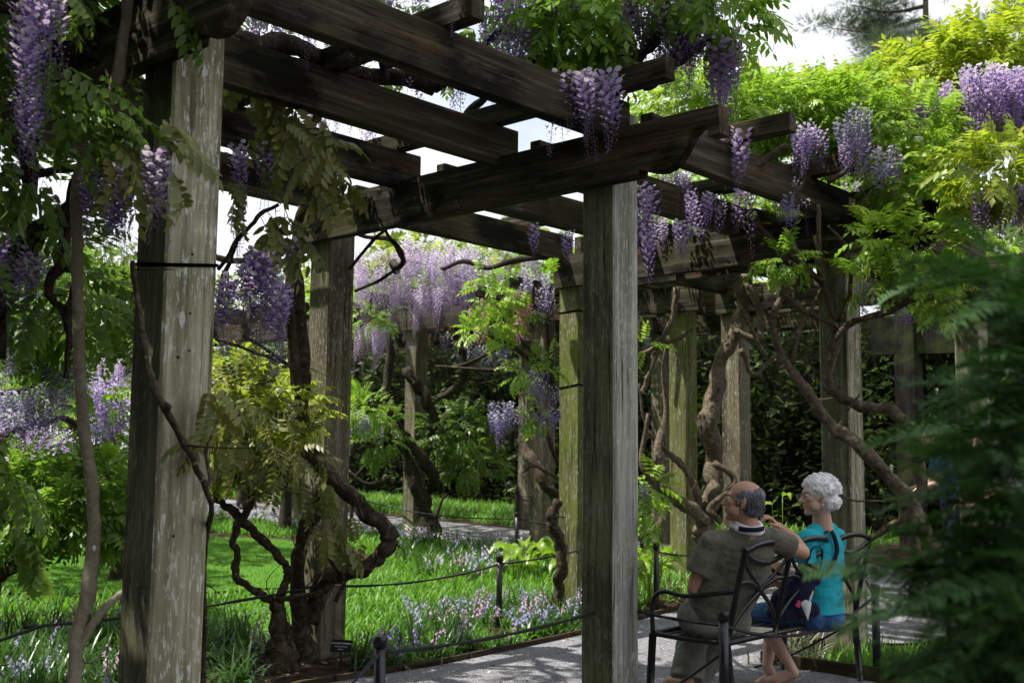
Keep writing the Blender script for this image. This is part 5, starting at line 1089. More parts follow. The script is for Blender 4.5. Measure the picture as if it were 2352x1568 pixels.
ramble(v, 7, -2.6, -.4, .2, 2.3, 3.66, 3.78, RV, 'bark_dark', .05)
stems('trunk', [[(530, 92, 5.6, .05), (620, 105, 5.8, .055), (700, 112, 6.0, .05), (780, 160, 6.3, .045), (900, 175, 6.6, .05), (990, 205, 6.9, .045)], [(1000, 205, 6.9, .03), (1060, 160, 6.8, .035), (1160, 150, 6.7, .04), (1290, 150, 6.6, .045), (1420, 165, 6.6, .05), (1480, 185, 6.6, .05)]], M['bark_dark'], v, 9, .1, .3)
on_top(v, 300, -2.7, .1, .1, 2.5, 3.7, 4.2, M['leaf_green'], RV, .8, holes=((-1.2, 1.2, .45), (-.4, .5, .35), (-2, .6, .25)))
hang_w(v, 'mid', 26, -2.6, .1, .0, 2.5, 3.62, 3.8, RV, .6, .9)
on_top(v, 260, -5.8, -2.9, -.4, 3.4, 3.7, 4.6, M['leaf_green'], RV); on_top(v, 90, -5.5, -2.9, -.3, 3, 4.3, 4.8, M['leaf_lime'], RV, name='young_foliage')
hang_w(v, 'mid', 130, -2.7, .2, .0, 2.6, 3.8, 4.2, RV); hang_w(v, 'mid', 40, -2.6, -1.4, .1, .9, 3.75, 4.05, RV)
hang(v, 'near', [(780, 1080, -55, -15, 5.2, 5.7, 9, .5, .8)], RV)

v = vine(1400, 190, 6.5, 'wisteria rising above the scrolled beam end with violet clusters against the white sky')
stems('branch', [[(1480, 185, 6.55, .05), (1530, 160, 6.5, .036), (1570, 90, 6.5, .028), (1555, 40, 6.5, .02), (1560, -30, 6.5, .016)], [(1440, 150, 6.55, .035), (1500, 100, 6.55, .03), (1540, 60, 6.5, .022), (1530, 0, 6.5, .015)], [(1440, 165, 6.55, .04), (1500, 175, 6.5, .03), (1560, 140, 6.5, .028), (1620, 100, 6.5, .022), (1650, 40, 6.5, .015)], [(1110, 105, 6.8, .02), (1160, 70, 6.8, .022), (1220, 80, 6.8, .02), (1270, 20, 6.8, .018), (1290, -40, 6.8, .014)], [(1190, 85, 6.8, .016), (1260, 60, 6.8, .018), (1310, 10, 6.7, .014)], [(1440, 160, 6.5, .03), (1445, 60, 6.5, .022), (1450, -40, 6.5, .016)]], M['bark_dark'], v, 8, .12, .4)
foliage(v, [(1330, 60, 6.6, .25, .3, .2, 90), (1250, 10, 6.8, .3, .3, .18, 60), (1400, 10, 6.5, .3, .3, .2, 70), (1600, -10, 6.4, .26, .3, .15, 60), (1690, 30, 6.4, .15, .2, .12, 26), (1340, 120, 6.5, .15, .15, .12, 40)], M['leaf_lime'], LF_MID)
leaf_objs(v, [(1690, 1730, 0, 30, 6.2, 6.4, 4, 1.0, .9, .4), (1690, 1720, 60, 90, 6.2, 6.4, 3, 1.1, 1., .1), (1690, 1710, 120, 140, 6.2, 6.4, 2, 1.0, .9, .2), (1560, 1640, -20, 5, 6.1, 6.3, 6, .9, .3, .8), (1290, 1400, 90, 135, 6.3, 6.5, 10, 1.0, -.2, .8)], 'leaf_lime', RV)
hang(v, 'near', [(1280, 1310, 160, 172, 6.05, 6.2, 3, 1.1, 1.3), (1330, 1372, 160, 175, 6.05, 6.2, 6, 1.1, 1.35), (1385, 1405, 165, 175, 6.05, 6.2, 3, 1.1, 1.4), (1600, 1690, 60, 120, 6.3, 6.6, 8, 1.2, 1.5), (1640, 1680, 130, 160, 6.3, 6.6, 4, 1.1, 1.3)], RV)
hang(v, 'mid', [(1100, 1260, -40, 70, 6.5, 7.0, 36, .9, 1.2), (1420, 1660, -60, 60, 6.3, 6.8, 66, .9, 1.3), (1500, 1600, 60, 120, 6.6, 7.0, 12, .8, 1.1), (1280, 1360, 0, 40, 6.6, 7, 10, .8, 1.1)], RV)

# ------------------------------------------------------------------ bright crown of the second bay and beyond
v = vine(1900, 300, 8, 'lime green wisteria crown heaped over the second bay beams')
foliage(v, [(1545, 245, 8.6, .3, .4, .12, 94), (1620, 225, 8.6, .35, .4, .16, 135), (1720, 268, 8.5, .4, .4, .22, 229), (1840, 262, 8.6, .42, .4, .24, 270), (1950, 275, 8.5, .36, .4, .22, 216), (2080, 300, 8.3, .35, .4, .25, 189), (1980, 240, 8.8, .4, .4, .18, 148), (2080, 400, 8.1, .22, .3, .2, 108), (2140, 350, 8.2, .2, .3, .12, 67), (1720, 320, 8.9, .4, .3, .12, 81), (1850, 340, 8.7, .3, .3, .15, 81)], M['leaf_lime'], LF_MID, .76)
foliage(v, [(1900, 240, 8.9, .5, .4, .16, 175), (2000, 235, 9.0, .4, .4, .18, 121), (1590, 235, 8.8, .35, .3, .12, 81), (1760, 235, 9, .3, .3, .1, 67), (2060, 400, 8.2, .2, .2, .1, 40)], M['leaf_yellow'], LF_MID, .76, name='young_foliage')
foliage(v, [(2060, 450, 8.0, .15, .2, .15, 40), (1590, 425, 9.6, .3, .3, .1, 48), (1680, 460, 9.6, .35, .3, .12, 81), (1740, 490, 9.4, .2, .2, .1, 32)], M['leaf_lime'], LF_MID, .76, name='lower_foliage')
stems('branch', [[(1640, 345, 7.6, .02), (1700, 375, 7.6, .022), (1760, 365, 7.6, .026), (1810, 330, 7.6, .02)], [(1830, 450, 7.9, .012), (1860, 390, 7.9, .014), (1890, 330, 7.9, .012)], [(1900, 420, 7.9, .02), (1960, 380, 7.9, .018), (2010, 330, 7.9, .014)], [(1690, 480, 8.2, .022), (1740, 520, 8.2, .022), (1800, 570, 8.1, .022), (1890, 650, 8.0, .022)], [(1580, 420, 8.6, .015), (1660, 470, 8.5, .016), (1740, 520, 8.3, .018)], [(1960, 480, 8, .012), (1990, 440, 8, .01), (2060, 400, 8, .008)]], M['bark'], v, 8, .1, .4)
hang(v, 'near', [(1640, 1655, 312, 318, 7.3, 7.4, 2, .85, 1.0), (1700, 1712, 290, 300, 7.2, 7.3, 2, 1.2, 1.35)], RV)
hang(v, 'mid', [(1825, 1890, 280, 320, 7.8, 8.1, 14, .8, 1.1), (1510, 1590, 385, 410, 8.4, 8.8, 14, .8, 1.0), (1460, 1500, 420, 480, 7.6, 8.2, 7, 1.0, 1.3), (1550, 1570, 505, 515, 7.8, 8.0, 3, 1.0, 1.1), (1700, 1720, 400, 440, 7.8, 8.0, 4, 1.2, 1.4), (1610, 1630, 430, 450, 7.9, 8.1, 3, .8, 1.0), (1225, 1240, 512, 520, 7.2, 7.3, 2, .7, .8), (1298, 1312, 530, 540, 7.2, 7.4, 2, .75, .85), (1500, 1660, 490, 520, 9.2, 9.6, 10, .8, 1.)], RV)
hang(v, 'blue', [(1930, 1990, 230, 300, 7.7, 7.9, 12, .8, 1.1), (2010, 2080, 330, 400, 7.7, 7.9, 9, .8, 1.1), (1770, 1860, 440, 480, 7.7, 7.9, 6, .7, .9)], RV); hang(v, 'bud', [(1560, 1580, 395, 430, 7.9, 8, 3, .8, 1.), (1960, 2060, 330, 380, 7.6, 7.8, 8, .8, 1.), (1940, 2020, 250, 300, 7.6, 7.8, 9, .9, 1.1), (1820, 1850, 400, 440, 7.6, 7.8, 4, .8, 1.)], RV)

hang(v, 'mid', [(1480, 1500, 480, 560, 7.4, 7.8, 5, .9, 1.1), (1575, 1600, 430, 470, 8.0, 8.4, 5, .8, 1.), (1640, 1680, 440, 480, 8.3, 8.6, 4, .7, .9), (1930, 1990, 290, 340, 7.8, 8.0, 8, .8, 1.1)], RV)
v = vine(2250, 200, 9, 'tall yellow green wisteria at the corner with purple clusters under it')
foliage(v, [(2140, 172, 9.4, .35, .4, .2, 130), (2230, 165, 9.2, .45, .4, .28, 200), (2330, 140, 9.0, .45, .4, .34, 220), (2420, 180, 9.0, .4, .4, .4, 120), (2160, 190, 9.4, .3, .3, .2, 80), (2300, 210, 9.2, .4, .3, .15, 70)], M['leaf_yellow'], LF_MID)
foliage(v, [(2270, 380, 7.4, .22, .3, .13, 60), (2330, 410, 7.2, .25, .3, .14, 60), (2240, 430, 7.4, .15, .2, .1, 24), (2390, 380, 7.2, .25, .2, .2, 50)], M['leaf_yellow'], LF_MID, name='lower_foliage')
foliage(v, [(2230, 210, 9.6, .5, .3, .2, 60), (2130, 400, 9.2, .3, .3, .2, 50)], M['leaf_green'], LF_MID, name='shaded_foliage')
stems('branch', [[(2190, 240, 9, .03), (2210, 320, 9, .03), (2180, 420, 9, .03), (2150, 470, 8.8, .024)], [(2330, 290, 8.6, .022), (2290, 330, 8.6, .02), (2350, 350, 8.5, .02), (2390, 360, 8.5, .02)], [(2200, 470, 8.2, .016), (2240, 450, 8.2, .014), (2290, 420, 7.8, .01)], [(2350, 330, 8.6, .028), (2270, 300, 8.8, .03), (2190, 290, 9, .03)]], M['bark'], v, 8, .1, .4)
hang(v, 'mid', [(2085, 2190, 180, 225, 8.4, 9.0, 50, .8, 1.15), (2215, 2360, 145, 220, 7.9, 8.5, 80, .9, 1.4), (2090, 2120, 230, 260, 8.4, 8.7, 5, .7, .9), (2225, 2270, 250, 290, 8.5, 8.8, 10, .9, 1.1), (2245, 2290, 440, 460, 7.2, 7.4, 6, 1.1, 1.4), (2310, 2360, 420, 440, 7.0, 7.2, 6, .9, 1.2)], RV)

v = vine(1940, 1000, 8, 'bare twisting wisteria trunks climbing the post behind the white haired woman')
stems('trunk', [[(2200, 1480, 7.6, 0.0492), (2140, 1260, 7.7, 0.0492), (2090, 1155, 7.8, 0.0492), (2045, 1095, 7.85, 0.0476), (1985, 1035, 7.9, 0.0476), (1925, 985, 7.95, 0.0451), (1880, 945, 7.98, 0.0410), (1845, 895, 8, 0.0369), (1812, 845, 8, 0.0312), (1790, 800, 8, 0.0279), (1778, 750, 8, 0.0262), (1782, 700, 8, 0.0246), (1830, 650, 8.02, 0.0246), (1845, 610, 8.05, 0.0230), (1820, 560, 8.1, 0.0205)],
    [(2105, 1400, 8.0, 0.0451), (2100, 1180, 8.0, 0.0410), (2116, 1110, 8.0, 0.0410), (2108, 1040, 8.0, 0.0410), (2082, 975, 8.0, 0.0426), (2030, 940, 8.02, 0.0410), (1975, 932, 8.05, 0.0377), (1925, 908, 8.08, 0.0369), (1902, 880, 8.08, 0.0369), (1915, 800, 8.08, 0.0344), (1922, 740, 8.08, 0.0295)],
    [(1815, 840, 8, 0.0197), (1835, 760, 7.98, 0.0197), (1870, 700, 8, 0.0180), (1890, 640, 8.02, 0.0148), (1870, 540, 8, 0.0131)]], M['bark_tan'], v, 10, .13, .35)
stems('branch', [[(1922, 745, 8.05, 0.0213), (1900, 690, 8.02, 0.0213), (1882, 620, 8.0, 0.0197), (1880, 540, 8.0, 0.0180), (1878, 470, 8, 0.0148)], [(1905, 800, 8.0, 0.0246), (1940, 755, 7.95, 0.0246), (1990, 728, 7.9, 0.0230), (2050, 715, 7.8, 0.0213), (2085, 690, 7.75, 0.0213), (2110, 655, 7.7, 0.0246), (2160, 600, 7.65, 0.0164)], [(1922, 745, 8.05, 0.0197), (1860, 720, 8.0, 0.0180), (1810, 680, 8, 0.0148), (1795, 640, 8, 0.0082), (1800, 610, 8, 0.0066)], [(1925, 740, 8.05, 0.0180), (1950, 680, 8.0, 0.0164), (1955, 610, 7.95, 0.0164), (1940, 560, 7.95, 0.0131), (1900, 520, 7.95, 0.0098)], [(1950, 590, 7.95, 0.0115), (1985, 540, 7.95, 0.0115), (2000, 480, 7.9, 0.0098), (1975, 430, 7.9, 0.0082)], [(2090, 690, 7.75, 0.0115), (2130, 690, 7.7, 0.0098), (2190, 660, 7.7, 0.0066)], [(2060, 715, 7.8, 0.0131), (2020, 640, 7.75, 0.0115), (1985, 590, 7.75, 0.0082)], [(2030, 700, 7.8, 0.0082), (2050, 640, 7.75, 0.0082), (2090, 600, 7.7, 0.0066)], [(1925, 1130, 7.4, 0.0066), (1960, 1148, 7.4, 0.0066), (2030, 1149, 7.4, 0.0049)], [(1890, 1060, 8.0, 0.0074), (1935, 960, 8.0, 0.0074), (1975, 905, 7.95, 0.0066)], [(2000, 1240, 8.2, 0.0246), (2060, 1200, 8.2, 0.0246), (2110, 1150, 8.2, 0.0246)]], M['bark_tan'], v, 8, .13, .5)
foliage(v, [(2030, 560, 7.7, .16, .2, .13, 46), (2110, 560, 7.6, .2, .2, .14, 60), (2010, 640, 7.7, .14, .15, .1, 28), (2130, 640, 7.6, .16, .2, .1, 40), (2160, 690, 7.6, .12, .15, .06, 14)], M['leaf_lime'], LF_MID, .85)
foliage(v, [(1800, 595, 7.9, .13, .12, .07, 34)], M['leaf_lime'], LF_MID, .75, name='sprig')
hang(v, 'bud', [(2060, 2180, 560, 620, 7.4, 7.7, 16, .7, 1.0), (1975, 2000, 640, 660, 7.5, 7.7, 3, .8, .9)], RV); hang(v, 'blue', [(2060, 2170, 570, 620, 7.5, 7.7, 8, .6, .8), (1985, 2010, 640, 655, 7.5, 7.7, 3, .7, .8), (2060, 2100, 700, 712, 8.5, 8.6, 4, .5, .7)], RV)

# ------------------------------------------------------------------ vines of the mossy post and the far arm
v = vine(1640, 1200, 11.8, 'stout forked wisteria trunk twisting up behind the seated man')
stems('trunk', [[(1600, 1240, 11.2, .10), (1625, 1195, 11.3, .095), (1637, 1120, 11.4, .09), (1640, 1050, 11.5, .095), (1632, 960, 11.5, .10), (1645, 870, 11.6, .085), (1672, 800, 11.7, .07), (1697, 745, 11.75, .065), (1705, 690, 11.8, .06), (1690, 640, 11.8, .06), (1660, 612, 11.8, .055)], [(1688, 760, 11.6, .03), (1735, 778, 11.6, .04), (1748, 750, 11.6, .036), (1740, 700, 11.65, .034), (1722, 660, 11.7, .036), (1715, 630, 11.7, .04)],
    [(1620, 1200, 11.2, .07), (1580, 1165, 11.15, .065), (1535, 1128, 11.1, .06), (1510, 1085, 11.1, .055), (1515, 1020, 11.2, .042), (1530, 950, 11.3, .028), (1522, 850, 11.3, .016), (1535, 770, 11.3, .010)], [(1612, 1210, 11.2, .04), (1598, 1120, 11.25, .04), (1560, 1060, 11.3, .034), (1510, 1015, 11.3, .026), (1480, 965, 11.3, .016), (1468, 880, 11.3, .010)], [(1660, 1200, 11.2, .03), (1630, 1165, 11.2, .03), (1690, 1110, 11.3, .035), (1640, 1060, 11.3, .03)],
    [(1475, 900, 11, .022), (1490, 860, 11, .024), (1520, 790, 11, .028), (1545, 720, 11, .03), (1555, 660, 11, .03)], [(1470, 815, 11, .02), (1500, 800, 11, .022), (1520, 775, 11, .024), (1540, 785, 11, .022), (1590, 755, 11, .02)], [(1480, 1230, 11, .03), (1520, 1195, 11, .035), (1500, 1120, 11.1, .03), (1475, 1060, 11.1, .025), (1490, 950, 11.1, .02)], [(1700, 800, 11.5, .03), (1730, 860, 11.6, .02), (1790, 805, 11.6, .02)], [(1760, 820, 11, .02), (1690, 690, 11, .02)]], M['bark_tan'], v, 10, .12, .4)
foliage(v, [(1490, 1115, 10.4, .12, .15, .1, 20), (1482, 795, 10.6, .08, .1, .05, 8), (1480, 1170, 10.4, .06, .1, .06, 8)], M['leaf_lime'], LF_MID, 1.0); hang(v, 'mid', [(1474, 1484, 1110, 1130, 10.2, 10.4, 3, .9, 1.1), (1485, 1495, 760, 770, 10.8, 11, 2, .5, .6)], RV)

v = vine(1280, 1300, 9.9, 'wisteria with pink and lilac sprays reaching left from the mossy sunlit post')
stems('trunk', [[(1276, 1400, 9.75, .05), (1283, 1340, 9.75, .048), (1290, 1280, 9.75, .05), (1286, 1240, 9.75, .048), (1268, 1200, 9.75, .046), (1266, 1175, 9.75, .044), (1280, 1150, 9.75, .04)], [(1310, 1370, 11.3, .06), (1305, 1260, 11.4, .05), (1282, 1150, 11.5, .05), (1255, 1115, 11.5, .055), (1232, 1065, 11.6, .06), (1210, 1040, 11.8, .06), (1200, 1000, 12, .055)]], M['bark'], v, 10, .13, .3)
stems('branch', [[(1282, 960, 9.8, .03), (1262, 900, 9.75, .026), (1235, 840, 9.7, .022), (1180, 800, 9.6, .018), (1120, 768, 9.5, .014)], [(1280, 930, 9.8, .022), (1255, 850, 9.7, .018), (1205, 790, 9.6, .012), (1190, 765, 9.6, .008)], [(1268, 880, 9.8, .02), (1262, 800, 9.8, .02), (1258, 740, 9.7, .016), (1285, 700, 9.7, .01)], [(1282, 1060, 9.7, .02), (1262, 1010, 9.65, .02), (1235, 950, 9.6, .016), (1225, 920, 9.6, .01)], [(1282, 1100, 9.7, .012), (1230, 1070, 9.6, .012), (1200, 1085, 9.6, .008)], [(1280, 870, 9.9, .016), (1220, 860, 9.8, .016), (1180, 890, 9.8, .012), (1140, 860, 9.8, .010)], [(1170, 835, 9.9, .02), (1130, 850, 9.9, .018), (1060, 845, 9.9, .013), (1000, 840, 10, .006)]], M['bark'], v, 8, .12, .4)
foliage(v, [(1130, 690, 9.5, .15, .18, .07, 26), (1120, 755, 9.5, .16, .16, .06, 28), (1180, 735, 9.6, .14, .15, .08, 22), (1120, 650, 9.8, .10, .12, .05, 10), (1200, 860, 9.6, .10, .12, .06, 16), (1262, 840, 9.6, .06, .08, .06, 9), (1235, 950, 9.6, .10, .08, .03, 12), (1180, 650, 9.9, .08, .1, .05, 7), (1262, 640, 9.9, .05, .08, .04, 5)], M['leaf_lime'], LF_MID, .78)
hang(v, 'blue', [(1200, 1275, 620, 690, 9.4, 9.7, 16, .7, .9), (1220, 1275, 850, 900, 9.5, 9.7, 14, .7, .9), (1130, 1215, 920, 960, 9.3, 9.6, 16, .8, 1.0), (1240, 1280, 930, 960, 9.5, 9.6, 8, .8, 1.0)], RV); hang(v, 'bud', [(1130, 1280, 950, 985, 9.3, 9.6, 10, .8, 1.1), (1225, 1270, 680, 700, 9.5, 9.7, 4, .8, 1.)], RV)
hang(v, 'pink', [(1090, 1120, 680, 740, 9.7, 9.9, 5, .9, 1.1), (1165, 1215, 640, 700, 9.7, 9.9, 6, .9, 1.1), (1170, 1200, 720, 740, 9.7, 9.9, 3, .8, 1.)], RV)

v = vine(970, 1100, 15.6, 'heavy wisteria twisted round the far column under a cascade of pale lilac clusters')
stems('trunk', [[(990, 1225, 15.4, 0.136), (975, 1170, 15.4, 0.105), (955, 1120, 15.4, 0.093), (940, 1060, 15.4, 0.087), (925, 1010, 15.3, 0.087), (900, 970, 15.3, 0.081), (890, 900, 15.3, 0.062), (892, 820, 15.4, 0.056), (890, 740, 15.4, 0.050)], [(935, 1010, 15.4, 0.068), (975, 1060, 15.35, 0.074), (995, 1090, 15.4, 0.074), (1000, 1120, 15.6, 0.062)], [(932, 850, 15.35, 0.068), (955, 880, 15.3, 0.074), (985, 920, 15.3, 0.074), (998, 960, 15.35, 0.068), (990, 1000, 15.4, 0.062)], [(1005, 915, 15.3, 0.043), (1050, 890, 15.3, 0.056), (1068, 850, 15.3, 0.062), (1058, 800, 15.3, 0.056), (1040, 770, 15.4, 0.050)],
    [(900, 1030, 15.2, 0.022), (850, 1060, 15.1, 0.019), (810, 1100, 15, 0.015)], [(800, 1080, 15, 0.025), (840, 1110, 15, 0.025), (900, 1100, 15.1, 0.019)], [(1000, 1200, 15.6, 0.037), (1015, 1150, 15.7, 0.019), (1030, 1130, 15.7, 0.012)], [(1020, 850, 15.2, 0.031), (1080, 830, 15, 0.025), (1150, 800, 14.5, 0.022), (1210, 760, 14, 0.019)]], M['bark_dark'], v, 10, .15, .4)
foliage(v, [(850, 725, 14.6, .3, .3, .10, 46), (840, 940, 14.4, .3, .3, .16, 60), (830, 640, 14.8, .2, .3, .1, 20)], M['leaf_lime'], LF_MID, 1.0)
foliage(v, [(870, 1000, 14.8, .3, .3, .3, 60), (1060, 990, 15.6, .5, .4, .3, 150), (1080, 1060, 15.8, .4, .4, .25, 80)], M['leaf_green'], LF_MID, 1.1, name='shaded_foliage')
foliage(v, [(860, 580, 14.4, .4, .3, .08, 16), (1040, 550, 14.6, .6, .3, .1, 26), (1170, 580, 14.4, .3, .3, .12, 20), (960, 620, 14.2, .5, .3, .1, 8)], M['leaf_yellow'], LF_BIG, .8, name='young_foliage')
hang(v, 'long', [(812, 920, 570, 670, 13.9, 14.8, 62, .75, 1.0), (900, 1110, 545, 630, 13.8, 14.8, 96, .75, 1.1), (920, 1070, 630, 680, 13.7, 14.4, 44, .7, 1.0), (1080, 1240, 560, 630, 14.0, 14.8, 44, .6, .9), (815, 880, 740, 770, 14.4, 14.8, 14, .6, .8), (850, 890, 740, 760, 14.2, 14.4, 8, .7, .9)], RV)
hang(v, 'blue', [(825, 860, 930, 970, 14.2, 14.5, 7, .9, 1.2), (1130, 1160, 780, 800, 15.8, 16, 5, 1.4, 1.8), (1050, 1140, 780, 820, 16.5, 17, 9, 1.2, 1.6), (1020, 1050, 760, 790, 16.5, 17, 4, 1.2, 1.6)], RV); hang(v, 'mid', [(820, 880, 940, 1000, 14.4, 14.7, 6, .8, 1.0)], RV)

# crowns over the far arm: keep the sky shut off and the shade deep
v = vine(1600, 400, 13, 'wisteria crown over the shaded far arm of the pergola', 'wisteria vines on the pergola')
r_ = np.random.RandomState(4)
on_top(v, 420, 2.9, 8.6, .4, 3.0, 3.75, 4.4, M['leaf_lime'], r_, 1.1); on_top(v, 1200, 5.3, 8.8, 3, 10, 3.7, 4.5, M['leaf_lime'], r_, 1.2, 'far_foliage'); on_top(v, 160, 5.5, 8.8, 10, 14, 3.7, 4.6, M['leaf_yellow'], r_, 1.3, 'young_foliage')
ramble(v, 9, 3, 8, .4, 8, 3.7, 3.85, r_, 'bark_dark', .05); hang_w(v, 'mid', 110, 2.9, 5.6, .2, 2.8, 3.7, 4.1, r_, .9, 1.2); hang_w(v, 'long', 60, 5.5, 8.6, 4, 13, 3.7, 4.2, r_, .8, 1.1)
# ------------------------------------------------------------------ left: wisteria bush and standards
def pick(fr, par): return par
M['leaf_bush'] = leafmat('fresh bush leaf', [(0, (.06, .13, .016)), (.5, (.14, .26, .03)), (1, (.25, .38, .06))])
v = vine(60, 1300, 8.5, 'broad green wisteria bush on bare fanning stems at the lawn edge', 'free standing wisteria bushes', 'shrub', 'wisteria_bush')
stems('trunk', [[(-40, 1360, 8.3, .05), (0, 1320, 8.3, .045), (40, 1290, 8.3, .03), (90, 1250, 8.3, .022), (150, 1215, 8.3, .014)], [(-40, 1330, 8.3, .04), (20, 1290, 8.4, .03), (70, 1230, 8.4, .022), (120, 1190, 8.4, .014)], [(0, 1320, 8.3, .03), (60, 1295, 8.2, .024), (110, 1270, 8.2, .016), (160, 1240, 8.2, .01)], [(-30, 1345, 8.3, .03), (10, 1260, 8.5, .022), (60, 1200, 8.5, .016)], [(20, 1290, 8.3, .02), (80, 1255, 8.5, .016), (130, 1225, 8.5, .01)], [(-40, 1360, 8.3, .06), (-45, 1420, 8.3, .07)]], M['bark'], v, 7, .1, .4)
foliage(v, [(60, 1130, 8.6, .45, .5, .22, 220), (170, 1135, 8.5, .4, .5, .22, 200), (245, 1185, 8.3, .2, .3, .2, 90), (-30, 1160, 8.5, .4, .4, .25, 140), (130, 1180, 8.2, .4, .3, .15, 110), (20, 1210, 8.3, .3, .3, .15, 60), (220, 1220, 8.2, .15, .2, .12, 34)], M['leaf_bush'], LF_MID, .9); foliage(v, [(200, 1090, 8.8, .35, .3, .1, 50), (90, 1075, 8.9, .5, .3, .1, 60)], M['leaf_lime'], LF_MID, 1.0, name='young_foliage')
leaf_objs(v, [(-10, 20, 985, 1030, 4.9, 5.1, 4, 1.1, .3, 1.), (30, 60, 1090, 1130, 5.0, 5.2, 4, 1.0, .4, 1.), (0, 40, 1030, 1160, 4.8, 5.2, 6, 1.1, .3, 1.1), (60, 75, 1230, 1260, 5.0, 5.2, 3, 1.0, .3, 1.1)], 'leaf_green', RV)
v = vine(150, 900, 9.5, 'green wisteria foliage hanging behind the leaning pale stem', 'free standing wisteria bushes', 'shrub', 'wisteria_bush')
foliage(v, [(240, 690, 7.6, .22, .3, .12, 70), (258, 725, 7.5, .2, .3, .16, 80), (120, 720, 8.2, .3, .3, .2, 90), (100, 760, 8.4, .35, .3, .16, 70), (180, 690, 8.0, .25, .3, .2, 70), (240, 1000, 9, .1, .2, .12, 16)], M['leaf_green'], LF_MID, 1.0); foliage(v, [(120, 640, 8.4, .3, .2, .15, 40), (60, 770, 8.8, .4, .3, .12, 46), (215, 900, 8.6, .12, .2, .1, 14), (110, 860, 8.7, .12, .2, .12, 16)], M['leaf_lime'], LF_MID, 1., name='young_foliage')
stems('branch', [[(0, 1000, 9.4, .03), (60, 985, 9.4, .03), (130, 960, 9.4, .025), (200, 980, 9.4, .018)], [(-10, 900, 9.4, .03), (50, 895, 9.4, .028), (120, 860, 9.4, .02), (160, 820, 9.4, .012)], [(60, 985, 9.4, .02), (75, 930, 9.4, .02), (55, 880, 9.4, .014)], [(0, 1060, 9.6, .04), (20, 985, 9.5, .035)], [(-20, 1400, 9.5, .06), (-10, 1200, 9.5, .055), (0, 1000, 9.4, .04)], [(90, 985, 9.4, .018), (105, 920, 9.4, .014), (150, 905, 9.4, .010)]], M['bark_dark'], v, 7, .12, .5)
hang(v, 'blue', [(0, 150, 740, 830, 8.3, 9.2, 80, .8, 1.1), (110, 190, 780, 900, 8.3, 9.0, 40, .8, 1.1), (0, 130, 880, 960, 8.6, 9.4, 50, .8, 1.1), (215, 245, 960, 1010, 9.2, 9.5, 10, .8, 1.), (200, 295, 860, 960, 9.6, 10.4, 34, .9, 1.2), (20, 120, 590, 680, 9.2, 9.6, 26, .8, 1.1)], RV); hang(v, 'long', [(0, 160, 960, 1010, 9.6, 10.2, 34, .5, .7), (205, 295, 800, 900, 10, 10.6, 22, .5, .7)], RV); hang(v, 'mid', [(205, 295, 870, 960, 9.4, 10, 26, .9, 1.2), (140, 170, 820, 860, 9.2, 9.4, 6, .8, 1.0), (150, 165, 740, 800, 9, 9.2, 5, .8, 1.)], RV)
def standard(px, d, top, rad, kind, label, lf='leaf_lime', nfl=80, nleaf=120):
    c = w3(px, 1000, d); g0 = float(gz(c[0], c[1])); t = empty('wisteria_tree', (c[0], c[1], g0), label, 'tree', 'standard wisterias beyond the lawn'); r = np.random.RandomState(int(abs(px)*3+d))
    parts = []
    tp = np.array([0, 0, top*.62])
    parts.append(tube(catmull([(0, 0, -.1), (.04, .03, top*.3), tuple(tp)], 5), np.linspace(.1, .07, 11), 8, .12, 1))
    for k in range(9):
        a = k*.7+r.uniform(0, .4); q = np.array([math.cos(a), math.sin(a), 0])*rad*r.uniform(.6, .95); C = catmull([tp, tp+q*.45+(0, 0, .25), tp+q+(0, 0, .28)], 5); parts.append(tube(C, np.linspace(.045, .012, len(C)), 6, .1, k))
    V_, F_ = merge(parts); obj_np('trunk', V_, F_, M['bark_dark'], t, smooth=True)
    n = nleaf; a = r.uniform(0, 6.28, n); q = rad*np.sqrt(r.uniform(0, 1, n)); X = np.stack([q*np.cos(a), q*np.sin(a), top*.68+.38*rad*(1-(q/rad)**2)+r.normal(0, .08, n)], -1); D = np.stack([np.cos(a), np.sin(a), r.uniform(-.2, .5, n)], -1)
    V_, F_, T_ = spread_many(LF_BIG, X, frames(D, .4, r), 1.1*r.uniform(.8, 1.2, n), r); f = obj_np('crown', V_, F_, M[lf], t, tint=T_); f['kind'] = 'stuff'
    for _ in range(nfl):
        a = r.uniform(0, 6.28); q = rad*math.sqrt(r.uniform(.05, 1)); me, L = RAC[kind][r.randint(len(RAC[kind]))]; o = bpy.data.objects.new('flower_cluster', me); link(o, t); s = r.uniform(1.0, 1.5); o.scale = (s, s, s); o.location = (q*math.cos(a), q*math.sin(a), top*.68+.32*rad*(1-(q/rad)**2)+r.uniform(-.25, .1)); o.rotation_euler = (0, 0, r.uniform(0, 6.28))
standard(250, 14, 3.5, 1.2, 'mid', 'standard wisteria in deep violet bloom beside the speckled post', nfl=190)
standard(285, 11.8, 1.5, .6, 'blue', 'low violet wisteria mound against the speckled post', nfl=60, nleaf=40)
standard(60, 15, 4.0, 1.5, 'mid', 'broad violet standard wisteria behind the fanning bush', nfl=200)
standard(170, 17.5, 3.4, 1.3, 'long', 'pale lilac standard wisteria far across the lawn', nfl=80)
standard(560, 21, 3.0, 1.7, 'long', 'pale wisteria standard seen between the two dark posts', 'leaf_yellow', 90, 160)
standard(660, 17, 2.6, 1.0, 'long', 'lilac wisteria standard beside the dark shaded post', 'leaf_yellow', 60, 90)
standard(-60, 11.5, 2.5, 1.0, 'blue', 'blue violet wisteria standard at the lawn border', nfl=70)

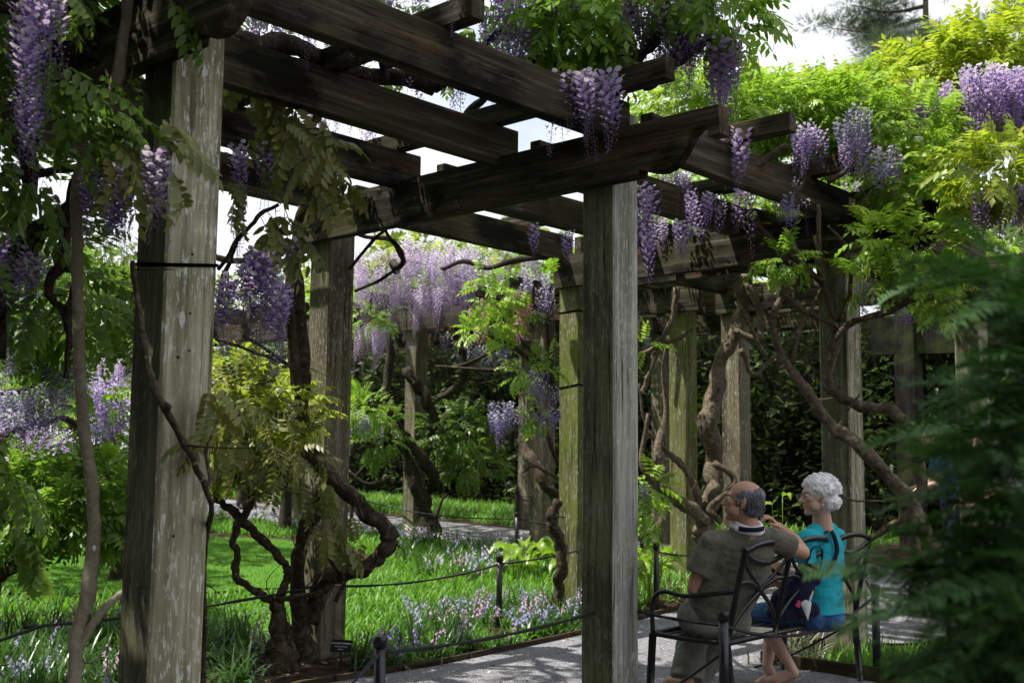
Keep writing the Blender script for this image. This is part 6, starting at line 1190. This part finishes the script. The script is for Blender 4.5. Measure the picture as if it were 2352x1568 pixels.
# ------------------------------------------------------------------ hedge behind the far arm
def spray_template(seed, n=9, L=.17):
    r = np.random.RandomState(seed); V, F, T = [], [], []
    for k in range(n):
        t = k/(n-1); x = L*t; 
        for sg in (1, -1):
            l = .055*(1.1-.75*t); p = np.array([x, 0, -.12*t*L]); d = np.array([.75, .62*sg, r.normal(0, .16)]); d /= np.linalg.norm(d); e = np.cross(d, [0, 0, 1]); o = len(V)*4
            V.append(np.array([p, p+d*l*.55+e*.011, p+d*l, p+d*l*.55-e*.011])); F += [[o, o+1, o+2], [o, o+2, o+3]]; T += [.35, .5, .7, .5]
    return np.vstack(V), np.array(F), np.array(T)
M['inner'] = plain('hedge core darkened as shade', (.006, .007, .004), .95, 0, 14, .7, 1.0, 30, 0.0)  # near black: the shade inside the hedge is put into the colour
SPR = [spray_template(k) for k in range(3)]
def hedge(name, a, b, h, depth, n, label, core=True, lift=.0, seed=0):
    r = np.random.RandomState(seed); a, b = np.array(a, float), np.array(b, float); L = np.linalg.norm(b-a); d = (b-a)/L; nrm = np.array([d[1], -d[0]]); nrm = nrm if nrm[0] < 0 else -nrm
    t = empty(name, (a[0], a[1], 0), label, 'hedge')
    s = r.uniform(0, L, n); k = r.uniform(0, 1, n); z = lift+(h-lift)*r.uniform(0, 1, n)**.9; bulge = .25*np.sin(s*1.9+z*1.3)+.18*np.sin(s*4.3-z*2.7)
    off = depth*(.5+bulge*.5)-np.abs(r.normal(0, .16, n)); top = r.uniform(0, 1, n) < .13; off[top] = r.uniform(-depth*.5, depth*.5, top.sum()); z[top] = h+r.normal(0, .12, top.sum())
    X = np.stack([d[0]*s+nrm[0]*off, d[1]*s+nrm[1]*off, z], -1); X[:, 2] += gz(X[:, 0]+a[0], X[:, 1]+a[1])
    D = np.stack([nrm[0]+d[0]*r.normal(0, .8, n), nrm[1]+d[1]*r.normal(0, .8, n), r.normal(.15, .5, n)], -1)
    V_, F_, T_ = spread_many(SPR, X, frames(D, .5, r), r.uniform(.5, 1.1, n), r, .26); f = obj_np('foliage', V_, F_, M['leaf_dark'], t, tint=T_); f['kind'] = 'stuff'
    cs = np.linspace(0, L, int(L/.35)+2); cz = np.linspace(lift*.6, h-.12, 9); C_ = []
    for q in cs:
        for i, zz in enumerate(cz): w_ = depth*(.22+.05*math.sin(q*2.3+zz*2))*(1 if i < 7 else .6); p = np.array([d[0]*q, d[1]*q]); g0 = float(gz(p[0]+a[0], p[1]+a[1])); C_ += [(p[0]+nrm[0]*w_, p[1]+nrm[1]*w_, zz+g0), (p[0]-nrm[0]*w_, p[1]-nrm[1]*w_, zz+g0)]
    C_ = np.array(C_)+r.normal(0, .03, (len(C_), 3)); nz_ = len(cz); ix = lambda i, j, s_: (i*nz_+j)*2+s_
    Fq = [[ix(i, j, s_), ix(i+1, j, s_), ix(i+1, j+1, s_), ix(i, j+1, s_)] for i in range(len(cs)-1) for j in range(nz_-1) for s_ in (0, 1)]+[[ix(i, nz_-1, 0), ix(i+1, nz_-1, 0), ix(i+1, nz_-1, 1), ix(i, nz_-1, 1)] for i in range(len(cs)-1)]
    if core: obj_np('shade_core', C_, np.array(Fq), M['inner'], t)  # added opaque core, stops see-through and stands for the inner shade
    parts = []
    for q in np.arange(.4, L, .9):
        p = np.array([d[0]*q, d[1]*q]); g0 = float(gz(p[0]+a[0], p[1]+a[1])); parts.append(tube(catmull([(p[0], p[1], g0-.1), (p[0]+r.normal(0, .08), p[1]+r.normal(0, .08), g0+h*.5), (p[0]+r.normal(0, .1), p[1]+r.normal(0, .1), g0+h*.95)], 3), np.linspace(.075, .03, 7), 6, .1, int(q*9)))
    for _ in range(int(L*5)):
        q = r.uniform(0, L); g0 = float(gz(d[0]*q+a[0], d[1]*q+a[1])); zz = r.uniform(.2, h*.8); p0 = np.array([d[0]*q, d[1]*q, g0+zz]); p1 = p0+np.array([nrm[0], nrm[1], r.uniform(-.3, .5)])*depth*.45+np.array([d[0], d[1], 0])*r.normal(0, .3); parts.append(tube(np.array([p0, (p0+p1)/2+(0, 0, -.05), p1]), [.02, .014, .006], 4))
    V_, F_ = merge(parts); obj_np('trunk', V_, F_, M['bark_dark'], t, smooth=True)
    return t
hedge('evergreen_hedge', (12.2, 3.2), (12.6, 24), 3.5, 1.5, 14000, 'tall dark evergreen hedge closing the view behind the far pergola arm', seed=1)
hedge('evergreen_hedge', (13.9, 4.5), (16.4, -5.5), 4.3, 1.6, 7000, 'sunlit topped evergreen hedge behind the dark trellis rail', seed=2, lift=.3)
hedge('evergreen_hedge', (13.8, 3.0), (14.2, 24.5), 3.3, 1.2, 4500, 'second row of dark evergreen hedge behind the first', seed=3)
hedge('evergreen_hedge', (9.6, -2.2), (15, -4.6), 2.9, 1.4, 3600, 'dark evergreen hedge beyond the bystander in white', seed=5)

# ------------------------------------------------------------------ hostas and the striped tuft
def hosta_leaf(seed):
    r = np.random.RandomState(seed); V, T = [], []; F = []; nS, nW = 9, 5; L, w_ = .20, .062
    for i in range(nS):
        t = i/(nS-1); wd = w_*math.sin(math.pi*min(1, t*.93+.06))**.75*(1.15-.35*t) if t < 1 else .002; x = L*t*math.cos(.5*t); z = .06*math.sin(2.2*t)-.10*t*t
        for j in range(nW): u = (j/(nW-1)-.5)*2; V.append((x, wd*u, z+.035*abs(u)*wd/w_-.004*math.cos(u*9))); T.append(.5+.18*math.cos(u*8))
    F = [[i*nW+j, (i+1)*nW+j, (i+1)*nW+j+1, i*nW+j+1] for i in range(nS-1) for j in range(nW-1)]
    return mesh_np('leaf', np.array(V), np.array(F), M['hosta'], smooth=True, tint=np.clip(np.array(T), 0, 1))
HL = [hosta_leaf(k) for k in range(2)]
def hosta(x, y, n, sc, label, tall=.24, seed=0):
    r = np.random.RandomState(seed); t = empty('hosta_plant', (x, y, float(gz(x, y))), label, 'plant', 'hosta plants in the beds'); parts = []
    for k in range(n):
        a = k*2.4+r.uniform(-.3, .3); h = tall*sc*r.uniform(.7, 1.25); q = sc*(.05+.09*(k/n))*r.uniform(.7, 1.3); base = np.array([math.cos(a)*.03, math.sin(a)*.03, 0]); tip = np.array([math.cos(a)*q, math.sin(a)*q, h])
        parts.append(tube(catmull([base, base*.5+tip*.5+(0, 0, .03), tip], 3), np.linspace(.007, .005, 7)*sc, 5)); o = bpy.data.objects.new('leaf', HL[k % 2]); link(o, t); o.location = tuple(tip); o.rotation_euler = (r.normal(0, .2), r.uniform(-.3, .35), a+r.normal(0, .3)); s = sc*r.uniform(.8, 1.25); o.scale = (s, s, s)
    V_, F_ = merge(parts); obj_np('leaf_stalks', V_, F_, M['hosta'], t, smooth=True, tint=np.full(len(V_), .55))
for k, (x, y, n, sc, tall, lab) in enumerate(((3.35, 2.42, 13, 1.15, .36, 'tall striped hosta just right of the silvery post'), (3.75, 2.35, 12, 1.1, .33, 'lime hosta by the rope post behind the seated man'), (3.15, 2.75, 9, 1.0, .28, 'smaller hosta behind the tall striped one'), (4.2, 2.75, 9, 1.0, .36, 'hosta half hidden by the khaki shirt'),
        (4.35, 4.5, 11, 1.25, .2, 'large chartreuse hosta left of the mossy post foot'), (4.75, 4.3, 11, 1.25, .2, 'chartreuse hosta tucked against the mossy post'), (3.9, 4.25, 6, 1.0, .24, 'small hosta sprouting behind the bluebell rope post'), (4.0, 3.55, 7, 1.0, .25, 'hosta in the mulch before the mossy post'),
        (4.35, -.35, 11, 1.3, .42, 'lime leaved hosta behind the dark conifer branches'), (4.9, -.5, 9, 1.2, .3, 'low hosta at the bend of the gravel path'), (3.0, .6, 3, .5, 1.9, 'two pale upright hosta leaves between the couple'))):
    hosta(x, y, n, sc, lab, tall, 30+k)
rs = np.random.RandomState(9); M['striped'] = leafmat('striped grass', [(0, (.10, .12, .06)), (.5, (.26, .29, .19)), (1, (.5, .52, .42))], trans=.2)
n = 110; x = 2.12+rs.normal(0, .12, n); y = -.02+rs.normal(0, .09, n); v_, f_, t_ = blades(x, y, gz(x, y)+.02, .34, .011, .7, 5, rs, 1.2)
tag(obj_np('striped_grass_tuft', v_, f_, M['striped'], tint=np.clip(t_+rs.normal(0, .1, len(t_)), 0, 1)), 'grey striped grass tuft arching over the edging behind the sandals', 'plant')
b = Blob(); b.chain([(np.array([2.42, .08, -.05]), .13), (np.array([2.40, .08, .2]), .09), (np.array([2.44, .05, .42]), .075)]); t = b.bake('old_stump', M['bark'], None, (0, 0, 0), .014, 2, .02, 3); tag(t, 'gnarled grey vine stump behind the striped grass tuft', 'stump')

# ------------------------------------------------------------------ dark conifer close to the camera
con = empty('conifer', (-.9, -3.6, 0), 'dark soft conifer crowding in close to the camera', 'tree')
r = np.random.RandomState(21); Xs, Ds, br = [], [], []
trunk0 = w3(2560, 1500, 2.3); 
br.append(tube(catmull([(trunk0[0], trunk0[1], -.1), (trunk0[0], trunk0[1], .8), (trunk0[0]+.03, trunk0[1], 1.6), (trunk0[0], trunk0[1], 2.1)], 4), np.linspace(.05, .012, 13), 8, .06))
tips = [(2288, 640, 2.1), (2328, 720, 1.9), (2280, 800, 2.0), (2368, 620, 2.1), (2230, 900, 2.3), (2155, 1010, 2.2), (2310, 690, 2.3), (2210, 990, 2.0), (2288, 900, 1.8), (2348, 840, 1.8), (2175, 1150, 1.9), (2275, 1060, 1.7), (2318, 1000, 1.7), (2145, 1240, 2.0), (2245, 1230, 1.7), (2308, 1180, 1.6), (2085, 1330, 2.0), (2155, 1370, 1.8), (2265, 1330, 1.6), (2338, 1280, 1.6), (2205, 1480, 1.8), (2225, 1460, 1.6), (2308, 1430, 1.5), (2235, 1550, 1.7), (2275, 1550, 1.5), (2358, 1520, 1.5), (2135, 1560, 1.8), (2368, 1100, 1.7), (2373, 950, 1.9), (2378, 700, 2.0), (2398, 1400, 1.5), (2205, 1100, 2.2), (2268, 1380, 1.9), (2215, 1300, 2.0), (2060, 1300, 1.9), (2190, 640, 2.4)]
ring_tips = []
for k in range(46):
    z = r.uniform(.25, 1.9); a = k*2.4+r.uniform(-.4, .4); e = np.array([math.cos(a), math.sin(a), 0]); away = np.dot(e, RTn)
    if away > -.25: ring_tips.append(np.array([trunk0[0], trunk0[1], z])+e*(.62-.2*z)*r.uniform(.8, 1.2))
for k, tp_ in enumerate(tips+ring_tips):
    tip = w3(*tp_) if isinstance(tp_, tuple) else tp_; dist = np.linalg.norm(tip[:2]-trunk0[:2]); root = np.array([trunk0[0], trunk0[1], max(.05, min(2.0, tip[2]-.22*dist-.02))])
    C = catmull([root, root*.5+tip*.5+(0, 0, .06), tip], 5); br.append(tube(C, np.linspace(.013, .002, len(C)), 5))
    m_ = len(C); ax = tip-root; ln = np.linalg.norm(ax)
    for q in range(int(15*min(1.6, ln/.6))+6):
        s = r.uniform(.28, 1)**.8; i = min(m_-2, int(s*(m_-1))); p = C[i]+(C[i+1]-C[i])*r.uniform(); side = np.cross(ax/ln, [0, 0, 1]); side /= np.linalg.norm(side)+1e-9
        Xs.append(p+r.normal(0, .018, 3)); Ds.append(ax/ln*.8+side*r.choice([-1, 1])*r.uniform(.2, 1.)+np.array([0, 0, r.normal(-.15, .25)]))
V_, F_ = merge(br); obj_np('branches', V_, F_, M['bark_dark'], con, smooth=True).location = tuple(-np.array(con.location))
def yew(seed, n=22, L=.13):
    r_ = np.random.RandomState(seed); V, F, T = [], [], []
    for k in range(n):
        t = k/n; p = np.array([L*t, 0, -.25*L*t*t])
        for sg in (1, -1):
            l = .030*(1-.5*t)*r_.uniform(.8, 1.2); dd = nrm_([.55, .8*sg, r_.normal(0, .18)]); e = np.cross(dd, [0, 0, 1])*.0024; o = len(V)*4; V.append(np.array([p-e, p+e, p+dd*l+e*.4, p+dd*l-e*.4])); F += [[o, o+1, o+2], [o, o+2, o+3]]; T += [.4, .4, .75, .75]
    return np.vstack(V), np.array(F), np.array(T)
Xs, Ds = np.array(Xs), np.array(Ds); V_, F_, T_ = spread_many([yew(k) for k in range(3)], Xs, frames(Ds, .3, r), r.uniform(.8, 1.5, len(Xs)), r, .2)
f = obj_np('needles', V_, F_, M['leaf_yew'], con, tint=T_); f['kind'] = 'stuff'; f.location = tuple(-np.array(con.location))

# ------------------------------------------------------------------ far trees
def tree(x, y, h, rad, label, mat='leaf_tree', n=1500, name='broadleaf_tree', base=.35, leaf=.34, seed=0, lobes=16):
    r = np.random.RandomState(seed+7); g0 = float(gz(x, y)); t = empty(name, (x, y, g0), label, 'tree', 'trees around the garden'); parts = []
    parts.append(tube(catmull([(0, 0, -.3), (r.normal(0, .1), r.normal(0, .1), h*.35), (r.normal(0, .3), r.normal(0, .3), h*.8)], 5), np.linspace(h*.022, h*.006, 11), 9, .06))
    X, D = [], []
    for k in range(lobes):
        a = r.uniform(0, 6.28); zz = h*r.uniform(base, .95); q = rad*math.sqrt(max(.05, 1-((zz/h-.62)/.45)**2))*r.uniform(.35, .85); c = np.array([math.cos(a)*q, math.sin(a)*q, zz]); C = catmull([(0, 0, zz*.72), c*.5+np.array([0, 0, zz*.40]), c], 4); parts.append(tube(C, np.linspace(h*.008, h*.0015, len(C)), 5))
        m = n//lobes; v = r.normal(0, 1, (m, 3)); v /= np.linalg.norm(v, axis=1)[:, None]; X.append(c+v*rad*.38*r.uniform(.35, 1, (m, 1))*[1, 1, .7]); D.append(v+r.normal(0, .4, (m, 3)))
    V_, F_ = merge(parts); obj_np('trunk', V_, F_, M['bark_tree'], t, smooth=True)
    X, D = np.vstack(X), np.vstack(D); tp = (np.array([[0, 0, 0], [.5, .28, .05], [1, 0, -.15], [.5, -.28, .05], [.2, .1, .1], [.55, .5, 0], [.9, .75, -.1], [.4, .75, .1]]), np.array([[0, 1, 2], [0, 2, 3], [4, 5, 6], [4, 6, 7]]), np.array([.4, .5, .6, .5, .45, .5, .6, .5]))
    V_, F_, T_ = spread(tp, X, frames(D, .6, r), leaf*r.uniform(.6, 1.3, len(X)), r, .2); f = obj_np('crown', V_, F_, M[mat], t, tint=T_); f['kind'] = 'stuff'; return t
tl = [(-14, 24, 9, 4.2, 'round green tree left of the lawn'), (-7, 30, 10, 4.6, 'green tree behind the violet standards'), (0, 34, 12, 5, 'tall green tree beyond the lawn'), (7, 36, 11, 5, 'yellowish tree beyond the far pale wisteria'), (14, 36, 10, 4.5, 'broad tree above the hedge end'), (20, 26, 9, 4, 'green tree behind the hedge middle'), (24, 16, 7.5, 3.6, 'green tree behind the right hedge'), (27, 6, 8, 3.8, 'green tree behind the lime wisteria'), (-20, 14, 9, 4, 'side tree shading the far lawn edge'), (29, -4, 7, 3.4, 'small tree behind the corner wisteria'), (-2, 24, 5.2, 3, 'low round tree past the standards'), (9.5, 31, 6.5, 3.6, 'bushy tree low behind the leaning pale stem'), (12.5, 39, 8, 4.2, 'far green tree in the gap left of the speckled post'), (16, 33, 7, 4, 'leafy tree behind the deep violet standard'), (18.5, 38, 8, 4.2, 'far tree at the head of the second path'), (22.5, 33, 7.5, 4, 'tree over the far hedge end'), (17.5, 27, 6, 3.4, 'low bushy tree past the gravel curve'), (4, 30, 6, 3.6, 'low tree at the lawn\'s far side')]
for k, (x, y, h, rd, lab) in enumerate(tl): tree(x, y, h, rd, lab, 'leaf_tree' if k % 3 else 'leaf_lime', 1500, seed=k, base=.22 if k < 10 else .06)
# unseen tree added beside the path so its crown shades bench and near conifer
sh = empty('broadleaf_tree', (-6.4, 5.6, float(gz(-6.4, 5.6))), 'tall spreading tree added out of view to shade the bench', 'tree', 'trees around the garden')
V_, q_, t_ = tube(catmull([(0, 0, -.3), (.1, .1, 3.5), (.3, -.2, 7), (.8, -.6, 9.5)], 6), np.linspace(.26, .08, 19), 10, .06); obj_np('trunk', V_, [q_, t_], M['bark_tree'], sh, smooth=True)
r = np.random.RandomState(6); c0 = np.array([-3.1, 1.9, 9.6]); X, D, parts = [], [], []
for k in range(40):
    v = r.normal(0, 1, 3); v /= np.linalg.norm(v); c = c0+v*np.array([2.5, 2.3, 1.2])*r.uniform(.3, 1)+(np.array([-3.0, -2.6, 0]) if k >= 26 else 0); m = 120; u = r.normal(0, 1, (m, 3)); u /= np.linalg.norm(u, axis=1)[:, None]; X.append(c+u*.75*r.uniform(.3, 1, (m, 1))); D.append(u); parts.append(tube(catmull([(-6.4, 5.6, 6.5+r.uniform(0, 2)), tuple((c+np.array([-6.4, 5.6, 9]))/2), tuple(c)], 4), np.linspace(.08, .015, 9), 5))
V_, F_ = merge(parts); q = obj_np('limbs', V_, F_, M['bark_tree'], sh, smooth=True); q.location = tuple(-np.array(sh.location))
X, D = np.vstack(X), np.vstack(D); tp = (np.array([[0, 0, 0], [.5, .3, .05], [1, 0, -.1], [.5, -.3, .05]]), np.array([[0, 1, 2], [0, 2, 3]]), np.array([.4, .5, .6, .5])); V_, F_, T_ = spread(tp, X, frames(D, .6, r), .24*r.uniform(.6, 1.3, len(X)), r, .2)
q = obj_np('crown', V_, F_, M['leaf_green'], sh, tint=T_); q['kind'] = 'stuff'; q.location = tuple(-np.array(sh.location))

# airy pine against the sky
def pine(px, d, h, label, seed, limbs, spread_=1.0):
    c = w3(px, 700, d); g0 = float(gz(c[0], c[1])); r = np.random.RandomState(seed); t = empty('pine_tree', (c[0], c[1], g0), label, 'tree', 'pines against the sky'); parts = [tube(catmull([(0, 0, -.3), (.15, .1, h*.4), (-.1, 0, h*.75), (.05, 0, h)], 6), np.linspace(.32, .06, 19), 9, .05)]; X, D = [], []
    A = np.stack([RTn*[1, 1, 0], FWn*[1, 1, 0]])
    for k in range(limbs):
        z = h*(.55+.45*k/limbs); a = r.uniform(0, 6.28); q = np.array([math.cos(a), math.sin(a)*.8])@A[:, :]; L = spread_*h*.26*(1.15-.75*k/limbs)*r.uniform(.7, 1.15); e = np.array([q[0]*L, q[1]*L, z+L*r.uniform(-.05, .25)]); C = catmull([(0, 0, z), tuple(e*.5+np.array([0, 0, z*.5-.1*L])), tuple(e)], 4); parts.append(tube(C, np.linspace(.09, .015, len(C)), 5))
        for s in np.linspace(.35, 1, 7):
            p = np.array([0, 0, z])*(1-s)+e*s+r.normal(0, .2, 3); m = 110; u = r.normal(0, 1, (m, 3)); u /= np.linalg.norm(u, axis=1)[:, None]; X.append(p+u*[.75, .75, .32]*r.uniform(.2, 1, (m, 1))); D.append(u+[0, 0, .5])
    V_, F_ = merge(parts); obj_np('trunk', V_, F_, M['bark_tree'], t, smooth=True)
    X, D = np.vstack(X), np.vstack(D); tp = (np.array([[0, -.03, 0], [0, .03, 0], [1, 0, .1], [0, -.02, .03], [.8, .5, .1], [.1, .05, 0], [.8, -.5, 0], [.1, -.05, 0]]), np.array([[0, 1, 2], [3, 4, 5], [3, 6, 7]]), np.array([.4, .4, .6, .4, .6, .4, .6, .4])); V_, F_, T_ = spread(tp, X, frames(D, .8, r), .40*r.uniform(.7, 1.3, len(X)), r, .2); f = obj_np('crown', V_, F_, M['leaf_pine'], t, tint=T_); f['kind'] = 'stuff'
pine(2148, 40, 19.5, 'tall airy pine rising over the lime wisteria', 2, 20)
pine(2040, 46, 17.6, 'shorter feathery pine beside the airy tall one', 3, 14, .8)
pine(2370, 42, 18.5, 'dark pine at the edge of the sky', 5, 14, .8)

# unseen screen added left of the viewer to cut sky light on the posts
hedge('evergreen_hedge', (-9.6, -12), (-9.0, 7.0), 10.5, 2.2, 3600, 'tall evergreen screen added out of view to block sky light', seed=11)
